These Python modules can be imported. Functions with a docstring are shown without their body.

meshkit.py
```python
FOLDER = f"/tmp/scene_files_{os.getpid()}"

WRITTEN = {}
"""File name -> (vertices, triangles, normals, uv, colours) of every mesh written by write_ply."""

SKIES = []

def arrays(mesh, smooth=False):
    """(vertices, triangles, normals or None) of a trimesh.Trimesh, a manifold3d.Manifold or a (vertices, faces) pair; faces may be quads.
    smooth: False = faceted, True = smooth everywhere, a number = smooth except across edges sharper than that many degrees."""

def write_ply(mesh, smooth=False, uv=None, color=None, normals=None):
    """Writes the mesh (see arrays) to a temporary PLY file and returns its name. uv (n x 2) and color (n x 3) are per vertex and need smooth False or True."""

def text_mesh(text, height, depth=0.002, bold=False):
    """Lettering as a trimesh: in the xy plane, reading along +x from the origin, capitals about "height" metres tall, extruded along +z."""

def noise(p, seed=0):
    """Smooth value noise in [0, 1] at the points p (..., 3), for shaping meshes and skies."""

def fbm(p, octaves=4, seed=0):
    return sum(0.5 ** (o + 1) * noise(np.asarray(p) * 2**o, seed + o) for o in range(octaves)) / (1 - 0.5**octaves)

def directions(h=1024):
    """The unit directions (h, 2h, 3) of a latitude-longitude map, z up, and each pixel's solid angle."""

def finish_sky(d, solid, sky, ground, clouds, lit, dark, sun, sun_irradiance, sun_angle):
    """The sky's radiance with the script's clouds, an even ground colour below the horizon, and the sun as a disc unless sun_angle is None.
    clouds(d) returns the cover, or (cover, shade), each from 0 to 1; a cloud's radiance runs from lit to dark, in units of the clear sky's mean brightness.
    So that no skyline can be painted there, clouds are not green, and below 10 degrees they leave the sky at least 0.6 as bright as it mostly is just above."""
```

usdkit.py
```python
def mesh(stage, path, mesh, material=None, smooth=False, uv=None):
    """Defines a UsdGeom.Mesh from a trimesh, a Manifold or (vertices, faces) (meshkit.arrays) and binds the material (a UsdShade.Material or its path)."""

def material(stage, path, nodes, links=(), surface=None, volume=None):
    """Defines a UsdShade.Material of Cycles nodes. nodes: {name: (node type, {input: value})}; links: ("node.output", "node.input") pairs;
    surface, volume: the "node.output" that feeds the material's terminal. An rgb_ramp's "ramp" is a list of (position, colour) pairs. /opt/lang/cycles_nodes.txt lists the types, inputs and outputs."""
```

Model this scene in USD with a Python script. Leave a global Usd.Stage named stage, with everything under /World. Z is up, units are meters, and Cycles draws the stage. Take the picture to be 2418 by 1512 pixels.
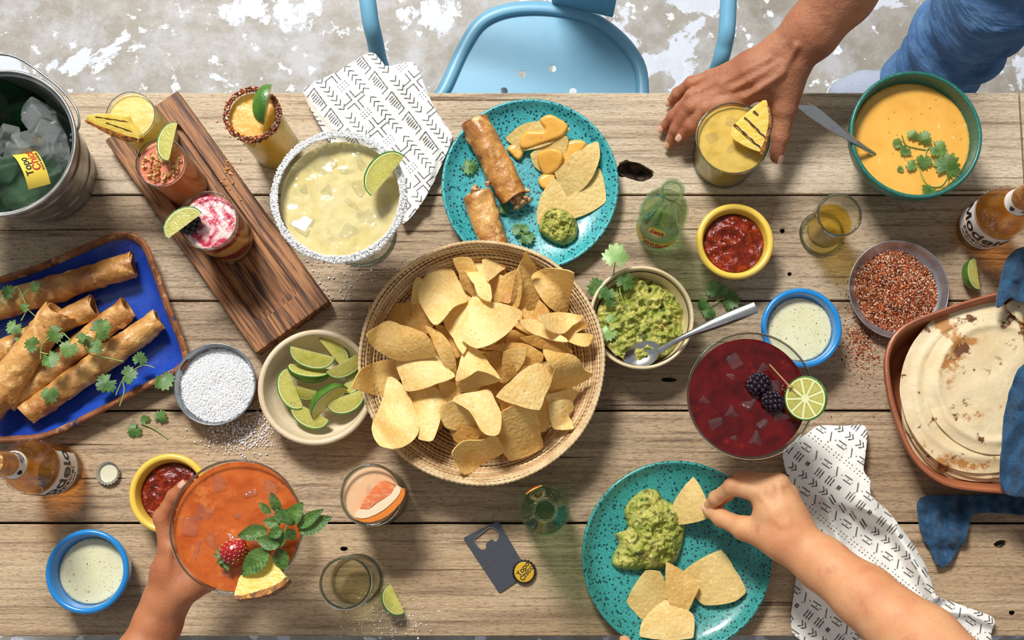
import math, random
import numpy as np, trimesh, manifold3d as mf, usdkit, meshkit
from scipy.spatial import Delaunay
from shapely.geometry import Polygon, Point
import shapely
from pxr import Usd, UsdGeom, UsdLux, UsdShade, Gf, Sdf, Vt

stage = Usd.Stage.CreateInMemory()
UsdGeom.SetStageUpAxis(stage, UsdGeom.Tokens.z)
UsdGeom.SetStageMetersPerUnit(stage, 1.0)
UsdGeom.Xform.Define(stage, '/World'); UsdGeom.Scope.Define(stage, '/World/Looks')

# ------------------------------------------------------------------ camera
FPX, CX, CY = 3000.0, 1290.0, 756.0            # focal length and principal point in picture pixels
TILT = math.atan(474 / 3000.0)                 # lens axis leans 9 degrees from straight down
TABLE = 0.75
HC = 1.693                                     # lens above the table top
cam = UsdGeom.Camera.Define(stage, '/World/camera')
cam.AddTranslateOp().Set((0, 0, TABLE + HC)); cam.AddRotateXOp().Set(math.degrees(TILT))
cam.CreateHorizontalApertureAttr(36.0); cam.CreateVerticalApertureAttr(36.0 * 1512 / 2418)
cam.CreateFocalLengthAttr(36.0 * FPX / 2418)
cam.CreateHorizontalApertureOffsetAttr(36.0 * (1209 - CX) / 2418)
cam.CreateClippingRangeAttr((0.05, 100.0))
cam.CreateExposureAttr(0.0)

# ------------------------------------------------------------------ light: one big window behind the table, pale room all round
dome = UsdLux.DomeLight.Define(stage, '/World/room_light')
dome.CreateColorAttr((0.93, 0.96, 1.0)); dome.CreateIntensityAttr(0.095)
win = UsdLux.RectLight.Define(stage, '/World/window_light')
win.CreateWidthAttr(1.3); win.CreateHeightAttr(1.1)
win.CreateIntensityAttr(86.0); win.CreateColorAttr((1.0, 0.985, 0.96))
_p = np.array([-1.25, 3.3, 4.8]); _d = np.array([0.0, 0.3, 0.75]) - _p; _d /= np.linalg.norm(_d)
_x = np.cross([0, 0, 1.0], -_d); _x /= np.linalg.norm(_x); _y = np.cross(-_d, _x)
win.AddTransformOp().Set(Gf.Matrix4d(*_x, 0, *_y, 0, *(-_d), 0, *_p, 1))

# ------------------------------------------------------------------ helpers: places
def at(px, py, h=0.0):
    """the point of the place seen at picture position (px, py), h metres above the table top"""
    px, py, h = np.broadcast_arrays(np.asarray(px, float), np.asarray(py, float), np.asarray(h, float))
    u, v = (px - CX) / FPX, (py - CY) / FPX
    dy = math.sin(TILT) - v * math.cos(TILT); dz = -math.cos(TILT) - v * math.sin(TILT)
    t = (h - HC) / dz
    return np.stack([u * t, dy * t, TABLE + h], -1)
def mpp(py, h=0.0):
    """metres per picture pixel there, across"""
    return (HC - h) / (FPX * (math.cos(TILT) + (py - CY) / FPX * math.sin(TILT)))
def pxdir(a):
    """a direction in the picture (degrees, 0 right, 90 up) as a direction on the table"""
    return np.array([math.cos(math.radians(a)), math.sin(math.radians(a)), 0])

# ------------------------------------------------------------------ helpers: prims
_names = {}
def numbered(parent, name):
    k = _names.get((parent, name), 0); _names[(parent, name)] = k + 1
    return name if k == 0 else f'{name}_{k:03d}'
def tag(prim, label=None, cat=None, group=None, kind=None):
    for k, v in (('label', label), ('category', cat), ('group', group), ('kind', kind)):
        if v: prim.SetCustomDataByKey(k, v)
def _put(path, m, mat, smooth, col=None):
    if col is not None and smooth is not False: smooth = True
    g = usdkit.mesh(stage, path, m, mat, smooth=smooth)
    g.CreateDoubleSidedAttr(True)
    if col is not None:
        UsdGeom.PrimvarsAPI(g).CreatePrimvar('print', Sdf.ValueTypeNames.Color3fArray, 'vertex').Set(Vt.Vec3fArray.FromNumpy(np.asarray(col, np.float32)))
    return g
class Thing:
    """an Xform at the thing's base; parts are given in world coordinates"""
    def __init__(s, name, label, cat, loc=(0, 0, TABLE), group=None, kind=None):
        s.path = '/World/' + numbered('/World', name); s.loc = np.asarray(loc, float)
        x = UsdGeom.Xform.Define(stage, s.path); x.AddTranslateOp().Set(tuple(map(float, s.loc)))
        s.prim = x.GetPrim(); tag(s.prim, label, cat, group, kind)
    def add(s, name, m, mat, parent=None, smooth=35, label=None, kind=None, col=None):
        base = parent or s.path
        p = base + '/' + numbered(base, name)
        v, f = vf(m)
        g = _put(p, mk(v - s.loc, f), mat, smooth, col); tag(g.GetPrim(), label, kind=kind)
        return p
def single(name, m, mat, label=None, cat=None, group=None, kind=None, smooth=35, col=None, loc=None):
    path = '/World/' + numbered('/World', name)
    v, f = vf(m)
    loc = np.zeros(3) if loc is None else np.asarray(loc, float)
    g = _put(path, mk(v - loc, f), mat, smooth, col)
    if loc.any(): g.AddTranslateOp().Set(tuple(map(float, loc)))
    tag(g.GetPrim(), label, cat, group, kind)
    return g
def copy_of(src, label, cat, group, M):
    """another of the same thing: an Xform that references the first one. M: 4 x 4, columns"""
    name = src.path.split('/')[-1]
    while name[-1].isdigit() or name[-1] == '_': name = name[:-1]
    x = UsdGeom.Xform.Define(stage, '/World/' + numbered('/World', name))
    x.GetPrim().GetReferences().AddInternalReference(src.path); x.GetPrim().SetInstanceable(True)
    x.ClearXformOpOrder(); x.AddTransformOp(opSuffix='place').Set(Gf.Matrix4d(*np.asarray(M, float).T.ravel().tolist()))
    tag(x.GetPrim(), label, cat, group)
    return x

# ------------------------------------------------------------------ helpers: meshes
def mk(v, f): return trimesh.Trimesh(np.asarray(v, float), np.asarray(f, int), process=False)
def vf(m):
    if hasattr(m, 'to_mesh'):
        q = m.to_mesh(); return np.array(q.vert_properties[:, :3], float), np.array(q.tri_verts, int)
    if isinstance(m, (tuple, list)): return np.asarray(m[0], float), np.asarray(m[1], int)
    return np.array(m.vertices), np.array(m.faces)
def cat(ms):
    vs, fs, n = [], [], 0
    for m in ms:
        v, f = vf(m); vs.append(v); fs.append(f + n); n += len(v)
    return mk(np.vstack(vs), np.vstack(fs))
def moved(m, T):
    v, f = vf(m); T = np.asarray(T, float)
    if T.shape == (3,): return mk(v + T, f)
    return mk(v @ T[:3, :3].T + T[:3, 3], f)
def quads(q): q = np.asarray(q); return np.vstack([q[:, [0, 1, 2]], q[:, [0, 2, 3]]])
def spl(pts, n=6, closed=False):
    """Catmull-Rom through the points"""
    p = np.asarray(pts, float); N = len(p); out = []
    idx = range(N if closed else N - 1)
    for i in idx:
        g = (lambda k: p[k % N]) if closed else (lambda k: p[min(max(k, 0), N - 1)])
        a, b, c, d = g(i - 1), g(i), g(i + 1), g(i + 2)
        for t in np.arange(n) / n:
            out.append(0.5 * (2 * b + (c - a) * t + (2 * a - 5 * b + 4 * c - d) * t * t + (3 * b - a - 3 * c + d) * t ** 3))
    if not closed: out.append(p[-1])
    return np.array(out)
def lathe(prof, n=48, loc=(0, 0, 0), noise=None):
    """a closed turn of (radius, z); ends at radius 0 become poles"""
    prof = np.asarray(prof, float); a = np.arange(n) / n * 2 * math.pi
    v, rows = [], []
    for r, z in prof:
        if r < 1e-7: rows.append([len(v)] * n); v.append((0, 0, z))
        else:
            rows.append(list(range(len(v), len(v) + n))); v += [(r * math.cos(t), r * math.sin(t), z) for t in a]
    f = []
    for A, B in zip(rows[:-1], rows[1:]):
        for i in range(n):
            j = (i + 1) % n
            if A[i] != A[j]: f.append((A[i], A[j], B[j]))
            if B[i] != B[j]: f.append((A[i], B[j], B[i]))
    return mk(np.array(v) + np.asarray(loc), f)
def shell_profile(outer, t, base=None):
    """outer [(r, z)] from the axis at the bottom up to the rim -> closed profile of a vessel with wall t"""
    o = np.asarray(outer, float); base = base or t
    d = np.gradient(o, axis=0); d /= np.linalg.norm(d, axis=1, keepdims=True) + 1e-12
    inn = o + np.stack([-d[:, 1], d[:, 0]], 1) * t
    inn = inn[(inn[:, 0] > 0.0015) & (inn[:, 1] >= base)]
    inn[-1] = o[-1] + (inn[-1] - o[-1])
    top = 0.5 * (o[-1] + inn[-1]); out = d[-1]
    rim = [top + (o[-1] - top) * math.cos(a) + out * t / 2 * math.sin(a) for a in np.linspace(0.4, math.pi - 0.4, 4)]
    i = inn[::-1]
    return np.vstack([o, rim, i, [[0, i[-1][1] if i[-1][0] < 0.004 else base]]]), inn
def tube(path, r, n=8, caps=True, closed=False):
    p = np.asarray(path, float); N = len(p); r = np.broadcast_to(np.asarray(r, float), (N,))
    if closed: tg = np.roll(p, -1, 0) - np.roll(p, 1, 0)
    else: tg = np.gradient(p, axis=0)
    tg /= np.linalg.norm(tg, axis=1, keepdims=True) + 1e-12
    up = np.array([0, 0, 1.0]) if abs(tg[0][2]) < 0.9 else np.array([1.0, 0, 0])
    v = []; u = np.cross(up, tg[0]); u /= np.linalg.norm(u)
    for i in range(N):
        u = u - tg[i] * (u @ tg[i]); u /= np.linalg.norm(u) + 1e-12
        w = np.cross(tg[i], u)
        for a in np.arange(n) / n * 2 * math.pi: v.append(p[i] + r[i] * (u * math.cos(a) + w * math.sin(a)))
    q = []
    for i in range(N if closed else N - 1):
        for j in range(n):
            k = (i + 1) % N
            q.append((i * n + j, i * n + (j + 1) % n, k * n + (j + 1) % n, k * n + j))
    f = quads(q)
    if caps and not closed:
        v += [p[0], p[-1]]; a, b = len(v) - 2, len(v) - 1
        f = np.vstack([f, [(a, (j + 1) % n, j) for j in range(n)], [(b, (N - 1) * n + j, (N - 1) * n + (j + 1) % n) for j in range(n)]])
    return mk(v, f)
def rbox(sx, sy, sz, r, sub=1):
    s = trimesh.creation.icosphere(sub, r)
    c = [s.vertices + np.array([x * (sx / 2 - r), y * (sy / 2 - r), z * (sz / 2 - r)]) for x in (-1, 1) for y in (-1, 1) for z in (-1, 1)]
    return trimesh.convex.convex_hull(np.vstack(c))
def blob(c, r, sub=2): 
    s = trimesh.creation.icosphere(sub, 1.0); return mk(s.vertices * np.asarray(r) + np.asarray(c), s.faces)
def rot(axis, deg, c=(0, 0, 0)): return trimesh.transformations.rotation_matrix(math.radians(deg), axis, c)
def trs(loc): return trimesh.transformations.translation_matrix(loc)
def smin(a, b, k):
    h = np.clip(0.5 + 0.5 * (b - a) / k, 0, 1); return b * (1 - h) + a * h - k * h * (1 - h)
def surfnet(fun, lo, hi, c):
    """the zero surface of a distance function as a mesh (naive surface nets)"""
    ax = [np.arange(a - 2 * c, b + 3 * c, c) for a, b in zip(lo, hi)]
    P = np.stack(np.meshgrid(*ax, indexing='ij'), -1).astype(np.float32)
    v = fun(P.reshape(-1, 3)).reshape(P.shape[:3]); S = np.array(v.shape) - 1
    sl = lambda o: v[o[0]:o[0] + S[0], o[1]:o[1] + S[1], o[2]:o[2] + S[2]]
    pos, cnt = np.zeros((*S, 3), np.float32), np.zeros(S, np.float32)
    for a in np.ndindex(2, 2, 2):
        for k in range(3):
            if a[k]: continue
            b = list(a); b[k] = 1; va, vb = sl(a), sl(b); x = (va < 0) != (vb < 0)
            t = np.where(x, va / np.where(x, va - vb, 1), 0)
            q = np.broadcast_to(np.array(a, np.float32), (*S, 3)).copy(); q[..., k] += t
            pos += q * x[..., None]; cnt += x
    act = cnt > 0; ids = np.full(S, -1); ids[act] = np.arange(act.sum())
    ijk = np.argwhere(act); V = (ijk + pos[act] / cnt[act][:, None]) * c + np.array([a[0] for a in ax])
    F = []
    for k in range(3):
        i, j = (k + 1) % 3, (k + 2) % 3
        a = np.moveaxis(v, (k, i, j), (0, 1, 2)); I = np.moveaxis(ids, (k, i, j), (0, 1, 2))
        e0, e1 = a[:-1, 1:-1, 1:-1] < 0, a[1:, 1:-1, 1:-1] < 0
        for flip, m in ((False, e0 & ~e1), (True, ~e0 & e1)):
            w = np.argwhere(m)
            if not len(w): continue
            x, y, z = w.T
            q = np.stack([I[x, y, z], I[x, y + 1, z], I[x, y + 1, z + 1], I[x, y, z + 1]], 1)
            F.append(quads(q[:, ::-1] if flip else q))
    return mk(V, np.vstack(F))
def relax(m, it=8, limit=0.002):
    """Taubin smoothing in place; no vertex moves further than the limit"""
    from scipy.sparse import coo_matrix
    v0 = np.array(m.vertices); f = np.array(m.faces); e = np.vstack([f[:, [0, 1]], f[:, [1, 2]], f[:, [2, 0]]]); e = np.vstack([e, e[:, ::-1]])
    A = coo_matrix((np.ones(len(e)), (e[:, 0], e[:, 1])), shape=(len(v0),) * 2).tocsr(); A.data[:] = 1; d = np.maximum(np.asarray(A.sum(1)).ravel(), 1)[:, None]; v = v0.copy()
    for i in range(it): v = v + (0.5, -0.52)[i % 2] * (A @ v / d - v)
    w = v - v0; l = np.linalg.norm(w, axis=1, keepdims=True); m.vertices = v0 + w * np.minimum(1, limit / np.maximum(l, 1e-12)); return m
def cap(P, a, b, ra, rb):
    a, b = np.asarray(a, np.float32), np.asarray(b, np.float32); ab = b - a; d = P - a
    t = np.clip(d @ ab / max(float(ab @ ab), 1e-12), 0, 1)
    return np.linalg.norm(d - t[:, None] * ab, axis=1) - (ra + t * (rb - ra))
def chain(P, pts, k=0.004):
    d = None
    for (a, ra), (b, rb) in zip(pts[:-1], pts[1:]):
        e = cap(P, a, b, ra, rb); d = e if d is None else smin(d, e, k)
    return d
def inset_points(poly, step):
    x0, y0, x1, y1 = poly.bounds; pts = []
    xs = np.arange(x0, x1, step); ys = np.arange(y0, y1, step * 0.866)
    X = np.concatenate([np.stack([xs + (step / 2 if i % 2 else 0), np.full(len(xs), y)], 1) for i, y in enumerate(ys)])
    return X[shapely.contains_xy(poly.buffer(-0.45 * step), X[:, 0], X[:, 1])]
def flat_mesh(outline, step):
    """triangles over a 2-D outline (n, 2); returns points, triangles, number of edge points"""
    poly = Polygon(outline)
    if not poly.is_valid: poly = max(getattr(poly.buffer(0), 'geoms', [poly.buffer(0)]), key=lambda g: g.area)
    L = poly.exterior.length; n = max(12, int(L / step))
    E = np.array([poly.exterior.interpolate(L * i / n).coords[0] for i in range(n)])
    I = inset_points(poly, step); P = np.vstack([E, I]) if len(I) else E
    T = Delaunay(P).simplices; c = P[T].mean(1)
    T = T[shapely.contains_xy(poly.buffer(1e-3 * step), c[:, 0], c[:, 1])]
    ar = np.cross(P[T[:, 1]] - P[T[:, 0]], P[T[:, 2]] - P[T[:, 0]])
    T = T[np.abs(ar) > 1e-9 * step * step]; ar = ar[np.abs(ar) > 1e-9 * step * step]
    T[ar < 0] = T[ar < 0][:, ::-1]
    return P, T, n
def sheet(outline, hf, step, thick, soft=0, px=True):
    """a thin solid over an outline given in picture pixels; hf(points) is its height above the table. Returns mesh, points"""
    o = np.asarray(outline, float)
    if soft: o = spl(o, soft, closed=True)
    P, T, n = flat_mesh(o, step)
    W = at(P[:, 0], P[:, 1], hf(P)) if px else np.column_stack([P, hf(P) + TABLE])
    nn = np.zeros_like(W); fn = np.cross(W[T[:, 1]] - W[T[:, 0]], W[T[:, 2]] - W[T[:, 0]])
    for k in range(3): np.add.at(nn, T[:, k], fn)
    nn /= np.linalg.norm(nn, axis=1, keepdims=True) + 1e-15
    if nn[:, 2].mean() < 0: nn = -nn; T = T[:, ::-1]
    B = W - nn * thick; N = len(W)
    T2 = T[:, ::-1] + N
    e = np.sort(np.vstack([T[:, [0, 1]], T[:, [1, 2]], T[:, [2, 0]]]), 1)
    d = np.vstack([T[:, [0, 1]], T[:, [1, 2]], T[:, [2, 0]]])
    _, inv, c = np.unique(e, axis=0, return_inverse=True, return_counts=True)
    b = d[c[inv.ravel()] == 1]
    side = quads(np.stack([b[:, 1], b[:, 0], b[:, 0] + N, b[:, 1] + N], 1))
    return mk(np.vstack([W, B]), np.vstack([T, T2, side])), np.vstack([P, P])
def grains(pts, size, rng, flat=1.0):
    """one mesh of little crystals at the points"""
    n = len(pts); c = np.array([(x, y, z) for x in (-.5, .5) for y in (-.5, .5) for z in (-.5, .5)])
    q = rng.normal(size=(n, 4)); q /= np.linalg.norm(q, axis=1, keepdims=True); w, x, y, z = q.T
    R = np.stack([1 - 2 * (y * y + z * z), 2 * (x * y - z * w), 2 * (x * z + y * w), 2 * (x * y + z * w), 1 - 2 * (x * x + z * z), 2 * (y * z - x * w), 2 * (x * z - y * w), 2 * (y * z + x * w), 1 - 2 * (x * x + y * y)], 1).reshape(n, 3, 3)
    s = size * np.exp(rng.normal(0, 0.3, (n, 1, 3))) * np.array([1, 1, flat])
    v = np.einsum('nij,nkj->nki', R, (c[None] + rng.uniform(-.22, .22, (n, 8, 3))) * s) + np.asarray(pts)[:, None]
    f = np.array([(0, 1, 3), (0, 3, 2), (4, 6, 7), (4, 7, 5), (0, 4, 5), (0, 5, 1), (2, 3, 7), (2, 7, 6), (0, 2, 6), (0, 6, 4), (1, 5, 7), (1, 7, 3)])
    return mk(v.reshape(-1, 3), (f[None] + 8 * np.arange(n)[:, None, None]).reshape(-1, 3))
def grain_colours(n, palette, odds, rng):
    """one colour per grain, for its eight corners"""
    return np.repeat(np.array(palette)[rng.choice(len(palette), n, p=odds)], 8, axis=0)
def rough_up(m, amp, scale, seed=0, oct=3):
    v, f = vf(m); t = mk(v, f); n = np.array(t.vertex_normals)
    return mk(v + n * (amp * (meshkit.fbm(v * scale + 7.3, oct, seed) - 0.5) * 2)[:, None], f)
def text_on(text, h, R, z0, ang, loc, depth=0.0003, bold=False, squash=1.0):
    """lettering wrapped round an upright bottle of radius R(z)"""
    m = meshkit.text_mesh(text, h, depth, bold); v, f = vf(m)
    v, f = trimesh.remesh.subdivide_to_size(v, f, 0.003)[:2]
    w = v[:, 0].max(); r = R(z0 + v[:, 1]) + v[:, 2] + 0.00035
    t = math.radians(ang) + (v[:, 0] - w / 2) * squash / R(z0 + h / 2)
    return mk(np.stack([r * np.cos(t), r * np.sin(t), z0 + v[:, 1]], 1) + np.asarray(loc), f)
def band_on(R, z0, z1, a0, a1, loc, off=0.0002, n=28, rows=6):
    z = np.linspace(z0, z1, rows); a = np.radians(np.linspace(a0, a1, n)); v = []
    for o in (off, off - 0.00015):
        for zz in z: v += [((R(zz) + o) * math.cos(t), (R(zz) + o) * math.sin(t), zz) for t in a]
    q = []
    for i in range(rows - 1):
        for j in range(n - 1):
            k = i * n + j; q.append((k, k + 1, k + n + 1, k + n)); k += rows * n; q.append((k, k + n, k + n + 1, k + 1))
    return mk(np.array(v) + np.asarray(loc), quads(q))

# ------------------------------------------------------------------ helpers: materials
def M(name, col, rough=0.5, layers=(), bump=(), emit=None, **pr):
    """principled material; layers: (texture, scale, lo, hi, colour, {options}) mixed over the colour where the texture runs from lo to hi;
    bump: (texture, scale, strength, distance, {options})"""
    n = {'pos': ('geometry', {}), 'p': ('principled_bsdf', {'roughness': rough, **pr})}; L = []
    if isinstance(col, str): n['print'] = ('attribute', {'attribute': col}); prev = 'print.color'
    else: n['base'] = ('color', {'value': col}); prev = 'base.color'
    def texture(k, kind, scale, o):
        if 'rot' in o: n['m' + k] = ('mapping', {'mapping_type': 'texture', 'location': o.get('loc', (0, 0, 0)), 'rotation': tuple(math.radians(-x) for x in o['rot']), 'scale': tuple(1 / x for x in o.get('stretch', (1, 1, 1)))})
        else: n['m' + k] = ('mapping', {'location': o.get('loc', (0, 0, 0)), 'scale': o.get('stretch', (1, 1, 1))})
        L.append(('pos.position', f'm{k}.vector'))
        if kind == 'noise': n['t' + k] = ('noise_texture', {'scale': scale, 'detail': o.get('detail', 4.0), 'roughness': o.get('rough', 0.55), 'distortion': o.get('dist', 0.0)}); out = 'fac'
        elif kind == 'voronoi': n['t' + k] = ('voronoi_texture', {'scale': scale, 'feature': o.get('feature', 'f1'), 'randomness': o.get('rand', 1.0)}); out = 'distance'
        elif kind == 'wave': n['t' + k] = ('wave_texture', {'scale': scale, 'distortion': o.get('dist', 0.0), 'detail': o.get('detail', 2.0), 'detail_scale': o.get('dscale', 1.0), 'wave_type': o.get('type', 'bands'), 'bands_direction': o.get('dir', 'x')}); out = 'fac'
        elif kind == 'island': n['t' + k] = ('geometry', {}); return f't{k}.random_per_island'
        L.append((f'm{k}.vector', f't{k}.vector')); return f't{k}.{out}'
    for i, l in enumerate(layers):
        kind, scale, lo, hi, c = l[:5]; o = l[5] if len(l) > 5 else {}
        src = texture(f'l{i}', kind, scale, o)
        n[f'r{i}'] = ('map_range', {'from_min': lo, 'from_max': hi, 'to_min': 0.0, 'to_max': o.get('amount', 1.0), 'clamp': True, 'range_type': 'linear'} if lo < hi else
                      {'from_min': hi, 'from_max': lo, 'to_min': o.get('amount', 1.0), 'to_max': 0.0, 'clamp': True, 'range_type': 'linear'})
        n[f'x{i}'] = ('mix_color', {'b': c, 'blend_type': o.get('mix', 'mix')})
        L += [(src, f'r{i}.value'), (f'r{i}.result', f'x{i}.fac'), (prev, f'x{i}.a')]; prev = f'x{i}.result'
    L.append((prev, 'p.base_color'))
    pn = None
    for i, b in enumerate(bump):
        kind, scale, st, di = b[:4]; o = b[4] if len(b) > 4 else {}
        src = texture(f'b{i}', kind, scale, o)
        n[f'u{i}'] = ('bump', {'strength': st, 'distance': di, 'invert': o.get('inv', False)}); L.append((src, f'u{i}.height'))
        if pn: L.append((pn, f'u{i}.normal'))
        pn = f'u{i}.normal'
    if pn: L.append((pn, 'p.normal'))
    return usdkit.material(stage, '/World/Looks/' + name, n, L, surface='p.BSDF')
def thin_glass(name, tint=(0.97, 0.98, 0.97), edge=(0.55, 0.6, 0.57), ior=1.45, bump=None):
    """walls of drinking glasses: see-through, mirror-like at a slant, darker along their edges; daylight passes"""
    n = {'w': ('layer_weight', {'blend': 0.5}), 'c': ('rgb_ramp', {'ramp': [(0.0, tint), (0.6, tint), (1.0, edge)]}), 't': ('transparent_bsdf', {}),
         'g': ('glossy_bsdf', {'color': (1, 1, 1), 'roughness': 0.03}), 'f': ('rgb_ramp', {'ramp': [(0.0, (.02,) * 3), (0.5, (.03,) * 3), (0.8, (.09,) * 3), (1.0, (.35,) * 3)]}), 'x': ('mix_closure', {})}
    L = [('w.facing', 'c.fac'), ('c.color', 't.color'), ('w.facing', 'f.fac'), ('f.color', 'x.fac'), ('t.BSDF', 'x.closure1'), ('g.BSDF', 'x.closure2')]
    return usdkit.material(stage, '/World/Looks/' + name, n, L, surface='x.closure')
def thick_glass(name, col=(1, 1, 1), through=(0.9, 0.9, 0.9), k=0.45, ior=1.45, rough=0.0, bump=()):
    """bottles, bases and ice: refracting glass, part of whose light goes straight through"""
    n = {'p': ('principled_bsdf', {'base_color': col, 'transmission_weight': 1.0, 'roughness': rough, 'ior': ior}), 't': ('transparent_bsdf', {'color': through}), 'x': ('mix_closure', {'fac': k})}
    L = [('p.BSDF', 'x.closure1'), ('t.BSDF', 'x.closure2')]
    if bump:
        n |= {'pos': ('geometry', {}), 'nz': ('noise_texture', {'scale': bump[0], 'detail': 2.0}), 'b': ('bump', {'strength': bump[1], 'distance': bump[2]})}
        L += [('pos.position', 'nz.vector'), ('nz.fac', 'b.height'), ('b.normal', 'p.normal')]
    return usdkit.material(stage, '/World/Looks/' + name, n, L, surface='x.closure')
def srgb(r, g, b): return tuple(((c / 255 + 0.055) / 1.055) ** 2.4 if c > 10 else c / 255 / 12.92 for c in (r, g, b))

# ================================================================== the setting
FLOOR = M('concrete', srgb(164, 157, 146), 0.5, [
    ('noise', 3.0, 0.35, 0.7, srgb(140, 131, 118), {'detail': 8, 'rough': 0.65}),
    ('noise', 14.0, 0.45, 0.75, srgb(196, 192, 186), {'detail': 8, 'rough': 0.7, 'amount': 0.7}),
    ('noise', 5.5, 0.545, 0.56, srgb(214, 220, 231), {'detail': 9, 'rough': 0.62, 'dist': 0.3, 'loc': (3.1, 1.2, 0)}),
    ('noise', 9.0, 0.47, 0.62, srgb(200, 202, 209), {'detail': 9, 'rough': 0.7, 'loc': (7, 2, 0), 'amount': 0.55}),
    ('noise', 26.0, 0.60, 0.64, srgb(236, 240, 248), {'detail': 6, 'rough': 0.6}),
    ], [('noise', 60.0, 0.25, 0.004, {'detail': 6})])
fl = trimesh.creation.box((7, 6, 0.05)); fl.apply_translation((0, 1.2, -0.025))
single('floor', fl, FLOOR, 'worn grey concrete floor with flaking white paint', 'floor', kind='structure')

wl = trimesh.creation.box((7, 0.1, 6.0)); wl.apply_translation((0, 3.65, 3.0))
single('wall_back', wl, M('plaster', srgb(214, 212, 206), 0.8), 'pale plaster wall behind the table', 'wall', kind='structure')

def wood(name, seed, light, mid, dark, rotz=0, fine=1.0, rough=0.75):
    return M(name, mid, rough, [
        ('noise', 5.0, 0.3, 0.7, light, {'stretch': (0.35, 2.2, 1), 'detail': 6, 'rough': 0.6, 'loc': (seed * 3.7, seed * 1.9, 0), 'dist': 0.6}),
        ('noise', 9.0, 0.52, 0.72, dark, {'stretch': (0.25, 3.0, 1), 'detail': 8, 'rough': 0.65, 'loc': (seed * 1.3, seed * 5.1, 0), 'amount': 0.75}),
        ('noise', 55.0, 0.5, 0.66, dark, {'stretch': (0.09, 3.2, 1), 'detail': 8, 'rough': 0.78, 'loc': (seed, seed, 0), 'amount': 0.8}),
        ('noise', 24.0, 0.64, 0.67, dark, {'stretch': (0.06, 3.5, 1), 'detail': 4, 'rough': 0.6, 'loc': (seed * 2.1, seed * 7.7, 0)}),
        ('noise', 300.0, 0.5, 0.70, dark, {'stretch': (0.35, 1.3, 1), 'detail': 5, 'rough': 0.75, 'amount': 0.75}),
        ('noise', 420.0, 0.54, 0.72, light, {'stretch': (0.35, 1.3, 1), 'detail': 4, 'rough': 0.75, 'amount': 0.6, 'loc': (9, 4, 0)}),
        ], [('noise', 70.0 * fine, 0.5, 0.0022, {'stretch': (0.10, 3.0, 1), 'detail': 7, 'rough': 0.75}),
            ('noise', 300.0, 0.8, 0.0014, {'stretch': (0.5, 1.2, 1), 'detail': 4})], specular_ior_level=0.25)
tone = [(srgb(222, 204, 178), srgb(196, 174, 146), srgb(112, 90, 68)), (srgb(204, 182, 154), srgb(166, 142, 114), srgb(82, 63, 47)), (srgb(198, 174, 146), srgb(160, 135, 108), srgb(78, 60, 44)),
        (srgb(206, 180, 148), srgb(172, 144, 112), srgb(84, 63, 45)), (srgb(212, 186, 152), srgb(178, 148, 113), srgb(96, 72, 50))]
WOODS = [wood(f'weathered_plank_{i}', i + 1.0, *tone[i]) for i in range(5)]
DARKWOOD = M('table_frame_wood', srgb(90, 70, 52), 0.8)
table = Thing('table', 'long table of weathered grey-brown planks laid with food and drinks', 'table', (0, 0, 0))
ye = [float(at(1290, y)[1]) for y in (219, 460, 710.5, 970, 1236, 1505)]
xl, xr = float(at(-420, 300)[0]), float(at(2412, 300)[0])
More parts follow.
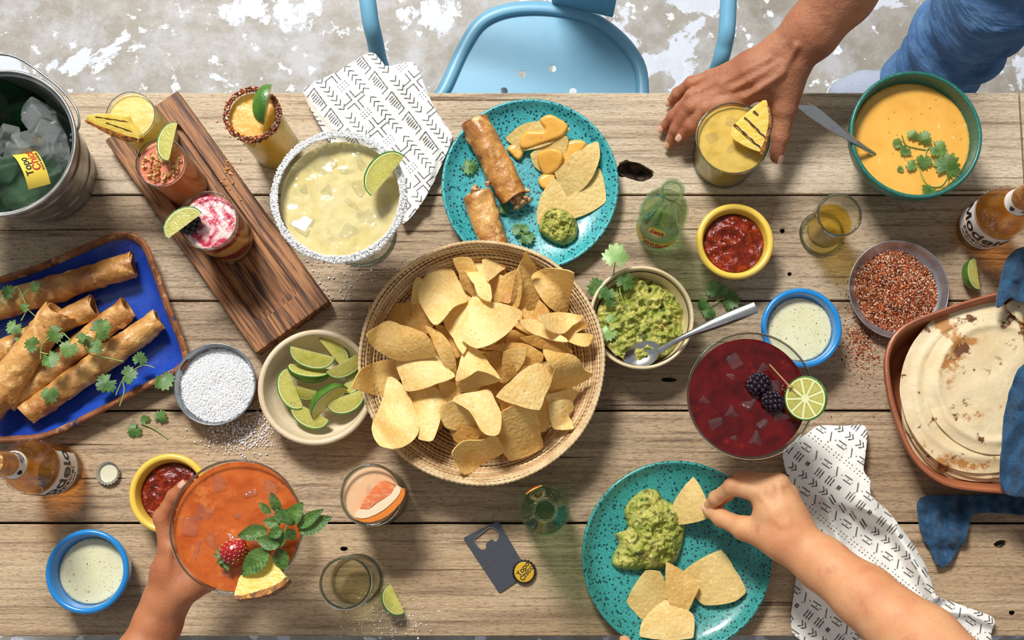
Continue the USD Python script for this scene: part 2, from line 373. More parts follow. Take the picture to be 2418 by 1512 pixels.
def pit(px, py, rx, ry, deg, depth=0.02, seed=0):
    """a knot hole: an uneven pit"""
    s = trimesh.creation.icosphere(3, 1.0); v = s.vertices * (1 + 0.25 * (meshkit.fbm(s.vertices * 1.7 + seed, 3) - 0.5)[:, None] * 2)
    m = mk(v * np.array([rx, ry, depth]), s.faces); m.apply_transform(rot((0, 0, 1), deg)); m.apply_translation(at(px, py, 0.0))
    return m
holes = {0: [pit(1500, 405, 0.026, 0.0125, -14, 0.024, 1), pit(1478, 400, 0.013, 0.012, 0, 0.024, 2)], 1: [pit(1848, 545, 0.0035, 0.003, 0, 0.012), pit(1865, 647, 0.003, 0.0026, 0, 0.012)],
         4: [pit(2390, 1448, 0.004, 0.003, 0, 0.012), pit(2362, 1285, 0.009, 0.005, 10, 0.008, 4), pit(812, 1297, 0.005, 0.003, 0, 0.008, 5)], 2: [pit(1335, 899, .004, .003, 0, .008), pit(1580, 897, 0.011, 0.003, 0, 0.006, 3)]}
def to_mf(m):
    v, f = vf(m); return mf.Manifold(mf.Mesh(vert_properties=v.astype(np.float32), tri_verts=f.astype(np.uint32)))
rng = np.random.default_rng(5)
for i in range(5):
    y1, y0 = ye[i] - (0.0 if i == 0 else 0.0012), ye[i + 1] + 0.0012
    ends = [(xl, xr)] if i else [(xl, xr - 0.001), (xr + 0.0012, xr + 0.35)]
    for a, b in ends:
        b = b if i == 0 else xr + 0.35
        dz = (0, -0.0012, 0.0002, -0.0006, 0.0004)[i] if i else 0
        q = rbox(b - a, y1 - y0, 0.032, 0.0016, 1); q.apply_translation(((a + b) / 2, (y0 + y1) / 2, TABLE - 0.016 + min(dz, 0)))
        if i in holes and b != xr + 0.35 or i in holes and i:
            q = to_mf(q)
            for hm in holes[i]: q = q - to_mf(hm)
        table.add('plank', q, WOODS[i], smooth=25)
HOLE_SHADE = M('hole_shade', srgb(44, 30, 20), 0.85, [('noise', 160, 0.45, 0.65, srgb(112, 82, 54), {'detail': 6}), ('noise', 60, 0.5, 0.6, srgb(16, 11, 8), {'detail': 5})], [('noise', 170, 0.9, 0.004, {'detail': 5})])  # shade of the holes, put into a dark brown colour
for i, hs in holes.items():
    for hm in hs[:1] if i == 0 else hs:                        # dark linings imitate the deep shade inside knot and nail holes
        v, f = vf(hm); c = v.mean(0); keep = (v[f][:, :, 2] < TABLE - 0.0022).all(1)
        w = c + (v - c) * np.array([0.985, 0.985, 0.97]); table.add('knot_lining', rough_up(mk(w, f[keep][:, ::-1]), 0.0006, 300, i) if i == 0 else mk(w, f[keep][:, ::-1]), HOLE_SHADE, smooth=50)
for x in (xl + 0.12, xr + 0.2):
    for y in (ye[0] - 0.08, ye[5] + 0.08):
        g = rbox(0.07, 0.07, TABLE - 0.033, 0.004); g.apply_translation((x, y, (TABLE - 0.033) / 2)); table.add('leg', g, DARKWOOD)
for y in (ye[0] - 0.08, ye[5] + 0.08):
    g = rbox(xr + 0.2 - xl - 0.12 - 0.07, 0.03, 0.08, 0.004); g.apply_translation(((xr + 0.2 + xl + 0.12) / 2, y, TABLE - 0.033 - 0.041)); table.add('apron', g, DARKWOOD)

for y in ye[1:5]:  # added unseen strips that stop the bright floor showing through plank gaps
    g = trimesh.creation.box((xr + 0.3 - xl, 0.03, 0.006)); g.apply_translation(((xr + 0.3 + xl) / 2, y, TABLE - 0.0355)); table.add('batten', g, DARKWOOD)
# ------------------------------------------------------------------ blue metal chair
def atf(px, py, z): return at(px, py, z - TABLE)
CHAIR = M('blue_enamel', srgb(118, 178, 208), 0.38, [('noise', 40, 0.55, 0.8, srgb(104, 162, 194), {'amount': 0.5})], specular_ior_level=0.5)
zs = 0.45
chair = Thing('metal_chair', 'sky blue painted metal armchair with a punched seat, pushed up to the table', 'chair', (*atf(1290, 150, 0)[:2], 0))
so = spl(np.array([(1000, 280), (1042, 190), (1085, 98), (1128, 38), (1195, 8), (1290, 3), (1385, 22), (1450, 58), (1505, 115), (1531, 180), (1528, 300), (1505, 420), (1270, 450), (1040, 420)], float), 6, True)
def inset(o, d):
    p = Polygon(o).buffer(-d, join_style=1); L = p.exterior.length; c = so.mean(0)
    e = np.array(p.exterior.coords)[:-1]; return e
def resample(o, n):
    p = Polygon(o).exterior; c = Polygon(o).centroid; out = []
    for a in np.arange(n) / n * 2 * math.pi:
        ray = shapely.LineString([(c.x, c.y), (c.x + 2000 * math.cos(a), c.y + 2000 * math.sin(a))]).intersection(p)
        q = ray if ray.geom_type == 'Point' else list(ray.geoms)[-1]
        out.append((q.x, q.y))
    return np.array(out)
n_ = 96
def ring_at(o, z): o = resample(o, n_); return atf(o[:, 0], o[:, 1], z)
lev = [(0, zs - 0.03), (0, zs - 0.004), (3, zs + 0.001), (9, zs + 0.004), (20, zs + 0.004), (27, zs + 0.001), (32, zs - 0.006)]
R = [ring_at(np.array(Polygon(so).buffer(-d).exterior.coords)[:-1] if d else so, z) for d, z in lev]
V = np.vstack(R); q = [(i * n_ + j, i * n_ + (j + 1) % n_, (i + 1) * n_ + (j + 1) % n_, (i + 1) * n_ + j) for i in range(len(R) - 1) for j in range(n_)]
sb = mk(V, quads(q))
ino = np.array(Polygon(so).buffer(-31).exterior.coords)[:-1]
pan, _ = sheet(ino, lambda P: np.full(len(P), zs - 0.006 - TABLE) , 12, 0.0015)
pm = to_mf(pan)
for hx, hy in ((1233, 175), (1305, 162), (1353, 215), (1190, 215), (1262, 240), (1320, 262)):
    c = trimesh.creation.cylinder(0.0062, 0.05, sections=24); c.apply_translation(atf(hx, hy, zs - 0.006)); pm = pm - to_mf(c)
chair.add('seat', cat([sb, pm]), CHAIR, smooth=40)
bv = []
for i in range(9):
    z = zs + 0.002 + 0.05 * i; c = atf(1368, 26, zs)[:2] + np.array([0.005, 0.012 * i])
    for s, t in ((-1, 0), (1, 0), (1, 1), (-1, 1)): bv.append((c[0] + s * (0.050 + 0.004 * i), c[1] - 0.012 * s + 0.003 * t, z))
bf = [(4 * i + j, 4 * i + (j + 1) % 4, 4 * i + 4 + (j + 1) % 4, 4 * i + 4 + j) for i in range(8) for j in range(4)] + [(0, 3, 2, 1), (32, 33, 34, 35)]
chair.add('backrest', mk(bv, quads(bf)), CHAIR, smooth=30)
# arms: bent tubes that come down to the front legs
def armtube(pts): return tube(spl(np.array([atf(*p) for p in pts]), 8), 0.0125, 12)
chair.add('arm', armtube([(915, -160, 0.64), (868, -60, 0.66), (872, 30, 0.655), (884, 90, 0.63), (905, 170, 0.55), (960, 260, 0.30), (985, 285, 0.0)]), CHAIR)
chair.add('arm', armtube([(1700, -160, 0.64), (1719, -60, 0.66), (1719, 30, 0.655), (1712, 100, 0.64), (1690, 170, 0.58), (1640, 250, 0.30), (1625, 275, 0.0)]), CHAIR)
top = spl(np.array([atf(915, -160, 0.64), atf(990, -300, 0.72), atf(1160, -390, 0.80), atf(1380, -400, 0.82), atf(1580, -330, 0.74), atf(1700, -160, 0.64)]), 8)
chair.add('back_frame', tube(top, 0.0125, 12), CHAIR)
for a in ((1190, 70), (1400, 80)):
    P0_ = lambda a: (1290 + (a[0] - 1290) * .85, 1230 + (a[1] - 1230) * .80)
    chair.add('leg', tube([atf(*a, zs - 0.012), atf(*P0_(a), 0.0)], 0.0125, 10), CHAIR)

# ================================================================== dishes
def W(px, py, h): return np.array([*at(px, py, h)[:2], TABLE])      # foot on the table below a point seen at height h
def bowl_profile(r, h, foot, wall, pts=((0.0, 0.0), (1.02, 0.06), (1.25, 0.22), (0.86, 0.5), (0.96, 0.78), (1.0, 1.0)), base=None):
    o = [(0, 0), (foot * 0.6, 0), (foot, 0)] + [((foot * a if z < 0.2 else (foot * a if a > 1.1 else r * a)), h * z) for a, z in pts[1:]]
    o = np.vstack([o[:2], spl(o[2:], 5)])
    return shell_profile(o, wall, base)
def disc(c, r, z, amp=0.0, scale=60, step=0.003, thick=0.004, seed=0, dome=0.0, n=64, oct=4, flat_edge=True):
    """a filling: a round pool at height z above c, with lumps"""
    a = np.arange(n) / n * 2 * math.pi
    def hf(P):
        d = np.hypot(P[:, 0] - c[0], P[:, 1] - c[1]) / r
        lump = (meshkit.fbm(np.column_stack([P * scale, np.full(len(P), seed * 3.1)]), oct, seed) - 0.5) * 2 * amp if amp else 0
        return c[2] - TABLE + z + (lump * (np.clip((1 - d) * 6, 0, 1) if flat_edge else 1)) + dome * (1 - d * d)
    return sheet(np.column_stack([c[0] + r * np.cos(a), c[1] + r * np.sin(a)]), hf, step, thick, px=False)[0]

GLAZE = dict(coat_weight=0.6, coat_roughness=0.08)
YELLOW = M('yellow_glaze', srgb(238, 200, 82), 0.25, [('noise', 30, 0.5, 0.8, srgb(226, 184, 66), {'amount': 0.5})], **GLAZE)
BLUE = M('azure_glaze', srgb(28, 134, 208), 0.22, [('noise', 30, 0.5, 0.8, srgb(18, 116, 190), {'amount': 0.5})], **GLAZE)
SALSA = M('red_salsa', srgb(104, 28, 10), 0.16, [
    ('noise', 120, 0.45, 0.65, srgb(146, 46, 18), {'detail': 5}), ('noise', 210, 0.62, 0.7, srgb(196, 98, 46), {'detail': 3, 'amount': .7}),
    ('noise', 170, 0.60, 0.68, srgb(58, 16, 9), {'detail': 4, 'loc': (3, 1, 0)}), ('voronoi', 260, 0.12, 0.05, srgb(224, 170, 90), {'amount': 0.8})],
    [('noise', 130, 0.5, 0.005, {'detail': 4})], specular_ior_level=0.4)
DRESSING = M('cream_dressing', srgb(230, 224, 186), 0.3, [('noise', 25, 0.4, 0.7, srgb(220, 214, 170), {}), ('voronoi', 260, 0.17, 0.11, srgb(104, 120, 70), {}), ('voronoi', 130, 0.12, 0.08, srgb(66, 78, 44), {}),
    ('noise', 350, 0.66, 0.72, srgb(150, 164, 112), {'stretch': (1, 3, 1), 'amount': 0.8})], [('noise', 120, 0.15, 0.002, {})], subsurface_weight=0.08, subsurface_radius=(0.5, 0.5, 0.4), subsurface_scale=0.003)
def ramekin(name, label, cat, px, py, r, h, mat, wall, filler, fill_name, fill_label, fill_cat, level, amp, **kw):
    c = W(px, py, h)
    t = Thing(name, label, cat, c)
    prof, inn = bowl_profile(r, h, r * 0.66, wall, ((0, 0), (1.0, 0.08), (1.14, 0.2), (0.90, 0.5), (0.965, 0.86), (1.0, 1.0)))
    t.add('body', lathe(prof, 72, c), mat, smooth=50)
    ri = float(np.interp(level, inn[:, 1], inn[:, 0]))
    single(fill_name, disc(c, ri - 0.0003, level, amp, **kw), filler, fill_label, fill_cat, smooth=True)
    return c
ramekin('ramekin', 'round yellow ramekin of red salsa beside the open green bottle', 'bowl', 1735, 571, 0.0512, 0.046, YELLOW, 0.0085, SALSA, 'salsa', 'chunky red salsa in the yellow ramekin by the green bottle', 'salsa', 0.036, 0.0075, scale=80, seed=1, dome=0.004)
ramekin('ramekin', 'round yellow ramekin of red salsa partly behind the orange cocktail', 'bowl', 400, 1166, 0.0512, 0.046, YELLOW, 0.0085, SALSA, 'salsa', 'dark red salsa in the ramekin behind the orange cocktail', 'salsa', 0.035, 0.0055, scale=80, seed=2, dome=0.002)
ramekin('ramekin', 'bright blue bowl of pale green dressing next to the dark red cocktail', 'bowl', 1892, 775, 0.0527, 0.05, BLUE, 0.0072, DRESSING, 'dressing', 'pale herb dressing in the blue bowl next to the dark red cocktail', 'dressing', 0.038, 0.0003, scale=40, seed=3)
ramekin('ramekin', 'bright blue bowl of pale green dressing at the lower left table corner', 'bowl', 207, 1350, 0.0527, 0.052, BLUE, 0.0072, DRESSING, 'dressing', 'pale herb dressing in the blue bowl at the lower left', 'dressing', 0.036, 0.0003, scale=40, seed=4)

# ------------------------------------------------------------------ green bowl of queso
GREENBOWL = M('green_stoneware', srgb(24, 104, 92), 0.45, [('voronoi', 420, 0.20, 0.10, srgb(10, 52, 48), {'amount': 0.8}), ('noise', 300, 0.55, 0.7, srgb(58, 142, 122), {'amount': 0.7})], [('voronoi', 420, 0.3, 0.0006, {})], coat_weight=0.25, coat_roughness=0.2)
QUESO = M('orange_queso', srgb(242, 182, 84), 0.24, [('noise', 30, 0.4, 0.75, srgb(234, 166, 68), {}), ('voronoi', 75, 0.15, 0.08, srgb(196, 112, 52), {'amount': 0.6}), ('noise', 90, 0.66, 0.72, srgb(250, 220, 150), {'amount': 0.8})], [('noise', 70, 0.3, 0.0025, {'detail': 5})], subsurface_weight=0.06, subsurface_radius=(1, 0.6, 0.25), subsurface_scale=0.004)
qc = W(2162, 318, 0.092)
soup = Thing('soup_bowl', 'large dark green stoneware bowl full of orange queso', 'bowl', qc)
prof, inn = bowl_profile(0.0865, 0.092, 0.04, 0.0055, ((0, 0), (1.0, 0.05), (1.3, 0.14), (0.84, 0.45), (0.965, 0.74), (1.0, 1.0)))
soup.add('body', lathe(prof, 96, qc), GREENBOWL, smooth=50)
qz = 0.070
single('queso', disc(qc, float(np.interp(qz, inn[:, 1], inn[:, 0])) - 0.0003, qz, 0.0006, 50, 0.004, seed=6), QUESO, 'smooth orange cheese queso in the dark green bowl', 'dip', smooth=True)
STEEL = M('brushed_steel', (0.62, 0.62, 0.61), 0.24, [('noise', 90, 0.5, 0.75, (0.42, 0.41, 0.40), {'amount': 0.6})], metallic=1.0)
def spoon(label, pts, widths, thick=0.0022, bowl=None):
    """a spoon from handle end to bowl: flat bar along pts (px, py, h), half widths in metres"""
    t = Thing('spoon', label, 'spoon', at(*pts[-1]))
    P = spl(np.array([at(*p) for p in pts]), 8); w = spl(np.array(widths)[:, None], 8)[:, 0]
    tg = np.gradient(P, axis=0); tg /= np.linalg.norm(tg, axis=1, keepdims=True)
    sd = np.cross(tg, [0, 0, 1.0]); sd /= np.linalg.norm(sd, axis=1, keepdims=True); up = np.cross(sd, tg)
    N = 12; v = []
    for i in range(len(P)):
        for a in np.arange(N) / N * 2 * math.pi: v.append(P[i] + sd[i] * w[i] * math.cos(a) + up[i] * (thick * math.sin(a) - 0.25 * thick * math.cos(a) ** 2))
    q = [(i * N + j, i * N + (j + 1) % N, (i + 1) * N + (j + 1) % N, (i + 1) * N + j) for i in range(len(P) - 1) for j in range(N)]
    v += [P[0] - tg[0] * .001, P[-1]]; a, b = len(v) - 2, len(v) - 1
    f = np.vstack([quads(q), [(a, (j + 1) % N, j) for j in range(N)], [(b, (len(P) - 1) * N + j, (len(P) - 1) * N + (j + 1) % N) for j in range(N)]])
    t.add('handle', mk(v, f), STEEL, smooth=45)
    if bowl:
        (bx, by, bh), L, B, dirv, tilt = bowl
        s = trimesh.creation.icosphere(4, 1.0).vertices; sf = trimesh.creation.icosphere(4, 1.0).faces
        z = np.where(s[:, 2] > 0, -0.75 * (1 - np.hypot(s[:, 0], s[:, 1]) ** 2) * 0.93, s[:, 2] * 0.8)
        m = mk(np.column_stack([s[:, 0] * L, s[:, 1] * B, z * 0.011]), sf)
        m.apply_transform(rot((0, 1, 0), tilt)); m.apply_transform(rot((0, 0, 1), dirv)); m.apply_translation(at(bx, by, bh)); t.add('bowl', m, STEEL, smooth=50)
spoon('tapered steel spoon resting on the rim of the green queso bowl', [(1886, 250, 0.128), (1915, 262, 0.124), (1965, 297, 0.112), (2012, 329, 0.098), (2058, 360, 0.073), (2100, 385, 0.05)], [0.003, 0.0085, 0.0072, 0.0045, 0.0036, 0.0036])

# ------------------------------------------------------------------ cream bowl of guacamole
CREAM = M('cream_stoneware', srgb(226, 206, 166), 0.35, [('noise', 20, 0.4, 0.7, srgb(214, 188, 142), {}), ('noise', 200, 0.6, 0.72, srgb(176, 140, 92), {'amount': 0.5})], **GLAZE)
BAND = M('dark_glaze_line', srgb(62, 48, 34), 0.35)
GUAC = M('guacamole', srgb(148, 156, 62), 0.34, [('noise', 55, 0.42, 0.62, srgb(196, 188, 100), {'detail': 5}), ('noise', 90, 0.53, 0.66, srgb(84, 88, 30), {'detail': 4, 'loc': (2, 0, 0)}), ('noise', 38, 0.68, 0.72, srgb(150, 62, 34), {'detail': 3, 'loc': (5, 2, 1)}), ('noise', 60, 0.66, 0.70, srgb(58, 84, 26), {'detail': 4, 'loc': (9, 4, 1)})],
         [('noise', 140, 0.9, 0.005, {'detail': 4})], specular_ior_level=0.45)
gc = W(1515, 750, 0.055)
gb = Thing('bowl', 'cream bowl with a dark line inside the rim, full of guacamole', 'bowl', gc)
prof, inn = bowl_profile(0.0685, 0.055, 0.038, 0.0045, ((0, 0), (1.0, 0.06), (1.24, 0.16), (0.86, 0.45), (0.97, 0.8), (1.0, 1.0)))
gb.add('body', lathe(prof, 80, gc), CREAM, smooth=50)
zr = 0.047; rr = float(np.interp(zr, inn[:, 1], inn[:, 0]))
gb.add('dark_line', lathe([(rr - .0006, zr), (rr + 0.001, zr), (rr + .0012, zr + .0022), (rr - 0.0004, zr + .0022), (rr - .0006, zr)], 80, gc), BAND)
def mound(outline_px, base, top, step=0.0016, seed=0, lumps=0.006, soft=6, skew=(0, 0)):
    """a lumpy heap over a picture outline standing on height base"""
    o = spl(np.array(outline_px, float), soft, True); Wd = at(o[:, 0], o[:, 1], base)[:, :2]
    pg = Polygon(Wd).buffer(0)
    def hf(P):
        d = shapely.distance(pg.exterior, shapely.points(P)); m = max(1e-6, math.sqrt(pg.area / math.pi))
        e = np.sqrt(np.clip(d / (m * 0.55), 0, 1)); q = np.column_stack([P, np.full(len(P), seed * 1.7)])
        l = meshkit.fbm(q * 85, 4, seed); r = 1 - np.abs(2 * meshkit.fbm(q * 130, 3, seed + 5) - 1)
        return base + 0.0008 + (top - base) * e * (0.72 + 0.3 * meshkit.fbm(q * 30, 2, seed + 9)) + lumps * e * ((l - 0.5) * 2.4 + (r - 0.8) * 1.3)
    return sheet(Wd, hf, step, 0.002, px=False)[0]
a = np.arange(40) / 40 * 2 * math.pi
gp = at(1497, 755, 0.045); 
def gfill(P):
    d = np.hypot(P[:, 0] - gc[0], P[:, 1] - gc[1]) / 0.063; q = np.column_stack([P, np.zeros(len(P))])
    l = meshkit.fbm(q * 80, 4, 3); r = 1 - np.abs(2 * meshkit.fbm(q * 110, 3, 8) - 1)
    sl = (P[:, 1] - gc[1]) * -0.12 + (P[:, 0] - gc[0]) * -0.08
    return 0.030 + 0.018 * np.sqrt(np.clip(1 - d * d, 0, 1)) + sl + np.clip((1 - d) * 5, 0, 1) * 0.0085 * ((l - 0.5) * 2.3 + (r - 0.8) * 1.2)
single('guacamole', sheet(np.column_stack([gc[0] + 0.0585 * np.cos(a), gc[1] + 0.0585 * np.sin(a)]), gfill, 0.0016, 0.003, px=False)[0], GUAC, 'chunky green guacamole filling the cream bowl', 'guacamole', smooth=True)
spoon('steel spoon with a pale flat handle lying in the guacamole bowl', [(1785, 726, 0.088), (1740, 744, 0.085), (1690, 764, 0.08), (1640, 785, 0.076), (1600, 803, 0.070), (1556, 829, 0.060)], [0.0078, 0.0080, 0.0070, 0.0048, 0.0036, 0.005], bowl=((1516, 838, 0.054), 0.025, 0.0165, 205, 6))

# ------------------------------------------------------------------ wooden bowl of limes
PALEWOOD = M('pale_wood', srgb(224, 206, 174), 0.6, [('noise', 10, 0.4, 0.7, srgb(206, 182, 146), {'stretch': (1, 1, 6), 'detail': 5}), ('noise', 120, 0.55, 0.75, srgb(188, 158, 120), {'stretch': (0.3, 2, 1), 'amount': 0.6})], [('noise', 150, 0.2, 0.001, {'stretch': (.3, 2, 1)})])
lc = W(747, 915, 0.046)
t = Thing('bowl', 'pale turned wooden bowl of lime wedges left of the chip basket', 'bowl', lc)
prof, inn = bowl_profile(0.0758, 0.046, 0.04, 0.0075, ((0, 0), (1.0, 0.06), (1.3, 0.2), (0.86, 0.45), (0.95, 0.7), (1.0, 1.0)))
t.add('body', lathe(prof, 80, lc), PALEWOOD, smooth=50)

# ------------------------------------------------------------------ dark metal bowl of salt, plate of chili salt
DARKTIN = M('dark_tin', (0.30, 0.32, 0.34), 0.32, [('noise', 40, 0.45, 0.7, (0.16, 0.17, 0.19), {'detail': 5})], [('noise', 90, 0.12, 0.001, {})], metallic=0.85)
SALT = M('white_salt', (0.95, 0.95, 0.95), 0.6, specular_ior_level=0.7)
sc = W(508, 908, 0.03)
t = Thing('salt_dish', 'small dark metal dish heaped with white salt', 'dish', sc)
prof, inn = bowl_profile(0.0545, 0.031, 0.034, 0.0018, ((0, 0), (1.0, 0.05), (1.1, 0.12), (0.9, 0.5), (0.97, 0.8), (1.0, 1.0)))
t.add('body', lathe(prof, 72, sc), DARKTIN, smooth=50)
rng = np.random.default_rng(11)
sd = sheet(np.column_stack([sc[0] + 0.050 * np.cos(a), sc[1] + 0.050 * np.sin(a)]), lambda P: 0.017 + 0.007 * np.clip(1 - (np.hypot(P[:, 0] - sc[0], P[:, 1] - sc[1] + 0.006) / 0.05) ** 2, 0, 1) + 0.003 * (meshkit.fbm(np.column_stack([P * 150, 0 * P[:, 0]]), 4, 2) - .5) - 0.004 * np.exp(-((P[:, 0] - sc[0] + .0) ** 2 + (P[:, 1] - sc[1] + .004) ** 2) / 0.0002), 0.002, 0.003, px=False)[0]
n = 4200; rr = 0.049 * np.sqrt(rng.random(n)); th = rng.random(n) * 2 * math.pi
gp_ = np.column_stack([sc[0] + rr * np.cos(th), sc[1] + rr * np.sin(th)])
gz = 0.0185 + 0.007 * np.clip(1 - (np.hypot(gp_[:, 0] - sc[0], gp_[:, 1] - sc[1] + 0.006) / 0.05) ** 2, 0, 1) + TABLE - 0.004 * np.exp(-((gp_[:, 0] - sc[0]) ** 2 + (gp_[:, 1] - sc[1] + .004) ** 2) / 0.0002)
single('salt', cat([sd, grains(np.column_stack([gp_, gz - .0002]), 0.0009, rng)]), SALT, 'heap of coarse white salt in the dark metal dish', 'salt', kind='stuff', smooth=False)
CHILI = M('chili_salt', 'print', 0.5)
CH_P = ([srgb(172, 84, 44), srgb(120, 50, 26), srgb(232, 208, 180), srgb(206, 116, 54), srgb(64, 32, 20)], [.28, .22, .20, .20, .10])
TIN = M('pale_tin', (0.46, 0.47, 0.5), 0.36, [('noise', 40, 0.45, 0.7, (0.26, 0.27, 0.3), {'detail': 5})], [('noise', 70, 0.15, 0.001, {})], metallic=0.8)
cc = W(2122, 684, 0.02)
t = Thing('tin_plate', 'round grey tin plate of rust-red chili salt', 'plate', cc)
prof, inn = bowl_profile(0.0672, 0.02, 0.05, 0.0016, ((0, 0), (1.0, 0.1), (1.105, 0.25), (0.91, 0.5), (0.96, 0.8), (1.0, 1.0)))
t.add('body', lathe(prof, 80, cc), TIN, smooth=50)
rng = np.random.default_rng(12)
def chz(x, y):
    q = np.column_stack([x * 45, y * 45, 0 * x]); d = np.hypot(x - cc[0], y - cc[1]) / 0.066
    return TABLE + 0.0035 + 0.011 * np.clip(1.08 - d ** 2, 0, 1) * (0.25 + 1.25 * meshkit.fbm(q, 3, 4)) - 0.010 * np.exp(-(((x - cc[0] + 0.022) / 0.006) ** 2 + ((y - cc[1] + 0.012) / 0.013) ** 2))
n = 11000; rr = 0.0615 * np.sqrt(rng.random(n)); th = rng.random(n) * 2 * math.pi
x, y = cc[0] + rr * np.cos(th) + 0.0015, cc[1] + rr * np.sin(th) - 0.001
single('chili_salt', grains(np.column_stack([x, y, chz(x, y) - rng.random(n) * 0.0015]), 0.00135, rng), CHILI, 'coarse rust-red chili salt on the grey tin plate', 'seasoning', kind='stuff', smooth=False, col=grain_colours(n, *CH_P, rng))
n = 900; u = rng.normal(size=(n, 2)) * np.array([22, 40]) + np.array([2035, 800]); k = rng.random(n) < 0.2; u[k] += rng.normal(size=(k.sum(), 2)) * 40
single('spilled_chili_salt', grains(at(u[:, 0], u[:, 1], 0.0006), 0.0011, rng), CHILI, 'chili salt spilled on the planks left of the tin plate', 'seasoning', kind='stuff', smooth=False, col=grain_colours(n, *CH_P, rng))
n = 420; u = np.vstack([rng.normal(size=(n, 2)) * np.array([40, 22]) + np.array([560, 1030]), rng.normal(size=(160, 2)) * np.array([18, 30]) + np.array([622, 1000]), rng.normal(size=(110, 2)) * np.array([70, 45]) + np.array([800, 670])])
single('spilled_salt', grains(at(u[:, 0], u[:, 1], 0.0007), 0.0013, rng), SALT, 'salt crystals spilled on the planks below the salt dish', 'salt', kind='stuff', smooth=False)
u = rng.normal(size=(160, 2)) * np.array([60, 35]) + np.array([900, 1465])
single('spilled_salt', grains(at(u[:, 0], u[:, 1], 0.0006), 0.0011, rng), SALT, 'salt crystals scattered by the squeezed lime and empty glass', 'salt', kind='stuff', smooth=False)

# ------------------------------------------------------------------ speckled teal plates
def teal(name, a, b, c):
    return M(name, a, 0.4, [('noise', 12, 0.35, 0.7, b, {'detail': 3}), ('voronoi', 190, 0.34, 0.27, c, {'rand': 1.0}), ('voronoi', 400, 0.30, 0.22, c, {'amount': 0.8}), ('noise', 500, 0.62, 0.7, c, {'amount': 0.6})], [('voronoi', 190, 0.3, 0.0008, {})], coat_weight=0.3, coat_roughness=0.15)
TEAL = teal('teal_speckled_glaze', srgb(72, 178, 182), srgb(56, 160, 166), srgb(14, 66, 82))
TEAL2 = teal('deep_teal_speckled_glaze', srgb(58, 156, 148), srgb(44, 138, 132), srgb(12, 62, 68))
def plate(label, px, py, r, mat):
    c = W(px, py, 0.022)
    o = np.vstack([[(0, 0), (0.06, 0), (0.066, 0)], spl([(0.068, 0.001), (r * 0.75, 0.0045), (r * 0.9, 0.011), (r, 0.022)], 5)])
    prof, inn = shell_profile(o, 0.0045)
    t = Thing('plate', label, 'plate', c); t.add('body', lathe(prof, 110, c), mat, smooth=50)
    return c
plate('speckled turquoise plate of rolled taquitos and queso chips at the table edge', 1252, 436, 0.1195, TEAL)
plate('deep teal speckled plate with guacamole and chips under the reaching hand', 1598, 1314, 0.1225, TEAL2)
PF = 0.0055    # plate floor

# ------------------------------------------------------------------ outline dishes
def dish(name, label, cat_, outline_px, h, levels, mats, n=120):
    """levels: (inset in metres, height, material name); the outline is the rim seen at height h"""
    o = spl(np.array(outline_px, float), 6, True); w = at(o[:, 0], o[:, 1], h)[:, :2]; pg = Polygon(w).buffer(0)
    cen = pg.centroid; c = np.array([cen.x, cen.y])
    def loop(d):
        e = pg.buffer(-d, join_style=1).exterior; L = shapely.LineString; out = []
        for a in np.arange(n) / n * 2 * math.pi:
            q = L([c, c + 2 * np.array([math.cos(a), math.sin(a)])]).intersection(e)
            q = q if q.geom_type == 'Point' else list(q.geoms)[-1]; out.append((q.x, q.y))
        return np.array(out)
    t = Thing(name, label, cat_, (*c, TABLE))
    for part, mat, lv, close in mats:
        V, q = [], []
        for d, z in lv: V.append(np.column_stack([loop(d), np.full(n, TABLE + z)]))
        V = np.vstack(V); m = len(lv)
        for i in range(m - 1 if close != 'ring' else m):
            for j in range(n): q.append((i * n + j, i * n + (j + 1) % n, ((i + 1) % m) * n + (j + 1) % n, ((i + 1) % m) * n + j))
        f = quads(q)
        if close == 'fan':
            V = np.vstack([V, [[*c, TABLE + lv[0][1]], [*c, TABLE + lv[-1][1]]]]); A, B = len(V) - 2, len(V) - 1
            f = np.vstack([f, [(A, (j + 1) % n, j) for j in range(n)], [(B, (m - 1) * n + j, (m - 1) * n + (j + 1) % n) for j in range(n)]])
        t.add(part, mk(V, f), mat, smooth=45)
    return t, c
COBALT = M('cobalt_glaze', srgb(36, 78, 182), 0.2, [('noise', 9, 0.35, 0.7, srgb(22, 44, 132), {'detail': 5}), ('voronoi', 210, 0.10, 0.06, srgb(104, 140, 206), {'amount': 0.7}), ('noise', 24, 0.62, 0.75, srgb(46, 96, 190), {'amount': 0.8})], [('noise', 45, 0.35, 0.003, {'detail': 4})], coat_weight=0.6, coat_roughness=0.1)
CLAYRIM = M('raw_clay_rim', srgb(150, 92, 52), 0.7, [('noise', 40, 0.4, 0.62, srgb(104, 58, 32), {'detail': 6}), ('noise', 60, 0.58, 0.68, srgb(190, 142, 92), {'detail': 5}), ('noise', 30, 0.63, 0.68, srgb(40, 48, 88), {'detail': 5, 'loc': (4, 0, 0)})], [('noise', 90, 0.5, 0.002, {'detail': 5})])
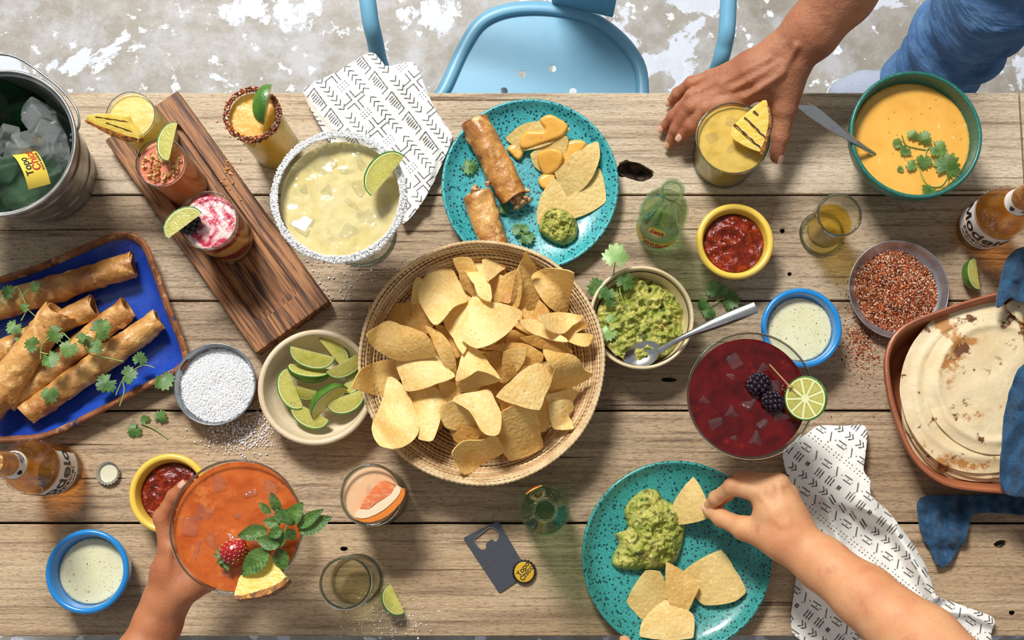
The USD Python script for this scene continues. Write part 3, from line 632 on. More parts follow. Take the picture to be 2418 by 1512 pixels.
dish('platter', 'cobalt blue glazed platter with a raw clay rim, holding rolled taquitos', 'platter',
     [(-330, 770), (-150, 695), (60, 633), (190, 580), (268, 548), (312, 549), (345, 572), (368, 625), (400, 715), (435, 805), (446, 855), (425, 878), (340, 922), (220, 985), (115, 1034), (20, 1046), (-150, 1050), (-330, 1040), (-420, 900)], 0.026,
     None, [('body', COBALT, [(0.045, 0.0), (0.038, 0.0), (0.010, 0.014), (0.0045, 0.0205), (0.0045, 0.0242), (0.008, 0.0195), (0.022, 0.0085), (0.036, 0.006), (0.05, 0.0055)], 'fan'),
            ('rim', CLAYRIM, [(0.0065, 0.0195), (0.002, 0.0195), (0.0, 0.0235), (0.001, 0.026), (0.0035, 0.0268), (0.007, 0.0245), (0.0095, 0.0205)], 'ring')])
TERRA = M('terracotta', srgb(170, 98, 60), 0.55, [('noise', 14, 0.4, 0.7, srgb(146, 78, 46), {'detail': 5}), ('noise', 150, 0.6, 0.75, srgb(190, 124, 84), {'amount': 0.6})], [('noise', 120, 0.15, 0.001, {})], coat_weight=0.2, coat_roughness=0.3)
dish('serving_dish', 'wide terracotta dish lined with a blue napkin and stacked tortillas', 'dish',
     [(2092, 830), (2130, 770), (2230, 727), (2355, 690), (2520, 665), (2680, 690), (2760, 800), (2760, 1050), (2640, 1150), (2470, 1168), (2280, 1158), (2205, 1132), (2150, 1075), (2112, 985), (2093, 905)], 0.07,
     None, [('body', TERRA, [(0.06, 0.0), (0.034, 0.0), (0.02, 0.006), (0.006, 0.04), (0.0, 0.066), (0.0008, 0.0692), (0.003, 0.0702), (0.0055, 0.069), (0.0068, 0.066), (0.013, 0.04), (0.026, 0.0105), (0.04, 0.007), (0.06, 0.0065)], 'fan')])

# ================================================================== drinks
GLASS = thin_glass('drinking_glass', (0.99, 0.995, 0.99), (0.72, 0.76, 0.73), 1.16)
RIMG = thick_glass('glass_rim', (0.42, 0.48, 0.44), (0.45, 0.5, 0.46), 0.22)  # dark tint stands in for the dark refraction along glass edges
HEAVY = thick_glass('heavy_glass', (0.97, 0.985, 0.97), (0.93, 0.95, 0.93), 0.5)
def ice_mat(name, col, milk, clear): 
    n = {'p': ('principled_bsdf', {'base_color': col, 'transmission_weight': 1.0 - milk, 'roughness': 0.04, 'ior': 1.36, 'coat_weight': 0.6}), 't': ('transparent_bsdf', {'color': (.95, .96, .96)}), 'x': ('mix_closure', {'fac': clear}), 'pos': ('geometry', {}), 'nz': ('noise_texture', {'scale': 85.0, 'detail': 2.0}), 'b': ('bump', {'strength': 0.7, 'distance': 0.005})}
    return usdkit.material(stage, '/World/Looks/' + name, n, [('pos.position', 'nz.vector'), ('nz.fac', 'b.height'), ('b.normal', 'p.normal'), ('p.BSDF', 'x.closure1'), ('t.BSDF', 'x.closure2')], surface='x.closure')
ICE = ice_mat('ice', (1.0, 1.0, 0.995), 0.07, 0.6)
def liquid(name, col, col2, rough=0.14, sss=0.25, scale=26, layers=(), bump=(('noise', 60, 0.2, 0.004, {'detail': 3}),)):
    return M(name, col, rough, [('noise', scale, 0.4, 0.66, col2, {'detail': 4, 'dist': 0.5})] + list(layers), bump, subsurface_weight=sss * 1.8 if rough > .2 else sss, subsurface_radius=(1, 0.75, 0.4), subsurface_scale=0.018 if rough > .2 else .012, specular_ior_level=0.5)
def inner_at(inn, z): return float(np.interp(z, inn[:, 1], inn[:, 0]))
def tumbler(label, px, py, h, r, rb, wall, base, level, liq, liq_label, foot=0.0, glass=None, liq_name='drink', shape=None, bump_amp=0.0004, sc=70, heavy=True, raise_=0.0):
    """a straight glass on the table (or at raise_ above it) whose rim is seen at (px, py); filled to level"""
    c = W(px, py, h + raise_); c[2] += raise_
    t = Thing('glass', label, 'glass', c)
    o = shape or [(rb, 0.003), (rb + (r - rb) * 0.25, h * 0.25), (rb + (r - rb) * 0.6, h * 0.6), (r, h)]
    o = np.vstack([[(0, 0), (rb * 0.7, 0), (rb - 0.0015, 0)], spl(o, 7)])
    prof, inn = shell_profile(o, wall, base)
    t.add('body', lathe(prof, 72, c), glass or GLASS, smooth=60)
    t.add('rim', lathe([(r - wall * 1.15, h - wall * .2), (r - wall / 2, h + wall * 0.45), (r + wall * 0.2, h - wall * .2), (r - wall / 2, h - wall * .7), (r - wall * 1.15, h - wall * .2)], 72, c), RIMG, smooth=True)
    if heavy: t.add('base', lathe([(0, 0.0006), (rb * 0.9, 0.0006), (rb - 0.001, 0.0026), (inner_at(inn, base + .0008) - 0.0004, base - 0.0006), (0, base - 0.0006)], 60, c), HEAVY, smooth=50)
    if liq is not None:
        pr = [(0, base + 0.0003)] + [(inner_at(inn, z) - 0.0003, z) for z in np.linspace(base + 0.0006, level - 0.0016, 14)]
        rt = inner_at(inn, level) - 0.0003
        body = lathe(pr + [(rt, level - 0.0014), (0, level - 0.0014)], 60, c)
        top = disc(c, rt, level, bump_amp, sc, 0.0022, 0.0013, seed=int(px))
        d = single(liq_name, cat([body, top]), liq, liq_label, 'drink', smooth=40)
    return t, c, inn
_slots = set()
def spot(dx, dy, R, what):
    """where a thing lies in a round vessel as the picture shows it; empty if another one already has that place"""
    r = math.hypot(dx, dy) / R; k = int(((math.degrees(math.atan2(dy, dx)) + 22.5) % 360) // 45)
    w = ('right', 'upper right', 'upper', 'upper left', 'left', 'lower left', 'lower', 'lower right')[k]
    s = ('just %s of centre' if r < .45 else 'halfway to the %s edge' if r < .75 else 'by the %s edge') % w
    if (what, s) in _slots: return ''
    _slots.add((what, s)); return s
def ice_cubes(label, group, c, n, rad, z, size, seed, name='ice_cube', avoid=()):
    rng = np.random.default_rng(seed); pts = []
    tries = 0
    while len(pts) < n and tries < 4000:
        tries += 1; a, rr = rng.random() * 2 * math.pi, rad * math.sqrt(rng.random()); p = np.array([rr * math.cos(a), rr * math.sin(a)])
        if all(np.hypot(*(p - q)) > size * 1.02 for q in pts) and all(np.hypot(*(p - np.array(q[:2]))) > q[2] for q in avoid): pts.append(p)
    for p in pts:
        s = size * rng.uniform(0.75, 1.05, 3); m = rbox(*s, 0.0025); v = np.array(m.vertices); v += (meshkit.fbm(v * 120 + rng.random(3) * 50, 2)[:, None] - 0.5) * 0.003 * np.sign(v)
        m = mk(v, m.faces); m.apply_transform(trimesh.transformations.random_rotation_matrix(rng.random(3)))
        top = m.vertices[:, 2].max()
        m.apply_translation((c[0] + p[0], c[1] + p[1], c[2] + z + rng.uniform(0.0018, 0.006) - top))
        w = spot(p[0], p[1], rad, group); single(name, m, ICE, label.replace('clear ice cube', 'clear ice cube ' + w) if w else label, 'ice', group, smooth=25)

YDRINK = liquid('yellow_slush', srgb(250, 206, 92), srgb(253, 220, 124), 0.3, layers=[('noise', 260, 0.55, 0.68, srgb(254, 238, 180), {'amount': 0.8})])
PDRINK = liquid('peach_slush', srgb(238, 122, 82), srgb(246, 146, 106), 0.3, layers=[('noise', 260, 0.58, 0.7, srgb(250, 190, 150), {'amount': 0.7})])
MDRINK = liquid('mango_slush', srgb(254, 180, 44), srgb(254, 196, 74), 0.3, layers=[('noise', 260, 0.55, 0.68, srgb(252, 228, 150), {'amount': 0.8})])
SWIRL = M('berry_swirl', srgb(238, 176, 108), 0.25, [('wave', 8, 0.45, 0.8, srgb(150, 20, 48), {'dist': 7.0, 'detail': 2, 'dscale': 1.2, 'dir': 'z', 'rot': (14, 10, 0)}), ('noise', 240, 0.6, 0.7, srgb(246, 210, 180), {'amount': 0.5})], [('noise', 80, 0.3, 0.002, {})], subsurface_weight=0.7, subsurface_radius=(1, .6, .4), subsurface_scale=0.015)
BERRYTOP = M('berry_ice', srgb(240, 206, 200), 0.3, [('noise', 48, 0.42, 0.54, srgb(190, 36, 72), {'detail': 5, 'dist': 0.8}), ('noise', 220, 0.55, 0.7, srgb(250, 236, 232), {'amount': 0.7})], [('noise', 150, 0.6, 0.003, {})])
PALE = liquid('pale_margarita', srgb(240, 224, 164), srgb(228, 208, 136), 0.06, 0.2, 40)
REDD = liquid('red_margarita', srgb(94, 11, 11), srgb(70, 6, 8), 0.06, 0.0, 40, [('noise', 70, 0.62, 0.72, srgb(146, 34, 26), {'amount': 0.5})])
ORANGED = liquid('orange_margarita', srgb(206, 102, 42), srgb(186, 82, 30), 0.06, 0.15, 40, [('noise', 60, 0.58, 0.7, srgb(222, 130, 66), {'amount': 0.7})])
GRAPE = liquid('grapefruit_drink', srgb(244, 204, 160), srgb(238, 190, 142), 0.12)
GOLD = liquid('golden_drink', srgb(226, 190, 96), srgb(204, 162, 66), 0.06, 0.15, 40)

# wooden tray with a long recess
TRAYW = M('dark_tray_wood', srgb(150, 98, 58), 0.5, [
    ('noise', 8, 0.35, 0.7, srgb(186, 130, 80), {'rot': (0, 0, 54), 'stretch': (0.4, 2.5, 1), 'detail': 5}), ('noise', 42, 0.46, 0.60, srgb(74, 40, 20), {'rot': (0, 0, 54), 'stretch': (0.16, 2.8, 1), 'detail': 5, 'rough': 0.65}),
    ('noise', 150, 0.52, 0.64, srgb(48, 25, 12), {'rot': (0, 0, 54), 'stretch': (0.12, 2.2, 1), 'detail': 3, 'amount': 0.8})], [('noise', 120, 0.35, 0.0014, {'rot': (0, 0, 54), 'stretch': (0.12, 2.6, 1), 'detail': 4})], specular_ior_level=0.35)
hT = 0.026
A, B_, C_, D_ = at(415, 214, hT), at(782, 714, hT), at(600, 833, hT), at(250, 331, hT)
u = ((B_ - A) + (C_ - D_)); u[2] = 0; Lt = np.linalg.norm(u) / 2; u /= np.linalg.norm(u); w = np.cross([0, 0, 1.0], u)
ctr = (A + B_ + C_ + D_) / 4; Wt = (np.linalg.norm(A - D_) + np.linalg.norm(B_ - C_)) / 2
Mt = np.eye(4); Mt[:3, 0] = u; Mt[:3, 1] = w; Mt[:3, 3] = (*ctr[:2], TABLE)
ob = rbox(Lt, Wt, hT, 0.0022); ob.apply_translation((0, 0, hT / 2))
def slot(l, wd, r, z0, z1):
    cs = mf.CrossSection([[(-l / 2, -wd / 2), (l / 2, -wd / 2), (l / 2, wd / 2), (-l / 2, wd / 2)]]).offset(-r, mf.JoinType.Miter).offset(r, mf.JoinType.Round, circular_segments=32)
    return mf.Manifold.extrude(cs, z1 - z0, scale_top=(1.0 + 0.012 / l * 1.0, 1.0 + 0.012 / wd)).translate((0, 0, z0))
tm = to_mf(ob) - slot(Lt - 0.068, Wt - 0.052, 0.013, 0.014, 0.05) 
tm = tm - slot(Lt - 0.088, Wt - 0.070, 0.005, 0.0115, 0.03)
v, f = vf(tm)
tray = Thing('wooden_tray', 'long narrow dark wooden tray with a carved recess, holding three drinks', 'tray', (*ctr[:2], TABLE))
tray.add('board', mk(v @ Mt[:3, :3].T + Mt[:3, 3], f), TRAYW, smooth=30)
TR = 0.0118
T1 = tumbler('glass of pale yellow slush with a grilled pineapple wedge, on the wooden tray', 308, 272, 0.125, 0.0315, 0.029, 0.0013, 0.007, 0.119, YDRINK, 'pale yellow slush at the far end of the wooden tray', raise_=TR)
T2 = tumbler('glass of peach-coloured slush with a lime wedge, middle of the wooden tray', 379, 383, 0.125, 0.0315, 0.029, 0.0013, 0.007, 0.117, PDRINK, 'peach-coloured slush in the middle glass of the tray', raise_=TR)
T3 = tumbler('glass of red and yellow swirled slush with a blackberry, on the wooden tray', 490, 520, 0.118, 0.0375, 0.033, 0.0013, 0.007, 0.104, SWIRL, 'red and yellow swirled slush in the near glass of the tray', raise_=TR)
single('berry_slush', disc(T3[1], 0.0345, 0.1055, 0.002, 80, 0.0018, 0.0012, seed=8, dome=0.003), BERRYTOP, 'pink and white berry slush topping the swirled glass', 'slush', smooth=True)
# tall glass with a chili rim
T4 = tumbler('tall glass of mango slush with a chili-crusted rim and lime wedge', 596, 271, 0.150, 0.0325, 0.0315, 0.0013, 0.007, 0.143, MDRINK, 'mango slush in the tall chili-rimmed glass')
def crust(thing, c, r, h, n, size, mat, seed, name, spread=0.0028, depth=0.006):
    rng = np.random.default_rng(seed); a = rng.random(n) * 2 * math.pi
    k = meshkit.fbm(np.column_stack([np.cos(a) * 5, np.sin(a) * 5, 0 * a]), 3, seed)
    rr = r + (rng.random(n) - 0.42) * spread * (0.6 + 0.9 * k); z = h + 0.0012 + np.abs(rng.normal(0, 0.0012, n)) - (rng.random(n) ** 2) * depth * (rr > r - spread * .1)
    thing.add(name, grains(np.column_stack([c[0] + rr * np.cos(a), c[1] + rr * np.sin(a), c[2] + z]), size, rng), mat, kind='stuff', smooth=False, col=grain_colours(n, *CH_P, rng) if mat is CHILI else None)
crust(T4[0], T4[1], 0.0325, 0.150, 2200, 0.0014, CHILI, 21, 'chili_rim', 0.0055, 0.007)

# stemmed margarita glasses
def margarita(label, px, py, h, r, level, liq, liq_label, raise_=0.0, bowl_h=0.105, foot=0.043, wall=0.0016, full=0.8):
    c = W(px, py, h + raise_); c[2] += raise_
    t = Thing('margarita_glass', label, 'glass', c)
    zb = h - bowl_h
    o = spl([(0.0052, zb - 0.008), (0.0065, zb - 0.002), (0.018, zb + 0.003), (r * 0.62, zb + bowl_h * 0.22), (r * 0.88, zb + bowl_h * 0.52), (r * 0.98, zb + bowl_h * 0.82), (r, h)], 7)
    prof, inn = shell_profile(np.vstack([[(0, zb - 0.008)], o]), wall, zb + 0.004)
    t.add('bowl', lathe(prof, 96, c), GLASS, smooth=60)
    t.add('rim', lathe([(r - wall * 1.3, h - .0004), (r - wall / 2, h + 0.0010), (r + wall * 0.3, h - .0004), (r - wall / 2, h - .0016), (r - wall * 1.3, h - .0004)], 96, c), RIMG, smooth=True)
    t.add('stem', lathe([(0, 0.0085)] + list(map(tuple, spl([(0.012, 0.0085), (0.0062, 0.016), (0.0052, zb * 0.5), (0.0056, zb - 0.0095)], 5))) + [(0, zb - 0.0085)], 32, c), HEAVY, smooth=50)
    t.add('foot', lathe([(0, 0.0)] + [(foot - 0.002, 0.0), (foot, 0.0016), (foot - 0.001, 0.003), (foot * 0.6, 0.0045), (0.012, 0.008), (0, 0.008)], 72, c), HEAVY, smooth=50)
    t.add('foot_edge', lathe([(foot - .0016, .0002), (foot + .0002, .0002), (foot + .0012, .0016), (foot - .0004, .0036), (foot - .0022, .0034), (foot - .0016, .0002)], 72, c), RIMG, smooth=True)
    pr = [(0, zb + 0.0045)] + [(inner_at(inn, z) - 0.0004, z) for z in np.linspace(zb + 0.005, level - 0.0016, 18)]
    rt = inner_at(inn, level) - 0.0004
    single('drink', cat([lathe(pr + [(rt, level - 0.0014), (0, level - 0.0014)], 72, c), disc(c, rt, level, 0.0022, 52, 0.0016, 0.0013, seed=int(px), oct=3)]), liq, liq_label, 'drink', smooth=40)
    return t, c, inn, rt
G1 = margarita('wide margarita glass with a thick white salt rim', 800, 464, 0.195, 0.0776, 0.177, PALE, 'cloudy pale yellow margarita in the salt-rimmed glass', foot=0.046)
crust(G1[0], G1[1], 0.0776, 0.195, 8000, 0.0012, SALT, 22, 'salt_rim', 0.0075, 0.012)
ice_cubes('clear ice cube in the pale salt-rimmed margarita', 'ice in the salt-rimmed margarita', G1[1], 14, 0.056, 0.177, 0.025, 31, avoid=[(0.047, 0.020, 0.024)])
G2 = margarita('wide glass of dark red margarita with blackberries', 1773, 934, 0.175, 0.0765, 0.150, REDD, 'dark red margarita in the wide glass near the blue bowl')
ice_cubes('clear ice cube in the dark red margarita', 'ice in the dark red margarita', G2[1], 12, 0.054, 0.150, 0.021, 32, avoid=[(0.01, 0.012, .018), (.025, -.008, .018), (.05, -.003, .02)])
HR = 0.05
G3 = margarita('wide glass of orange margarita held up in a hand', 557, 1243, 0.185, 0.0755, 0.174, ORANGED, 'orange margarita in the glass held by the hand', raise_=HR)
ice_cubes('clear ice cube in the orange margarita', 'ice in the orange margarita', G3[1], 14, 0.056, 0.174, 0.022, 33, avoid=[(0.005, -0.038, .022), (0.05, 0.0, .02)])

# short glass in the man's hand, grapefruit glass, two small tequila glasses
T5 = tumbler('short glass of golden iced drink in the man\'s hand', 1732, 326, 0.100, 0.0485, 0.0425, 0.0022, 0.010, 0.092, GOLD, 'golden iced drink in the short glass in the man\'s hand', bump_amp=0.0016, sc=55)
ice_cubes('clear ice cube in the golden drink in the man\'s hand', 'ice in the golden drink', T5[1], 5, 0.03, 0.092, 0.019, 34)
T6 = tumbler('short glass of pale grapefruit drink with a grapefruit slice', 876, 1170, 0.095, 0.0385, 0.0375, 0.0028, 0.009, 0.084, GRAPE, 'pale pink-orange grapefruit drink in the short glass')
ice_cubes('clear ice cube in the pale grapefruit drink', 'ice in the grapefruit drink', T6[1], 2, 0.012, 0.084, 0.017, 35, avoid=[(.01, -.006, .012)])
GREENISH = thick_glass('greenish_glass', (0.96, 0.985, 0.95), (0.97, 0.985, 0.96), 0.8)
TEQ = thick_glass('tequila', (1.0, 0.80, 0.28), (1.0, 0.84, 0.36), 0.8, 1.36)
TEQ2 = thick_glass('pale_tequila', (0.98, 0.95, 0.78), (0.98, 0.96, 0.84), 0.62, 1.36)
def shot(label, px, py, r, rb, h, level, liq, liq_label):
    c = W(px, py, h); t = Thing('glass', label, 'glass', c)
    o = np.vstack([[(0, 0), (rb * 0.7, 0)], spl([(rb - 0.001, 0.0), (rb, 0.004), (rb - 0.001, 0.016), (rb - 0.003, 0.022), (r * 0.98, 0.04), (r * 1.03, h * 0.75), (r, h)], 6)])
    prof, inn = shell_profile(o, 0.0026, 0.02)
    t.add('body', lathe(prof, 72, c), GREENISH, smooth=50)
    t.add('rim', lathe([(r - .0032, h - .0004), (r - .0014, h + .0014), (r + .0006, h - .0004), (r - .0014, h - .0022), (r - .0032, h - .0004)], 72, c), RIMG, smooth=True)
    t.add('foot_ring', lathe([(rb - .003, .0006), (rb - .0004, .0006), (rb + .0006, .003), (rb - .001, .005), (rb - .003, .004), (rb - .003, .0006)], 72, c), RIMG, smooth=True)
    pr = [(0, 0.0204)] + [(inner_at(inn, z) - 0.0003, z) for z in np.linspace(0.0206, level, 12)] + [(0, level)]
    single('drink', lathe(pr, 60, c), liq, liq_label, 'drink', smooth=40)
shot('small thick greenish glass of amber tequila below the green queso bowl', 1982, 508, 0.0285, 0.030, 0.108, 0.062, TEQ, 'amber tequila in the small greenish glass')
shot('small thick greenish glass nearly empty, beside the squeezed lime', 816, 1377, 0.0322, 0.0325, 0.1, 0.045, TEQ2, 'pale tequila left in the small glass beside the squeezed lime')

# ------------------------------------------------------------------ bottles
GREENG = thick_glass('green_bottle_glass', (0.80, 0.94, 0.80), (0.84, 0.95, 0.85), 0.72)
AMBER = thick_glass('amber_beer', (0.97, 0.46, 0.08), (1.0, 0.66, 0.22), 0.8, 1.36)
CLEARB = thick_glass('clear_bottle_glass', (0.98, 0.96, 0.93), (0.985, 0.975, 0.96), 0.82, 1.45, 0.03, (900, 0.25, 0.0006))
WATER = thick_glass('mineral_water', (0.88, 0.97, 0.84), (0.92, 0.98, 0.90), 0.75, 1.33)
LABELW = M('white_label', srgb(236, 228, 222), 0.5)
LABELY = M('yellow_label', srgb(238, 206, 78), 0.45)
INK = M('black_ink', srgb(28, 24, 26), 0.5); REDINK = M('red_ink', srgb(186, 44, 32), 0.5); GOLDINK = M('gold_ink', srgb(196, 138, 58), 0.35, metallic=0.4)
FOIL = M('copper_foil', srgb(206, 150, 92), 0.36, [('noise', 90, 0.45, 0.7, srgb(178, 116, 62), {'detail': 5})], [('noise', 120, 0.7, 0.003, {'detail': 5})], metallic=0.55)
def profile_fn(o): o = np.asarray(o); return lambda z: np.interp(z, o[:, 1], o[:, 0])
def droplets(R, z0, z1, a0, a1, n, size, loc, seed):
    rng = np.random.default_rng(seed); s = trimesh.creation.icosphere(1, 1.0); out = []
    for _ in range(n):
        z = rng.uniform(z0, z1); a = math.radians(rng.uniform(a0, a1)); r = float(R(z)); k = size * math.exp(rng.normal(0, 0.35))
        out.append(mk(s.vertices * k * np.array([1, 1, 1]) + np.array([r * math.cos(a), r * math.sin(a), z]) + np.asarray(loc), s.faces))
    return cat(out)
DROP = thick_glass('water_drop', (1, 1, 1), (0.95, 0.95, 0.95), 0.3, 1.33)
def beer_bottle(label, px, py, ang, seed):
    c = np.array([*at(px, py, 0)[:2], TABLE]); t = Thing('beer_bottle', label, 'bottle', c)
    o = np.vstack([[(0, 0), (0.026, 0)], spl([(0.0315, 0.0015), (0.0335, 0.008), (0.0345, 0.05), (0.0345, 0.095), (0.0325, 0.112), (0.0235, 0.137), (0.0165, 0.152), (0.0145, 0.168), (0.0135, 0.198), (0.0132, 0.206)], 6)])
    R = profile_fn(o[2:])
    prof, inn = shell_profile(o, 0.0022, 0.004)
    t.add('glass_body', lathe(prof, 64, c), CLEARB, smooth=50)
    t.add('beer', lathe([(0, 0.0045)] + [(inner_at(inn, z) - 0.0003, z) for z in np.linspace(0.005, 0.128, 20)] + [(0, 0.128)], 56, c), AMBER, smooth=50)
    L = t.add('label', band_on(R, 0.030, 0.096, ang - 74, ang + 74, c), LABELW, smooth=True)
    t.add('edge_line', band_on(R, 0.0930, 0.0950, ang - 73, ang + 73, c, 0.0005), GOLDINK, L, smooth=True)
    t.add('edge_line', band_on(R, 0.0310, 0.0322, ang - 73, ang + 73, c, 0.0005), GOLDINK, L, smooth=True)
    t.add('lettering', text_on('Modelo', 0.021, R, 0.060, ang, c, bold=True, squash=0.92), INK, L)
    t.add('lettering', text_on('Especial', 0.0085, R, 0.046, ang + 4, c), INK, L)
    t.add('lettering', text_on('CERVEZA PILSNER', 0.003, R, 0.038, ang, c), INK, L)
    t.add('flourish', tube([np.array([(R(0.056 + 0.0015 * math.sin(s * 2)) + 0.0006) * math.cos(math.radians(ang - 50 + 100 * s)), (R(0.059) + 0.0006) * math.sin(math.radians(ang - 50 + 100 * s)), 0.056 + 0.002 * s]) + c for s in np.linspace(0, 1, 24)], 0.0004, 5), GOLDINK, L)
    N = t.add('neck_label', band_on(R, 0.150, 0.172, 0, 359.5, c, 0.0002, 60), LABELW, smooth=True)
    t.add('edge_line', band_on(R, 0.1500, 0.1512, 0, 359.5, c, 0.0005, 60), GOLDINK, N, smooth=True)
    t.add('emblem', cat([blob((R(0.1605) * math.cos(math.radians(ang + d)) + c[0], R(0.1605) * math.sin(math.radians(ang + d)) + c[1], 0.1605 + TABLE), (0.0032, 0.0032, 0.0042)) for d in (0,)]), INK, N, smooth=True)
    for k, s in enumerate(('DESDE 1925', 'CERVECERIA', 'MEXICO')): t.add('lettering', text_on(s, 0.0022, R, 0.164 - 0.004 * k, ang + 80, c), INK, N)
    fo = [(float(R(z)) + 0.0006, z) for z in np.linspace(0.170, 0.2075, 12)]
    fo = fo + [(0.0146, 0.208), (0.0149, 0.2115), (0.0142, 0.2135), (0, 0.2138)]
    t.add('foil', rough_up(lathe([(fo[0][0] - 0.0008, fo[0][1])] + fo, 48, c), 0.0007, 160, seed), FOIL, smooth=50)
    t.add('droplets', droplets(R, 0.095, 0.149, ang - 150, ang + 150, 160, 0.0008, c, seed), DROP, kind='stuff', smooth=True)
beer_bottle('amber beer bottle with a white label standing at the left table edge', 143, 1110, -38, 41)
beer_bottle('amber beer bottle with a white label standing at the right table edge', 2308, 543, 222, 42)

def soda_profile():
    return np.vstack([[(0, 0), (0.022, 0)], spl([(0.028, 0.0015), (0.0305, 0.008), (0.0315, 0.04), (0.0315, 0.09), (0.0295, 0.112), (0.0215, 0.142), (0.0155, 0.168), (0.0132, 0.19), (0.0132, 0.2)], 6)])
def soda_bottle(label, px, py, ang, seed, level=0.11, M4=None, name='soda_bottle', open_=True):
    c = np.array([*at(px, py, 0)[:2], TABLE]) if M4 is None else np.zeros(3)
    t = Thing(name, label, 'bottle', c if M4 is None else M4[:3, 3])
    fx = (lambda m: m) if M4 is None else (lambda m: moved(m, M4))
    o = soda_profile(); R = profile_fn(o[2:])
    prof, inn = shell_profile(o, 0.0024, 0.005)
    t.add('glass_body', fx(lathe(prof, 64, c)), GREENG, smooth=50)
    t.add('lip', fx(lathe([(0.0108, 0.2), (0.0108, 0.2065), (0.0125, 0.2085), (0.0148, 0.207), (0.0152, 0.203), (0.0148, 0.199), (0.0133, 0.1975), (0.0131, 0.2), (0.0108, 0.2)], 56, c)), GREENG, smooth=50)
    t.add('water', fx(lathe([(0, 0.0055)] + [(inner_at(inn, z) - 0.0003, z) for z in np.linspace(0.006, level, 18)] + [(0, level)], 56, c)), WATER, smooth=50)
    L = t.add('label', fx(band_on(R, 0.022, 0.05, ang - 62, ang + 62, c)), LABELY, smooth=True)
    t.add('lettering', fx(text_on('Topo', 0.008, R, 0.0385, ang - 8, c, bold=True)), INK, L)
    t.add('lettering', fx(text_on('Chico', 0.0095, R, 0.0275, ang + 8, c, bold=True)), REDINK, L)
    t.add('lettering', fx(text_on('AGUA MINERAL', 0.0028, R, 0.0236, ang, c)), INK, L)
    n = t.add('shoulder_emblem', fx(moved(mk(*vf(blob((0, 0, 0), (0.0012, 0.011, 0.0135)))), trs((float(R(0.105)) - 0.0005, 0, 0.105)) @ rot((0, 1, 0), -14)) if False else text_emblem(R, ang, c)), LABELY, smooth=True)
    t.add('lettering', fx(text_on('Topo', 0.0052, R, 0.1035, ang, c, bold=True, depth=0.0006)), REDINK, n)
    t.add('lettering', fx(text_on('Chico', 0.0052, R, 0.0965, ang, c, bold=True, depth=0.0006)), REDINK, n)
    t.add('droplets', fx(droplets(R, 0.055, 0.16, 0, 360, 120, 0.0006, c, seed)), DROP, kind='stuff', smooth=True)
    return t
def text_emblem(R, ang, c):
    """an oval sticker wrapped round the shoulder"""
    v, T = [], []
    for r in np.linspace(0.15, 1, 5):
        for a in np.arange(28) / 28 * 2 * math.pi:
            z = 0.102 + 0.0135 * r * math.sin(a); rr = float(R(z)) + 0.0003; t = math.radians(ang) + 0.012 * r * math.cos(a) / rr
            v.append((rr * math.cos(t), rr * math.sin(t), z))
    q = [(i * 28 + j, i * 28 + (j + 1) % 28, (i + 1) * 28 + (j + 1) % 28, (i + 1) * 28 + j) for i in range(4) for j in range(28)]
    f = np.vstack([quads(q), [(0, j, j + 1) for j in range(1, 27)]])
    return mk(np.array(v) + np.asarray(c), f)
soda_bottle('open pale green soda bottle standing between the turquoise plate and the red salsa', 1553, 541, 250, 43, 0.115)
soda_bottle('open green soda bottle seen straight from above near the bottle opener', 1287, 1208, 118, 44, 0.105)

# ================================================================== basket, chips
STRAW = M('straw_coil', srgb(206, 170, 122), 0.7, [('noise', 45, 0.42, 0.66, srgb(186, 146, 98), {'detail': 4}), ('noise', 320, 0.5, 0.7, srgb(150, 110, 68), {'amount': 0.6})])
STRAW2 = M('pale_straw_coil', srgb(224, 196, 152), 0.7, [('noise', 45, 0.42, 0.66, srgb(204, 172, 126), {'detail': 4}), ('noise', 320, 0.5, 0.7, srgb(166, 128, 86), {'amount': 0.6})])
DARKREED = M('dark_reed', srgb(78, 56, 36), 0.8)
bc = W(1137, 852, 0.075)
bk = Thing('woven_basket', 'wide round coiled straw basket heaped with tortilla chips', 'basket', bc)
bp = spl(np.array([(0.078, 0.0035), (0.098, 0.008), (0.124, 0.026), (0.144, 0.050), (0.1565, 0.0735)]), 20)
Lb = np.concatenate([[0], np.cumsum(np.linalg.norm(np.diff(bp, axis=0), axis=1))])
pitch = 0.0058; nr = int(Lb[-1] / pitch)
def coil(r, z, tr, mat, wraps, seed):
    n = wraps * 3; k = 6; v = []; a = np.arange(n) / n * 2 * math.pi
    bulge = 1 + 0.20 * np.array([1.0, -0.2, -0.9])[np.arange(n) % 3] + 0.05 * np.sin(a * 7 + seed)
    wob = 0.0006 * np.sin(a * 3 + seed) + 0.0004 * np.sin(a * 8 + seed * 2)
    for j in range(n):
        for b in np.arange(k) / k * 2 * math.pi:
            rr = r + wob[j] + tr * bulge[j] * math.cos(b); v.append((rr * math.cos(a[j] + 0.01 * math.sin(b)), rr * math.sin(a[j]), z + tr * bulge[j] * math.sin(b)))
    q = [(j * k + i, ((j + 1) % n) * k + i, ((j + 1) % n) * k + (i + 1) % k, j * k + (i + 1) % k) for j in range(n) for i in range(k)]
    return mk(np.array(v) + bc, quads(q))
for i in range(nr + 1):
    s = Lb[-1] - i * pitch; r, z = np.interp(s, Lb, bp[:, 0]), np.interp(s, Lb, bp[:, 1])
    bk.add('coil', coil(r, z, 0.00256, STRAW2 if i in (0, 1, 2, 5, 8) else STRAW, int(2 * math.pi * r / 0.0064), i), STRAW2 if i in (0, 1, 2, 5, 8) else STRAW, smooth=60)
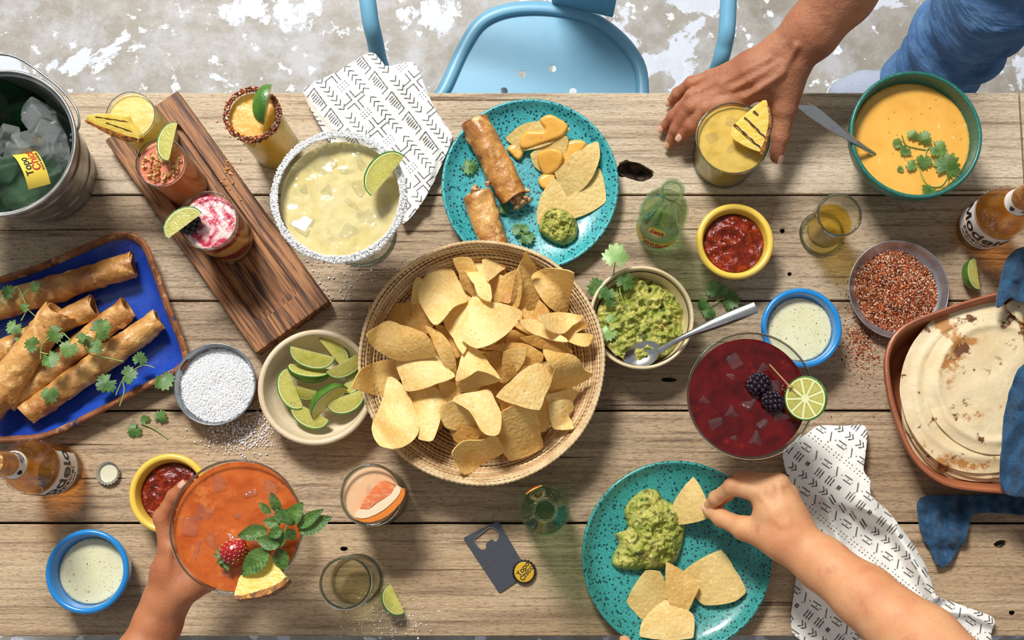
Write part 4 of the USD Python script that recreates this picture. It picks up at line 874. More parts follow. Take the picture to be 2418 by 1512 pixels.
for i in range(1, int(0.078 / 0.0058)):
    r = 0.078 - i * 0.0058 + 0.0001
    bk.add('coil', coil(r, 0.0034, 0.0030, STRAW, max(6, int(2 * math.pi * r / 0.0064)), i), STRAW, smooth=60)
o = np.vstack([[(0, 0.0006)], np.column_stack([bp[:, 0], bp[:, 1] - 0.0016])]); i_ = o + np.array([-0.0006, 0.0016])
bk.add('reed_core', lathe(np.vstack([o, i_[::-1][:-1], [(0, 0.0022)]]), 72, bc), DARKREED)

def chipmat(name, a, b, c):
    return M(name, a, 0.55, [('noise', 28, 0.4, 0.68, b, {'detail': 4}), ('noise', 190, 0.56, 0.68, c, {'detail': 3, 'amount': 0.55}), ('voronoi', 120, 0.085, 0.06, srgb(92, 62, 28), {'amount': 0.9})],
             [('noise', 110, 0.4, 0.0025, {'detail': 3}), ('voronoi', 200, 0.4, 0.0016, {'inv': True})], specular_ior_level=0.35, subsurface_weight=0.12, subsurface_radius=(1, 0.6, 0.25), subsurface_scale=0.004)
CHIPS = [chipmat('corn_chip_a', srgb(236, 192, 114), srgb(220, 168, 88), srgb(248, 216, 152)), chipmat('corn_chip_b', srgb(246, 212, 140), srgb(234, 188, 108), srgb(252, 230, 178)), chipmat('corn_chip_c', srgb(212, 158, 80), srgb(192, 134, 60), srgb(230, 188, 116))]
DASH = chipmat('pale_chip', srgb(230, 196, 122), srgb(214, 174, 98), srgb(242, 216, 154))
def chip_mesh(poly, hf, step=9, thick=0.0016, soft=3):
    p = np.asarray(poly, float)
    if len(p) <= 9 and soft:                                   # crisp corners, slightly bowed edges
        c = p.mean(0); o = []
        for a, b in zip(p, np.roll(p, -1, 0)):
            nn = np.array([(b - a)[1], -(b - a)[0]]); nn = nn if nn @ ((a + b) / 2 - c) > 0 else -nn
            o += [a + (b - a) * t + nn * 0.05 * 4 * t * (1 - t) for t in (0, .25, .5, .75)]
        m, P = sheet(o, hf, step, thick, 0)
    else: m, P = sheet(p, hf, step, thick, soft)
    v, f = vf(m); n = len(v) // 2
    w = 0.0013 * (meshkit.fbm(v[:n] * 60 + 3, 2) - 0.5); v[:n, 2] += w; v[n:, 2] += w
    return mk(v, f)
def tilted(poly, h, az=0.0, lift=0.0, bend=0.0, baz=0.0, base=None):
    """height over picture points: h at the middle, rising by lift towards picture direction az, bent by bend along direction baz"""
    p = np.asarray(poly, float); c = p.mean(0); s = 0.5 * np.max(np.linalg.norm(p - c, axis=1)) * 2
    d1 = np.array([math.cos(math.radians(az)), -math.sin(math.radians(az))]); d2 = np.array([math.cos(math.radians(baz)), -math.sin(math.radians(baz))])
    def f(P):
        q = (P - c) / s
        out = h + lift * (q @ d1) + bend * ((q @ d2) ** 2)
        return out + (base(P) if base else 0)
    return f
Z5 = lambda pts: [(806 + x / 3, 504 + y / 3) for x, y in pts]
def dome(P):
    d = np.hypot(P[:, 0] - 1125, (P[:, 1] - 850)) / 290
    r = np.hypot(P[:, 0] - 1137, P[:, 1] - 852) / 293 * 0.1565
    return np.maximum(0.080 - 0.050 * d ** 1.7, np.interp(r, bp[:, 0], bp[:, 1]) + 0.0045 + np.clip(r - .150, 0, .02) * .5)
# (layer, outline in a three-times enlargement, where it rises to, lift, bend, bend direction, tone, label)
CH = [
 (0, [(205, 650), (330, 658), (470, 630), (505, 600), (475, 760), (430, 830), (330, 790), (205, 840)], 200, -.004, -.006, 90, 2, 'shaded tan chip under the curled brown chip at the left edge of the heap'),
 (2, [(530, 450), (578, 462), (560, 560), (640, 690), (655, 790), (545, 780), (500, 660), (500, 560)], 90, .004, .006, 0, 0, 'narrow folded chip edge left of the big rounded chip in the basket'),
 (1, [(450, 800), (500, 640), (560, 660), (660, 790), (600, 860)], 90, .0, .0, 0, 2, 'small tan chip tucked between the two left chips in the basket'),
 (3, [(545, 545), (600, 430), (680, 380), (770, 376), (815, 440), (865, 550), (900, 620), (800, 660), (715, 760), (655, 790), (590, 700), (550, 620)], 80, .010, -.008, 20, 1, 'large rounded blistered chip at the upper left of the basket heap'),
 (1, [(790, 322), (915, 312), (1000, 520), (985, 600), (930, 590), (850, 500), (830, 420)], 90, .012, .004, 0, 0, 'narrow standing chip at the top of the heap, behind the strip-shaped chip'),
 (3, [(868, 385), (958, 294), (980, 298), (1032, 450), (1068, 585), (1060, 625), (975, 590), (940, 500)], 90, .014, -.004, 0, 1, 'strip-shaped pale chip standing near the top of the basket heap'),
 (1, [(1000, 328), (1100, 300), (1255, 290), (1210, 350), (1120, 415), (1040, 480)], 40, .010, .006, 40, 1, 'pointed chip leaning to the right at the top rim of the heap'),
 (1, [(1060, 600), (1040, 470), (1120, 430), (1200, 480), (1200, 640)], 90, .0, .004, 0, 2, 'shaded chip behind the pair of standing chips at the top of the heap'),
 (2, [(1110, 512), (1150, 440), (1245, 396), (1280, 500), (1250, 680), (1180, 660), (1080, 640)], 60, .008, .008, 30, 0, 'curved shaded chip left of the tall pointed chip in the basket'),
 (4, [(1310, 268), (1345, 340), (1388, 400), (1345, 445), (1372, 530), (1408, 610), (1368, 742), (1280, 705), (1203, 655), (1215, 520), (1238, 420), (1282, 330)], 95, .018, .008, 0, 0, 'tall pointed wavy chip at the upper right of the basket heap'),
 (3, [(1338, 442), (1430, 394), (1540, 398), (1645, 422), (1622, 570), (1592, 730), (1470, 665), (1390, 560)], 60, .008, -.008, 140, 0, 'square bubbly chip at the upper right rim of the heap'),
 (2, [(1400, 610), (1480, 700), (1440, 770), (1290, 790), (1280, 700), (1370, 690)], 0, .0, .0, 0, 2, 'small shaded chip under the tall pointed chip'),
 (3, [(710, 635), (930, 608), (960, 700), (880, 850), (890, 950), (860, 1000), (790, 880), (730, 790), (715, 720)], 120, .006, .004, 60, 1, 'pale chip under the left side of the top centre chip'),
 (6, [(928, 588), (1060, 628), (1282, 690), (1222, 805), (1090, 912), (960, 958), (895, 930), (833, 870), (895, 740)], 90, .004, -.010, 30, 1, 'big pale four-cornered chip on top of the middle of the heap'),
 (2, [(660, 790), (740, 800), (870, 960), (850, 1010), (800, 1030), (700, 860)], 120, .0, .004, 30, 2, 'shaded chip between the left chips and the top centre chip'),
 (4, [(1253, 757), (1400, 755), (1475, 835), (1600, 890), (1610, 915), (1400, 868), (1325, 835)], 100, .006, .008, 0, 1, 'ruffled chip edge to the right of the top centre chip'),
 (5, [(1400, 725), (1530, 700), (1722, 735), (1640, 792), (1570, 855), (1470, 832)], 60, .006, .012, 20, 1, 'bright pale ruffled chip at the right of the heap'),
 (4, [(1610, 790), (1752, 770), (1740, 812), (1660, 850), (1790, 862), (1742, 948), (1600, 905), (1545, 880)], -10, .008, .008, 90, 0, 'pale wavy chip at the far right rim of the heap'),
 (5, [(183, 855), (330, 758), (420, 790), (605, 862), (672, 1012), (550, 1030), (400, 1046), (305, 1005), (215, 940)], 100, .010, -.014, 100, 0, 'wide brown curled chip at the left of the heap'),
 (3, [(383, 1050), (560, 1030), (690, 1010), (765, 1110), (815, 1152), (680, 1205), (460, 1265), (420, 1170)], 90, .004, -.006, 40, 1, 'broad pale chip below the wide brown curled chip'),
 (4, [(590, 795), (700, 845), (785, 960), (818, 1142), (750, 1100), (690, 1000), (640, 880)], 45, .008, -.006, 135, 0, 'narrow curved chip right of the wide brown curled chip'),
 (1, [(75, 1232), (140, 1110), (230, 1060), (345, 1033), (420, 1060), (420, 1180), (340, 1190), (290, 1302), (180, 1265)], 180, .010, .0, 0, 0, 'blistered pale chip sticking out over the left rim of the basket'),
 (3, [(330, 1160), (395, 1180), (470, 1270), (540, 1440), (552, 1540), (490, 1625), (382, 1668), (262, 1640), (213, 1520), (260, 1400), (300, 1280)], 90, .010, -.014, 20, 1, 'tall curled chip at the lower left of the heap'),
 (2, [(478, 1262), (600, 1240), (660, 1228), (755, 1320), (705, 1420), (682, 1530), (642, 1618), (540, 1598), (555, 1480)], 90, .008, -.012, 0, 1, 'rolled pale chip beside the tall curled chip at the lower left'),
 (1, [(690, 1180), (810, 1200), (850, 1290), (740, 1340), (700, 1270)], 90, .0, .0, 0, 0, 'small chip in the gap left of the heap centre'),
 (5, [(888, 925), (960, 958), (1052, 1070), (1132, 1182), (1000, 1120), (960, 1112), (830, 1190), (806, 1190), (830, 1090)], 110, .008, -.010, 50, 1, 'folded pale chip standing at the centre of the heap'),
 (4, [(812, 1190), (960, 1108), (1080, 1130), (1130, 1185), (1000, 1222), (882, 1272), (830, 1262)], 60, .004, .006, 0, 0, 'darker flap of chip below the folded centre chip'),
 (4, [(1000, 970), (1120, 928), (1300, 922), (1435, 1000), (1420, 1055), (1290, 1082), (1160, 1210), (1150, 980)], 60, .004, -.006, 90, 2, 'long shaded chip just below the top centre chip'),
 (5, [(1150, 982), (1312, 955), (1290, 1060), (1195, 1172), (1150, 1212)], 60, .006, .006, 0, 0, 'three-cornered tan chip right of the folded centre chip'),
 (3, [(1010, 990), (1150, 975), (1160, 1210), (1100, 1180), (1040, 1060)], 60, .002, .004, 0, 2, 'shaded tan chip between the folded centre chip and the long chip'),
 (3, [(1268, 885), (1400, 865), (1540, 905), (1645, 990), (1500, 990), (1440, 965), (1340, 930)], 80, .006, .004, 0, 2, 'tan chip under the ruffled chips at the right'),
 (5, [(1428, 965), (1530, 985), (1640, 1000), (1702, 1060), (1722, 1110), (1782, 1150), (1640, 1232), (1465, 1285), (1490, 1180), (1512, 1080), (1470, 1065)], 100, .012, -.018, 100, 0, 'curled-over chip at the right rim of the heap'),
 (6, [(1093, 1300), (1200, 1190), (1330, 1082), (1460, 1050), (1520, 1075), (1492, 1180), (1442, 1290), (1405, 1395), (1240, 1357)], 60, .006, -.008, 30, 1, 'big pale flat chip at the lower right of the heap'),
 (2, [(1440, 1292), (1530, 1270), (1705, 1228), (1642, 1325), (1560, 1345), (1470, 1340)], 0, .004, .0, 0, 1, 'thin pale chip edge below the curled-over chip'),
 (2, [(1470, 1350), (1600, 1318), (1642, 1332), (1642, 1402), (1600, 1420), (1650, 1525), (1500, 1530)], 0, .006, -.008, 0, 1, 'small rolled chip at the lower right rim of the heap'),
 (5, [(785, 1325), (850, 1280), (965, 1262), (1050, 1248), (1092, 1330), (1135, 1425), (1120, 1560), (1050, 1575), (990, 1540), (905, 1400)], 100, .008, -.010, 30, 1, 'curled pale chip at the lower middle of the heap'),
 (3, [(708, 1365), (790, 1328), (900, 1400), (960, 1500), (975, 1560), (880, 1545), (740, 1520), (698, 1430)], 150, .004, .006, 40, 0, 'bumpy chip left of the curled chip at the lower middle'),
 (4, [(1020, 1545), (1110, 1425), (1240, 1360), (1370, 1385), (1410, 1560), (1432, 1662), (1195, 1758), (1090, 1600)], 100, .006, -.008, 10, 0, 'large square chip at the bottom of the heap'),
 (4, [(790, 1690), (868, 1615), (1000, 1610), (1080, 1572), (1148, 1692), (1060, 1745), (960, 1805), (900, 1850), (850, 1835), (800, 1745)], 130, .010, .016, 20, 0, 'cupped chip at the bottom edge of the basket'),
 (2, [(760, 1520), (880, 1512), (980, 1540), (960, 1640), (880, 1640), (815, 1630)], 90, .0, .0, 0, 2, 'shaded chip above the cupped chip at the bottom'),
 (2, [(1360, 1400), (1482, 1330), (1492, 1440), (1445, 1545), (1390, 1560)], 0, .0, .004, 0, 0, 'tan chip right of the large square chip at the bottom'),
 (2, [(1120, 1310), (1240, 1340), (1380, 1400), (1150, 1440)], 90, .0, .0, 0, 2, 'shaded sliver of chip under the big pale flat chip'),
]
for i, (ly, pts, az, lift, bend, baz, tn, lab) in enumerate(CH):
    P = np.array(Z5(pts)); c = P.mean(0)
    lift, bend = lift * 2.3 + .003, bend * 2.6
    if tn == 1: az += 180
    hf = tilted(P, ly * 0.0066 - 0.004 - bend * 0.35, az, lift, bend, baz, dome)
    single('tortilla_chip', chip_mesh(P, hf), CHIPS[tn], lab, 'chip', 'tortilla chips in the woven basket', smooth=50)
# the bed of chips they lie on
rng = np.random.default_rng(77)
for i in range(34):
    a = rng.random() * 6.283; r = 205 * math.sqrt(rng.random()); cx, cy = 1130 + r * math.cos(a), 855 + r * math.sin(a); s = rng.uniform(42, 58); b = rng.random() * 6.283
    P = np.array([(cx + s * math.cos(b + t) * k, cy + s * math.sin(b + t) * k) for t, k in ((0, 1.0), (2.0, 1.0), (3.1, 0.9), (4.2, 1.0))])
    hf = tilted(P, -0.016 - 0.004 * (i % 3), rng.random() * 360, rng.uniform(0, 0.012), rng.uniform(-.008, .008), rng.random() * 180, dome)
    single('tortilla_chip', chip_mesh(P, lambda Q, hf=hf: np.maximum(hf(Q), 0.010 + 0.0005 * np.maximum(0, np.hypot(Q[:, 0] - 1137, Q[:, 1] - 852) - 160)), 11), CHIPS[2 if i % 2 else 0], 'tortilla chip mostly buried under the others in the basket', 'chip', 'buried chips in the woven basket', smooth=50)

# ================================================================== herbs, fruit
LEAF = M('cilantro_leaf', srgb(62, 106, 40), 0.45, [('noise', 90, 0.4, 0.65, srgb(104, 148, 70), {}), ('noise', 40, 0.5, 0.7, srgb(44, 84, 34), {})], [('noise', 260, 0.4, 0.0012, {'stretch': (1, 3, 1)})], subsurface_weight=0.15, subsurface_radius=(0.4, 1, 0.2), subsurface_scale=0.003)
PALELEAF = M('pale_cilantro_leaf', srgb(140, 178, 100), 0.45, [('noise', 90, 0.4, 0.65, srgb(166, 198, 128), {})], [('noise', 260, 0.4, 0.0012, {})])
STEM = M('herb_stem', srgb(150, 172, 92), 0.45)
def leaf_mesh(c, s, ang, seed, tilt=8):
    """a lobed, toothed coriander leaf; ang is the picture direction it points"""
    rng = np.random.default_rng(seed); n = 84; th = np.linspace(-150, 150, n); r = np.zeros(n)
    for a, w, k in ((0, 44, 1.0), (-68, 38, 0.88), (68, 38, 0.88), (-126, 32, 0.62), (126, 32, 0.62)):
        r = np.maximum(r, k * np.clip(1 - (np.abs(th - a) / (w * 1.05)) ** 3.2, 0.0, 1) ** 0.5 * (1 - .42) + k * .42 * (np.abs(th - a) < 70))
    r = r * (1 + 0.10 * np.cos(np.radians(th * 15))) * (0.96 + 0.08 * rng.random(n)); r = np.concatenate([r, [0.08]]); th = np.concatenate([th, [180]])
    v = [(0.1, 0, 0)]; f = []; N = n + 1
    for k in (0.5, 1.0): v += [(0.1 + k * a * math.cos(math.radians(t)), k * a * math.sin(math.radians(t)), 0) for a, t in zip(r, th)]
    v = np.array(v); d = np.hypot(v[:, 0], v[:, 1]); v[:, 2] = 0.16 * d * np.cos(3 * np.arctan2(v[:, 1], v[:, 0] + 0.3) + rng.random() * 3) - 0.12 * d * d + 0.05
    for j in range(N):
        k = (j + 1) % N; f += [(0, 1 + j, 1 + k), (1 + j, 1 + N + j, 1 + N + k), (1 + j, 1 + N + k, 1 + k)]
    v *= s; f = np.array(f); m = len(v)
    b = np.sort(np.array([(1 + N + j, 1 + N + (j + 1) % N) for j in range(N)]), 1)
    full = mk(np.vstack([v, v - [0, 0, 0.0004]]), np.vstack([f, f[:, ::-1] + m, quads([(1 + N + j, 1 + N + j + m, 1 + N + (j + 1) % N + m, 1 + N + (j + 1) % N) for j in range(N)])]))
    full.apply_transform(rot((0, 1, 0), -tilt)); full.apply_transform(rot((0, 0, 1), ang)); full.apply_translation(c)
    return full
def sprig(label, stems, leaves, seed, mat=None, r=0.00075, group=None):
    mat = mat or LEAF; L0 = leaves[0]; t = Thing('cilantro_sprig', label, 'herb', at(L0[0], L0[1], L0[2]), group)
    for p in stems: t.add('stem', tube(spl(np.array([at(*q) for q in p]), 6), np.linspace(r * 1.3, r * 0.8, (len(p) - 1) * 6 + 1), 7), STEM, smooth=60)
    for i, (x, y, h, s, a) in enumerate(leaves): t.add('leaf', leaf_mesh(at(x, y, h), 1.18 * s * mpp(y, h), a, seed * 50 + i, 4 + (i * 7) % 16), mat, smooth=60)
z4 = lambda x, y, h: (x / 3, 504 + y / 3, h)
z4l = lambda x, y, h, s, a: (x / 3, 504 + y / 3, h, s / 3 * 0.62, a)
sprig('cilantro sprig lying across the dark taquito at the far side of the blue platter', [[z4(125, 515, .052), z4(165, 600, .055), z4(200, 680, .054), z4(262, 738, .053)], [z4(160, 585, .055), z4(205, 530, .058)], [z4(150, 760, .05), z4(195, 680, .054)]],
      [z4l(75, 565, .055, 85, 160), z4l(232, 526, .060, 70, 25), z4l(190, 668, .056, 55, 180), z4l(112, 790, .054, 95, 235), z4l(122, 885, .052, 30, 250)], 1)
sprig('leafy cilantro sprig in the middle of the taquito pile', [[z4(288, 1032, .066), z4(300, 930, .073), z4(380, 860, .073), z4(450, 850, .073)], [z4(450, 850, .073), z4(500, 900, .073)], [z4(285, 985, .07), z4(345, 1000, .072)]],
      [z4l(415, 850, .075, 105, 200), z4l(500, 935, .075, 110, 250), z4l(250, 935, .074, 90, 170), z4l(345, 1015, .073, 110, 300), z4l(560, 890, .073, 70, 20)], 2)
sprig('cilantro sprig with a long pale stem on the middle taquito', [[z4(872, 1050, .046), z4(760, 1025, .053), z4(640, 1000, .056), z4(596, 925, .062), z4(640, 880, .062)]],
      [z4l(690, 835, .064, 130, 35), z4l(660, 930, .062, 95, 320), z4l(640, 905, .063, 70, 200)], 3)
sprig('single cilantro leaf on the nearest taquito', [[z4(330, 1240, .049), z4(352, 1262, .050)]], [z4l(352, 1258, .051, 105, 280)], 4)
sprig('cilantro sprig hanging over the near rim of the blue platter', [[z4(848, 1366, .033), z4(880, 1260, .038), z4(872, 1170, .040), z4(940, 1115, .042), z4(1020, 1075, .042), z4(1095, 1095, .042)], [z4(820, 1288, .034), z4(862, 1190, .038)]],
      [z4l(985, 1050, .044, 85, 80), z4l(890, 1150, .042, 105, 10), z4l(775, 1185, .038, 120, 225), z4l(1150, 1165, .042, 120, 300), z4l(720, 1210, .034, 60, 250)], 5)
sprig('cilantro sprig lying on the planks under the salt dish', [[(333, 1000, .002), (362, 1012, .002), (396, 1036, .001)]], [(322, 1012, .003, 18, 230), (376, 990, .004, 17, 60), (345, 995, .003, 12, 120)], 6)
z3 = lambda x, y, h: (1612 + x / 3, y / 3, h)
z3l = lambda x, y, h, s, a: (1612 + x / 3, y / 3, h, s / 3 * 0.62, a)
Q = 0.0716
sprig('cilantro sprig floating on the orange queso', [[z3(1552, 958, Q + .006), z3(1582, 1025, Q), z3(1640, 1045, Q), z3(1730, 1058, Q), z3(1765, 1025, Q)], [z3(1680, 1145, Q), z3(1690, 1230, Q), z3(1740, 1312, Q), z3(1825, 1320, Q), z3(1872, 1265, Q)], [z3(1730, 1058, Q), z3(1715, 1120, Q)]],
      [z3l(1535, 1018, Q + .003, 60, 160), z3l(1620, 968, Q + .004, 62, 60), z3l(1700, 995, Q + .004, 88, 60), z3l(1585, 1055, Q + .002, 70, 230), z3l(1790, 1042, Q + .003, 105, 320), z3l(1712, 1122, Q + .003, 92, 260), z3l(1605, 1165, Q + .002, 68, 330), z3l(1552, 1195, Q + .001, 40, 200), z3l(1862, 1205, Q + .004, 150, 65), z3l(1758, 1342, Q + .003, 100, 230)], 7)
z5 = lambda x, y, h: (806 + x / 3, 504 + y / 3, h)
z5l = lambda x, y, h, s, a: (806 + x / 3, 504 + y / 3, h, s / 3 * 0.62, a)
sprig('pale cilantro leaf standing up at the back rim of the guacamole bowl', [[z5(1925, 470, .05), z5(1932, 400, .066), z5(1940, 350, .078)]], [z5l(1938, 335, .080, 150, 85)], 8, PALELEAF)
sprig('dark cilantro sprig lying on the guacamole', [[z5(1970, 500, .055), z5(1978, 570, .055), z5(2020, 680, .054)], [z5(1910, 620, .054), z5(1975, 570, .055)]], [z5l(1838, 520, .056, 120, 200), z5l(1995, 505, .058, 110, 60), z5l(1890, 545, .057, 90, 250), z5l(1920, 620, .055, 70, 200)], 9)
sprig('cilantro sprig half under the basket side of the guacamole', [[z5(1900, 760, .05), z5(1895, 840, .05)]], [z5l(1895, 825, .052, 100, 260), z5l(1905, 760, .052, 60, 80)], 10, PALELEAF)
z6 = lambda x, y, h: (1612 + x / 3, 504 + y / 3, h)
z6l = lambda x, y, h, s, a: (1612 + x / 3, 504 + y / 3, h, s / 3 * 0.62, a)
sprig('small dark cilantro sprig lying on the planks below the red salsa', [[z6(180, 690, .002), z6(215, 640, .004), z6(300, 600, .004)]], [z6l(165, 635, .005, 75, 200), z6l(235, 560, .006, 105, 110), z6l(320, 610, .005, 115, 340), z6l(185, 685, .004, 80, 260), z6l(275, 575, .006, 80, 60)], 11)
sprig('dark cilantro leaf on the turquoise plate left of the whole taquito', [[(1110, 375, .012), (1107, 392, .010)]], [(1108, 386, .012, 21, 265)], 12)
sprig('dark cilantro sprig on the turquoise plate between taquito and guacamole', [[(1222, 548, .012), (1245, 556, .011)]], [(1228, 545, .013, 16, 140), (1242, 556, .013, 18, 300), (1236, 545, .014, 12, 40)], 13)
sprig('cilantro leaf peeping out beneath the broken taquito', [[(1185, 480, .010), (1187, 492, .009)]], [(1187, 490, .011, 13, 300)], 14)

PEEL = M('lime_peel', srgb(56, 104, 30), 0.32, [('noise', 30, 0.4, 0.7, srgb(96, 142, 44), {}), ('voronoi', 420, 0.2, 0.1, srgb(40, 80, 24), {'amount': 0.5})], [('voronoi', 520, 0.35, 0.001, {'inv': True})], coat_weight=0.3, coat_roughness=0.2)
PITH = M('lime_pith', srgb(222, 226, 168), 0.5)
FLESH = M('lime_flesh', srgb(198, 188, 90), 0.25, [('noise', 420, 0.45, 0.65, srgb(206, 202, 112), {'detail': 3}), ('noise', 40, 0.5, 0.7, srgb(168, 168, 62), {})], [('noise', 320, 0.5, 0.0015, {})], subsurface_weight=0.3, subsurface_radius=(1, 1, 0.4), subsurface_scale=0.006, coat_weight=0.3)
def wedge_part(r0, r1, L, R, alpha, nu=22, na=10):
    u = np.linspace(0.06, math.pi - 0.06, nu); a = np.radians(np.linspace(-alpha / 2, alpha / 2, na)) - math.pi / 2; V = []
    for k in (r1, r0):
        for t in u:
            for b in a: V.append((k ** 0.5 * L * math.cos(t) if k else L * 0.93 * math.cos(t), k * R * math.sin(t) ** 0.85 * math.cos(b), k * R * math.sin(t) ** 0.85 * math.sin(b)))
    q = []; N = nu * na
    for i in range(nu - 1):
        for j in range(na - 1):
            k = i * na + j; q += [(k, k + na, k + na + 1, k + 1), (N + k, N + k + 1, N + k + na + 1, N + k + na)]
        k = i * na; q += [(k, N + k, N + k + na, k + na)]; k = i * na + na - 1; q += [(k, k + na, N + k + na, N + k)]
    for j in range(na - 1):
        q += [(j, j + 1, N + j + 1, N + j)]; k = (nu - 1) * na + j; q += [(k, N + k, N + k + 1, k + 1)]
    return mk(V, quads(q))
def lime_wedge(label, px, py, h, ang, roll, L=0.028, R=0.023, alpha=62, pitch=0, group=None):
    c = at(px, py, h); t = Thing('lime_wedge', label, 'lime', c, group)
    Mx = trs(c) @ rot((0, 0, 1), ang) @ rot((0, 1, 0), -pitch) @ rot((1, 0, 0), roll) @ trs((0, 0, R * 0.5))
    t.add('flesh', rough_up(moved(wedge_part(0.0, 0.87, L * 0.985, R, alpha), Mx), 0.0004, 260, int(px)), FLESH, smooth=40)
    t.add('pith', moved(wedge_part(0.872, 0.925, L * 0.99, R, alpha), Mx), PITH, smooth=40)
    t.add('peel', moved(wedge_part(0.927, 1.0, L, R, alpha), Mx), PEEL, smooth=40)
G_ = 'lime wedges in the wooden bowl'
for args in [('pale lime wedge lying uppermost at the back of the wooden bowl', 737, 846, .042, -14, -42, .031, .023), ('lime wedge showing dark green peel under the pale uppermost one', 728, 884, .034, -8, -105, .029, .022),
             ('lime wedge leaning on the left side of the wooden bowl', 684, 924, .033, -66, -52, .029, .024), ('lime wedge turned to show its dark green peel in the middle of the bowl', 768, 940, .044, 42, 118, .030, .025),
             ('lime wedge nearest the front of the wooden bowl', 729, 984, .032, -28, -48, .028, .023), ('lime wedge at the front right of the wooden bowl', 820, 952, .036, 22, -50, .026, .023),
             ('pale lime wedge at the back right of the wooden bowl', 792, 832, .032, -50, 30, .026, .022), ('pale lime wedge under the basket rim in the bowl', 818, 866, .036, 30, -35, .026, .021),
             ('small lime piece in the middle of the wooden bowl', 721, 926, .030, -15, -20, .016, .018), ('lime wedge half hidden by the basket rim', 838, 902, .024, 55, -60, .022, .02)]:
    lime_wedge(*args, group=G_)
lime_wedge('lime wedge hooked on the salt-rimmed margarita', 899, 404, .206, 52, 72, .032, .027, 58)
lime_wedge('lime wedge with dark peel standing in the tall chili-rimmed glass', 622, 244, .168, 78, 158, .026, .021, 60, 12)
lime_wedge('pale lime wedge standing in the peach-coloured slush', 396, 335, .146, 80, 55, .026, .022, 50)
lime_wedge('curved lime slice on the rim of the swirled slush', 427, 521, .140, 38, 66, .027, .024, 50)
lime_wedge('squeezed lime wedge beside the small empty glass', 925, 1421, .014, -62, -62, .021, .021, 100)
lime_wedge('squeezed lime chunk between the beer bottle and the terracotta dish', 2290, 650, .014, 95, 66, .022, .021, 110)

DRUPE = M('blackberry_drupelets', srgb(30, 22, 34), 0.18, [('noise', 120, 0.5, 0.7, srgb(62, 30, 48), {})], specular_ior_level=0.6)
def blackberry(label, px, py, h, r=0.0115, ang=0, seed=0):
    c = at(px, py, h); rng = np.random.default_rng(seed); n = 46; ms = [blob((0, 0, 0), (r * 1.05, r * .84, r * .84), 2)]; s = trimesh.creation.icosphere(2, 1.0)
    for i in range(n):
        z = 1 - 2 * (i + 0.5) / n; a = i * 2.399963; q = np.array([z, math.sqrt(1 - z * z) * math.cos(a), math.sqrt(1 - z * z) * math.sin(a)]) * np.array([1.12, 0.92, 0.92]) * r
        ms.append(mk(s.vertices * r * 0.27 * rng.uniform(0.9, 1.1) + q, s.faces))
    m = cat(ms); m.apply_transform(rot((0, 0, 1), ang)); m.apply_translation(c)
    single('blackberry', m, DRUPE, label, 'blackberry', smooth=60)
blackberry('blackberry on the swirled slush beside the lime slice', 448, 529, .127, .0115, 40, 1)
blackberry('blackberry in the middle of the dark red margarita', 1791, 906, .155, .0118, 20, 2)
blackberry('blackberry next to the lime wheel in the dark red margarita', 1825, 947, .155, .0112, -30, 3)
# lime wheel on a pick
wc = at(1903, 941, 0.182); Mw = trs(wc) @ rot((0, 0, 1), 8) @ rot((0, 1, 0), -34) @ rot((0, 0, 1), 12)
wh = Thing('lime_slice', 'round lime slice on the rim of the dark red margarita', 'lime', wc); r = 0.0265
wh.add('peel', moved(lathe([(r - .0016, -.0022), (r, -.0018), (r + .0004, 0), (r, .0018), (r - .0016, .0022), (r - .0016, -.0022)], 56), Mw), PEEL, smooth=50)
wh.add('pith', moved(lathe([(0, -.0019), (r - .0015, -.0019), (r - .0015, .0019), (0, .0019)], 56), Mw), PITH)
for k in range(9):
    a0, a1 = math.radians(k * 40 + 3), math.radians(k * 40 + 37); mid = (a0 + a1) / 2
    pts = [(0.003 * math.cos(mid), 0.003 * math.sin(mid))] + [((r - .0034) * math.cos(a), (r - .0034) * math.sin(a)) for a in np.linspace(a0, a1, 7)]
    m = trimesh.creation.extrude_polygon(Polygon(pts).buffer(-0.0008).buffer(0.0007), 0.0046); m.apply_translation((0, 0, -.0023)); wh.add('segment', moved(m, Mw), FLESH)
PICK = M('bamboo_pick', srgb(176, 140, 84), 0.5)
pk = Thing('cocktail_pick', 'thin bamboo pick with a looped knot leaning in the dark red margarita', 'pick', at(1880, 930, .17))
pk.add('stick', tube([at(1817, 861, .168), at(1885, 935, .180)], 0.0009, 7), PICK); pk.add('knot', blob(at(1866, 914, .178), (.0032, .0024, .0022), 2), PICK, smooth=True)

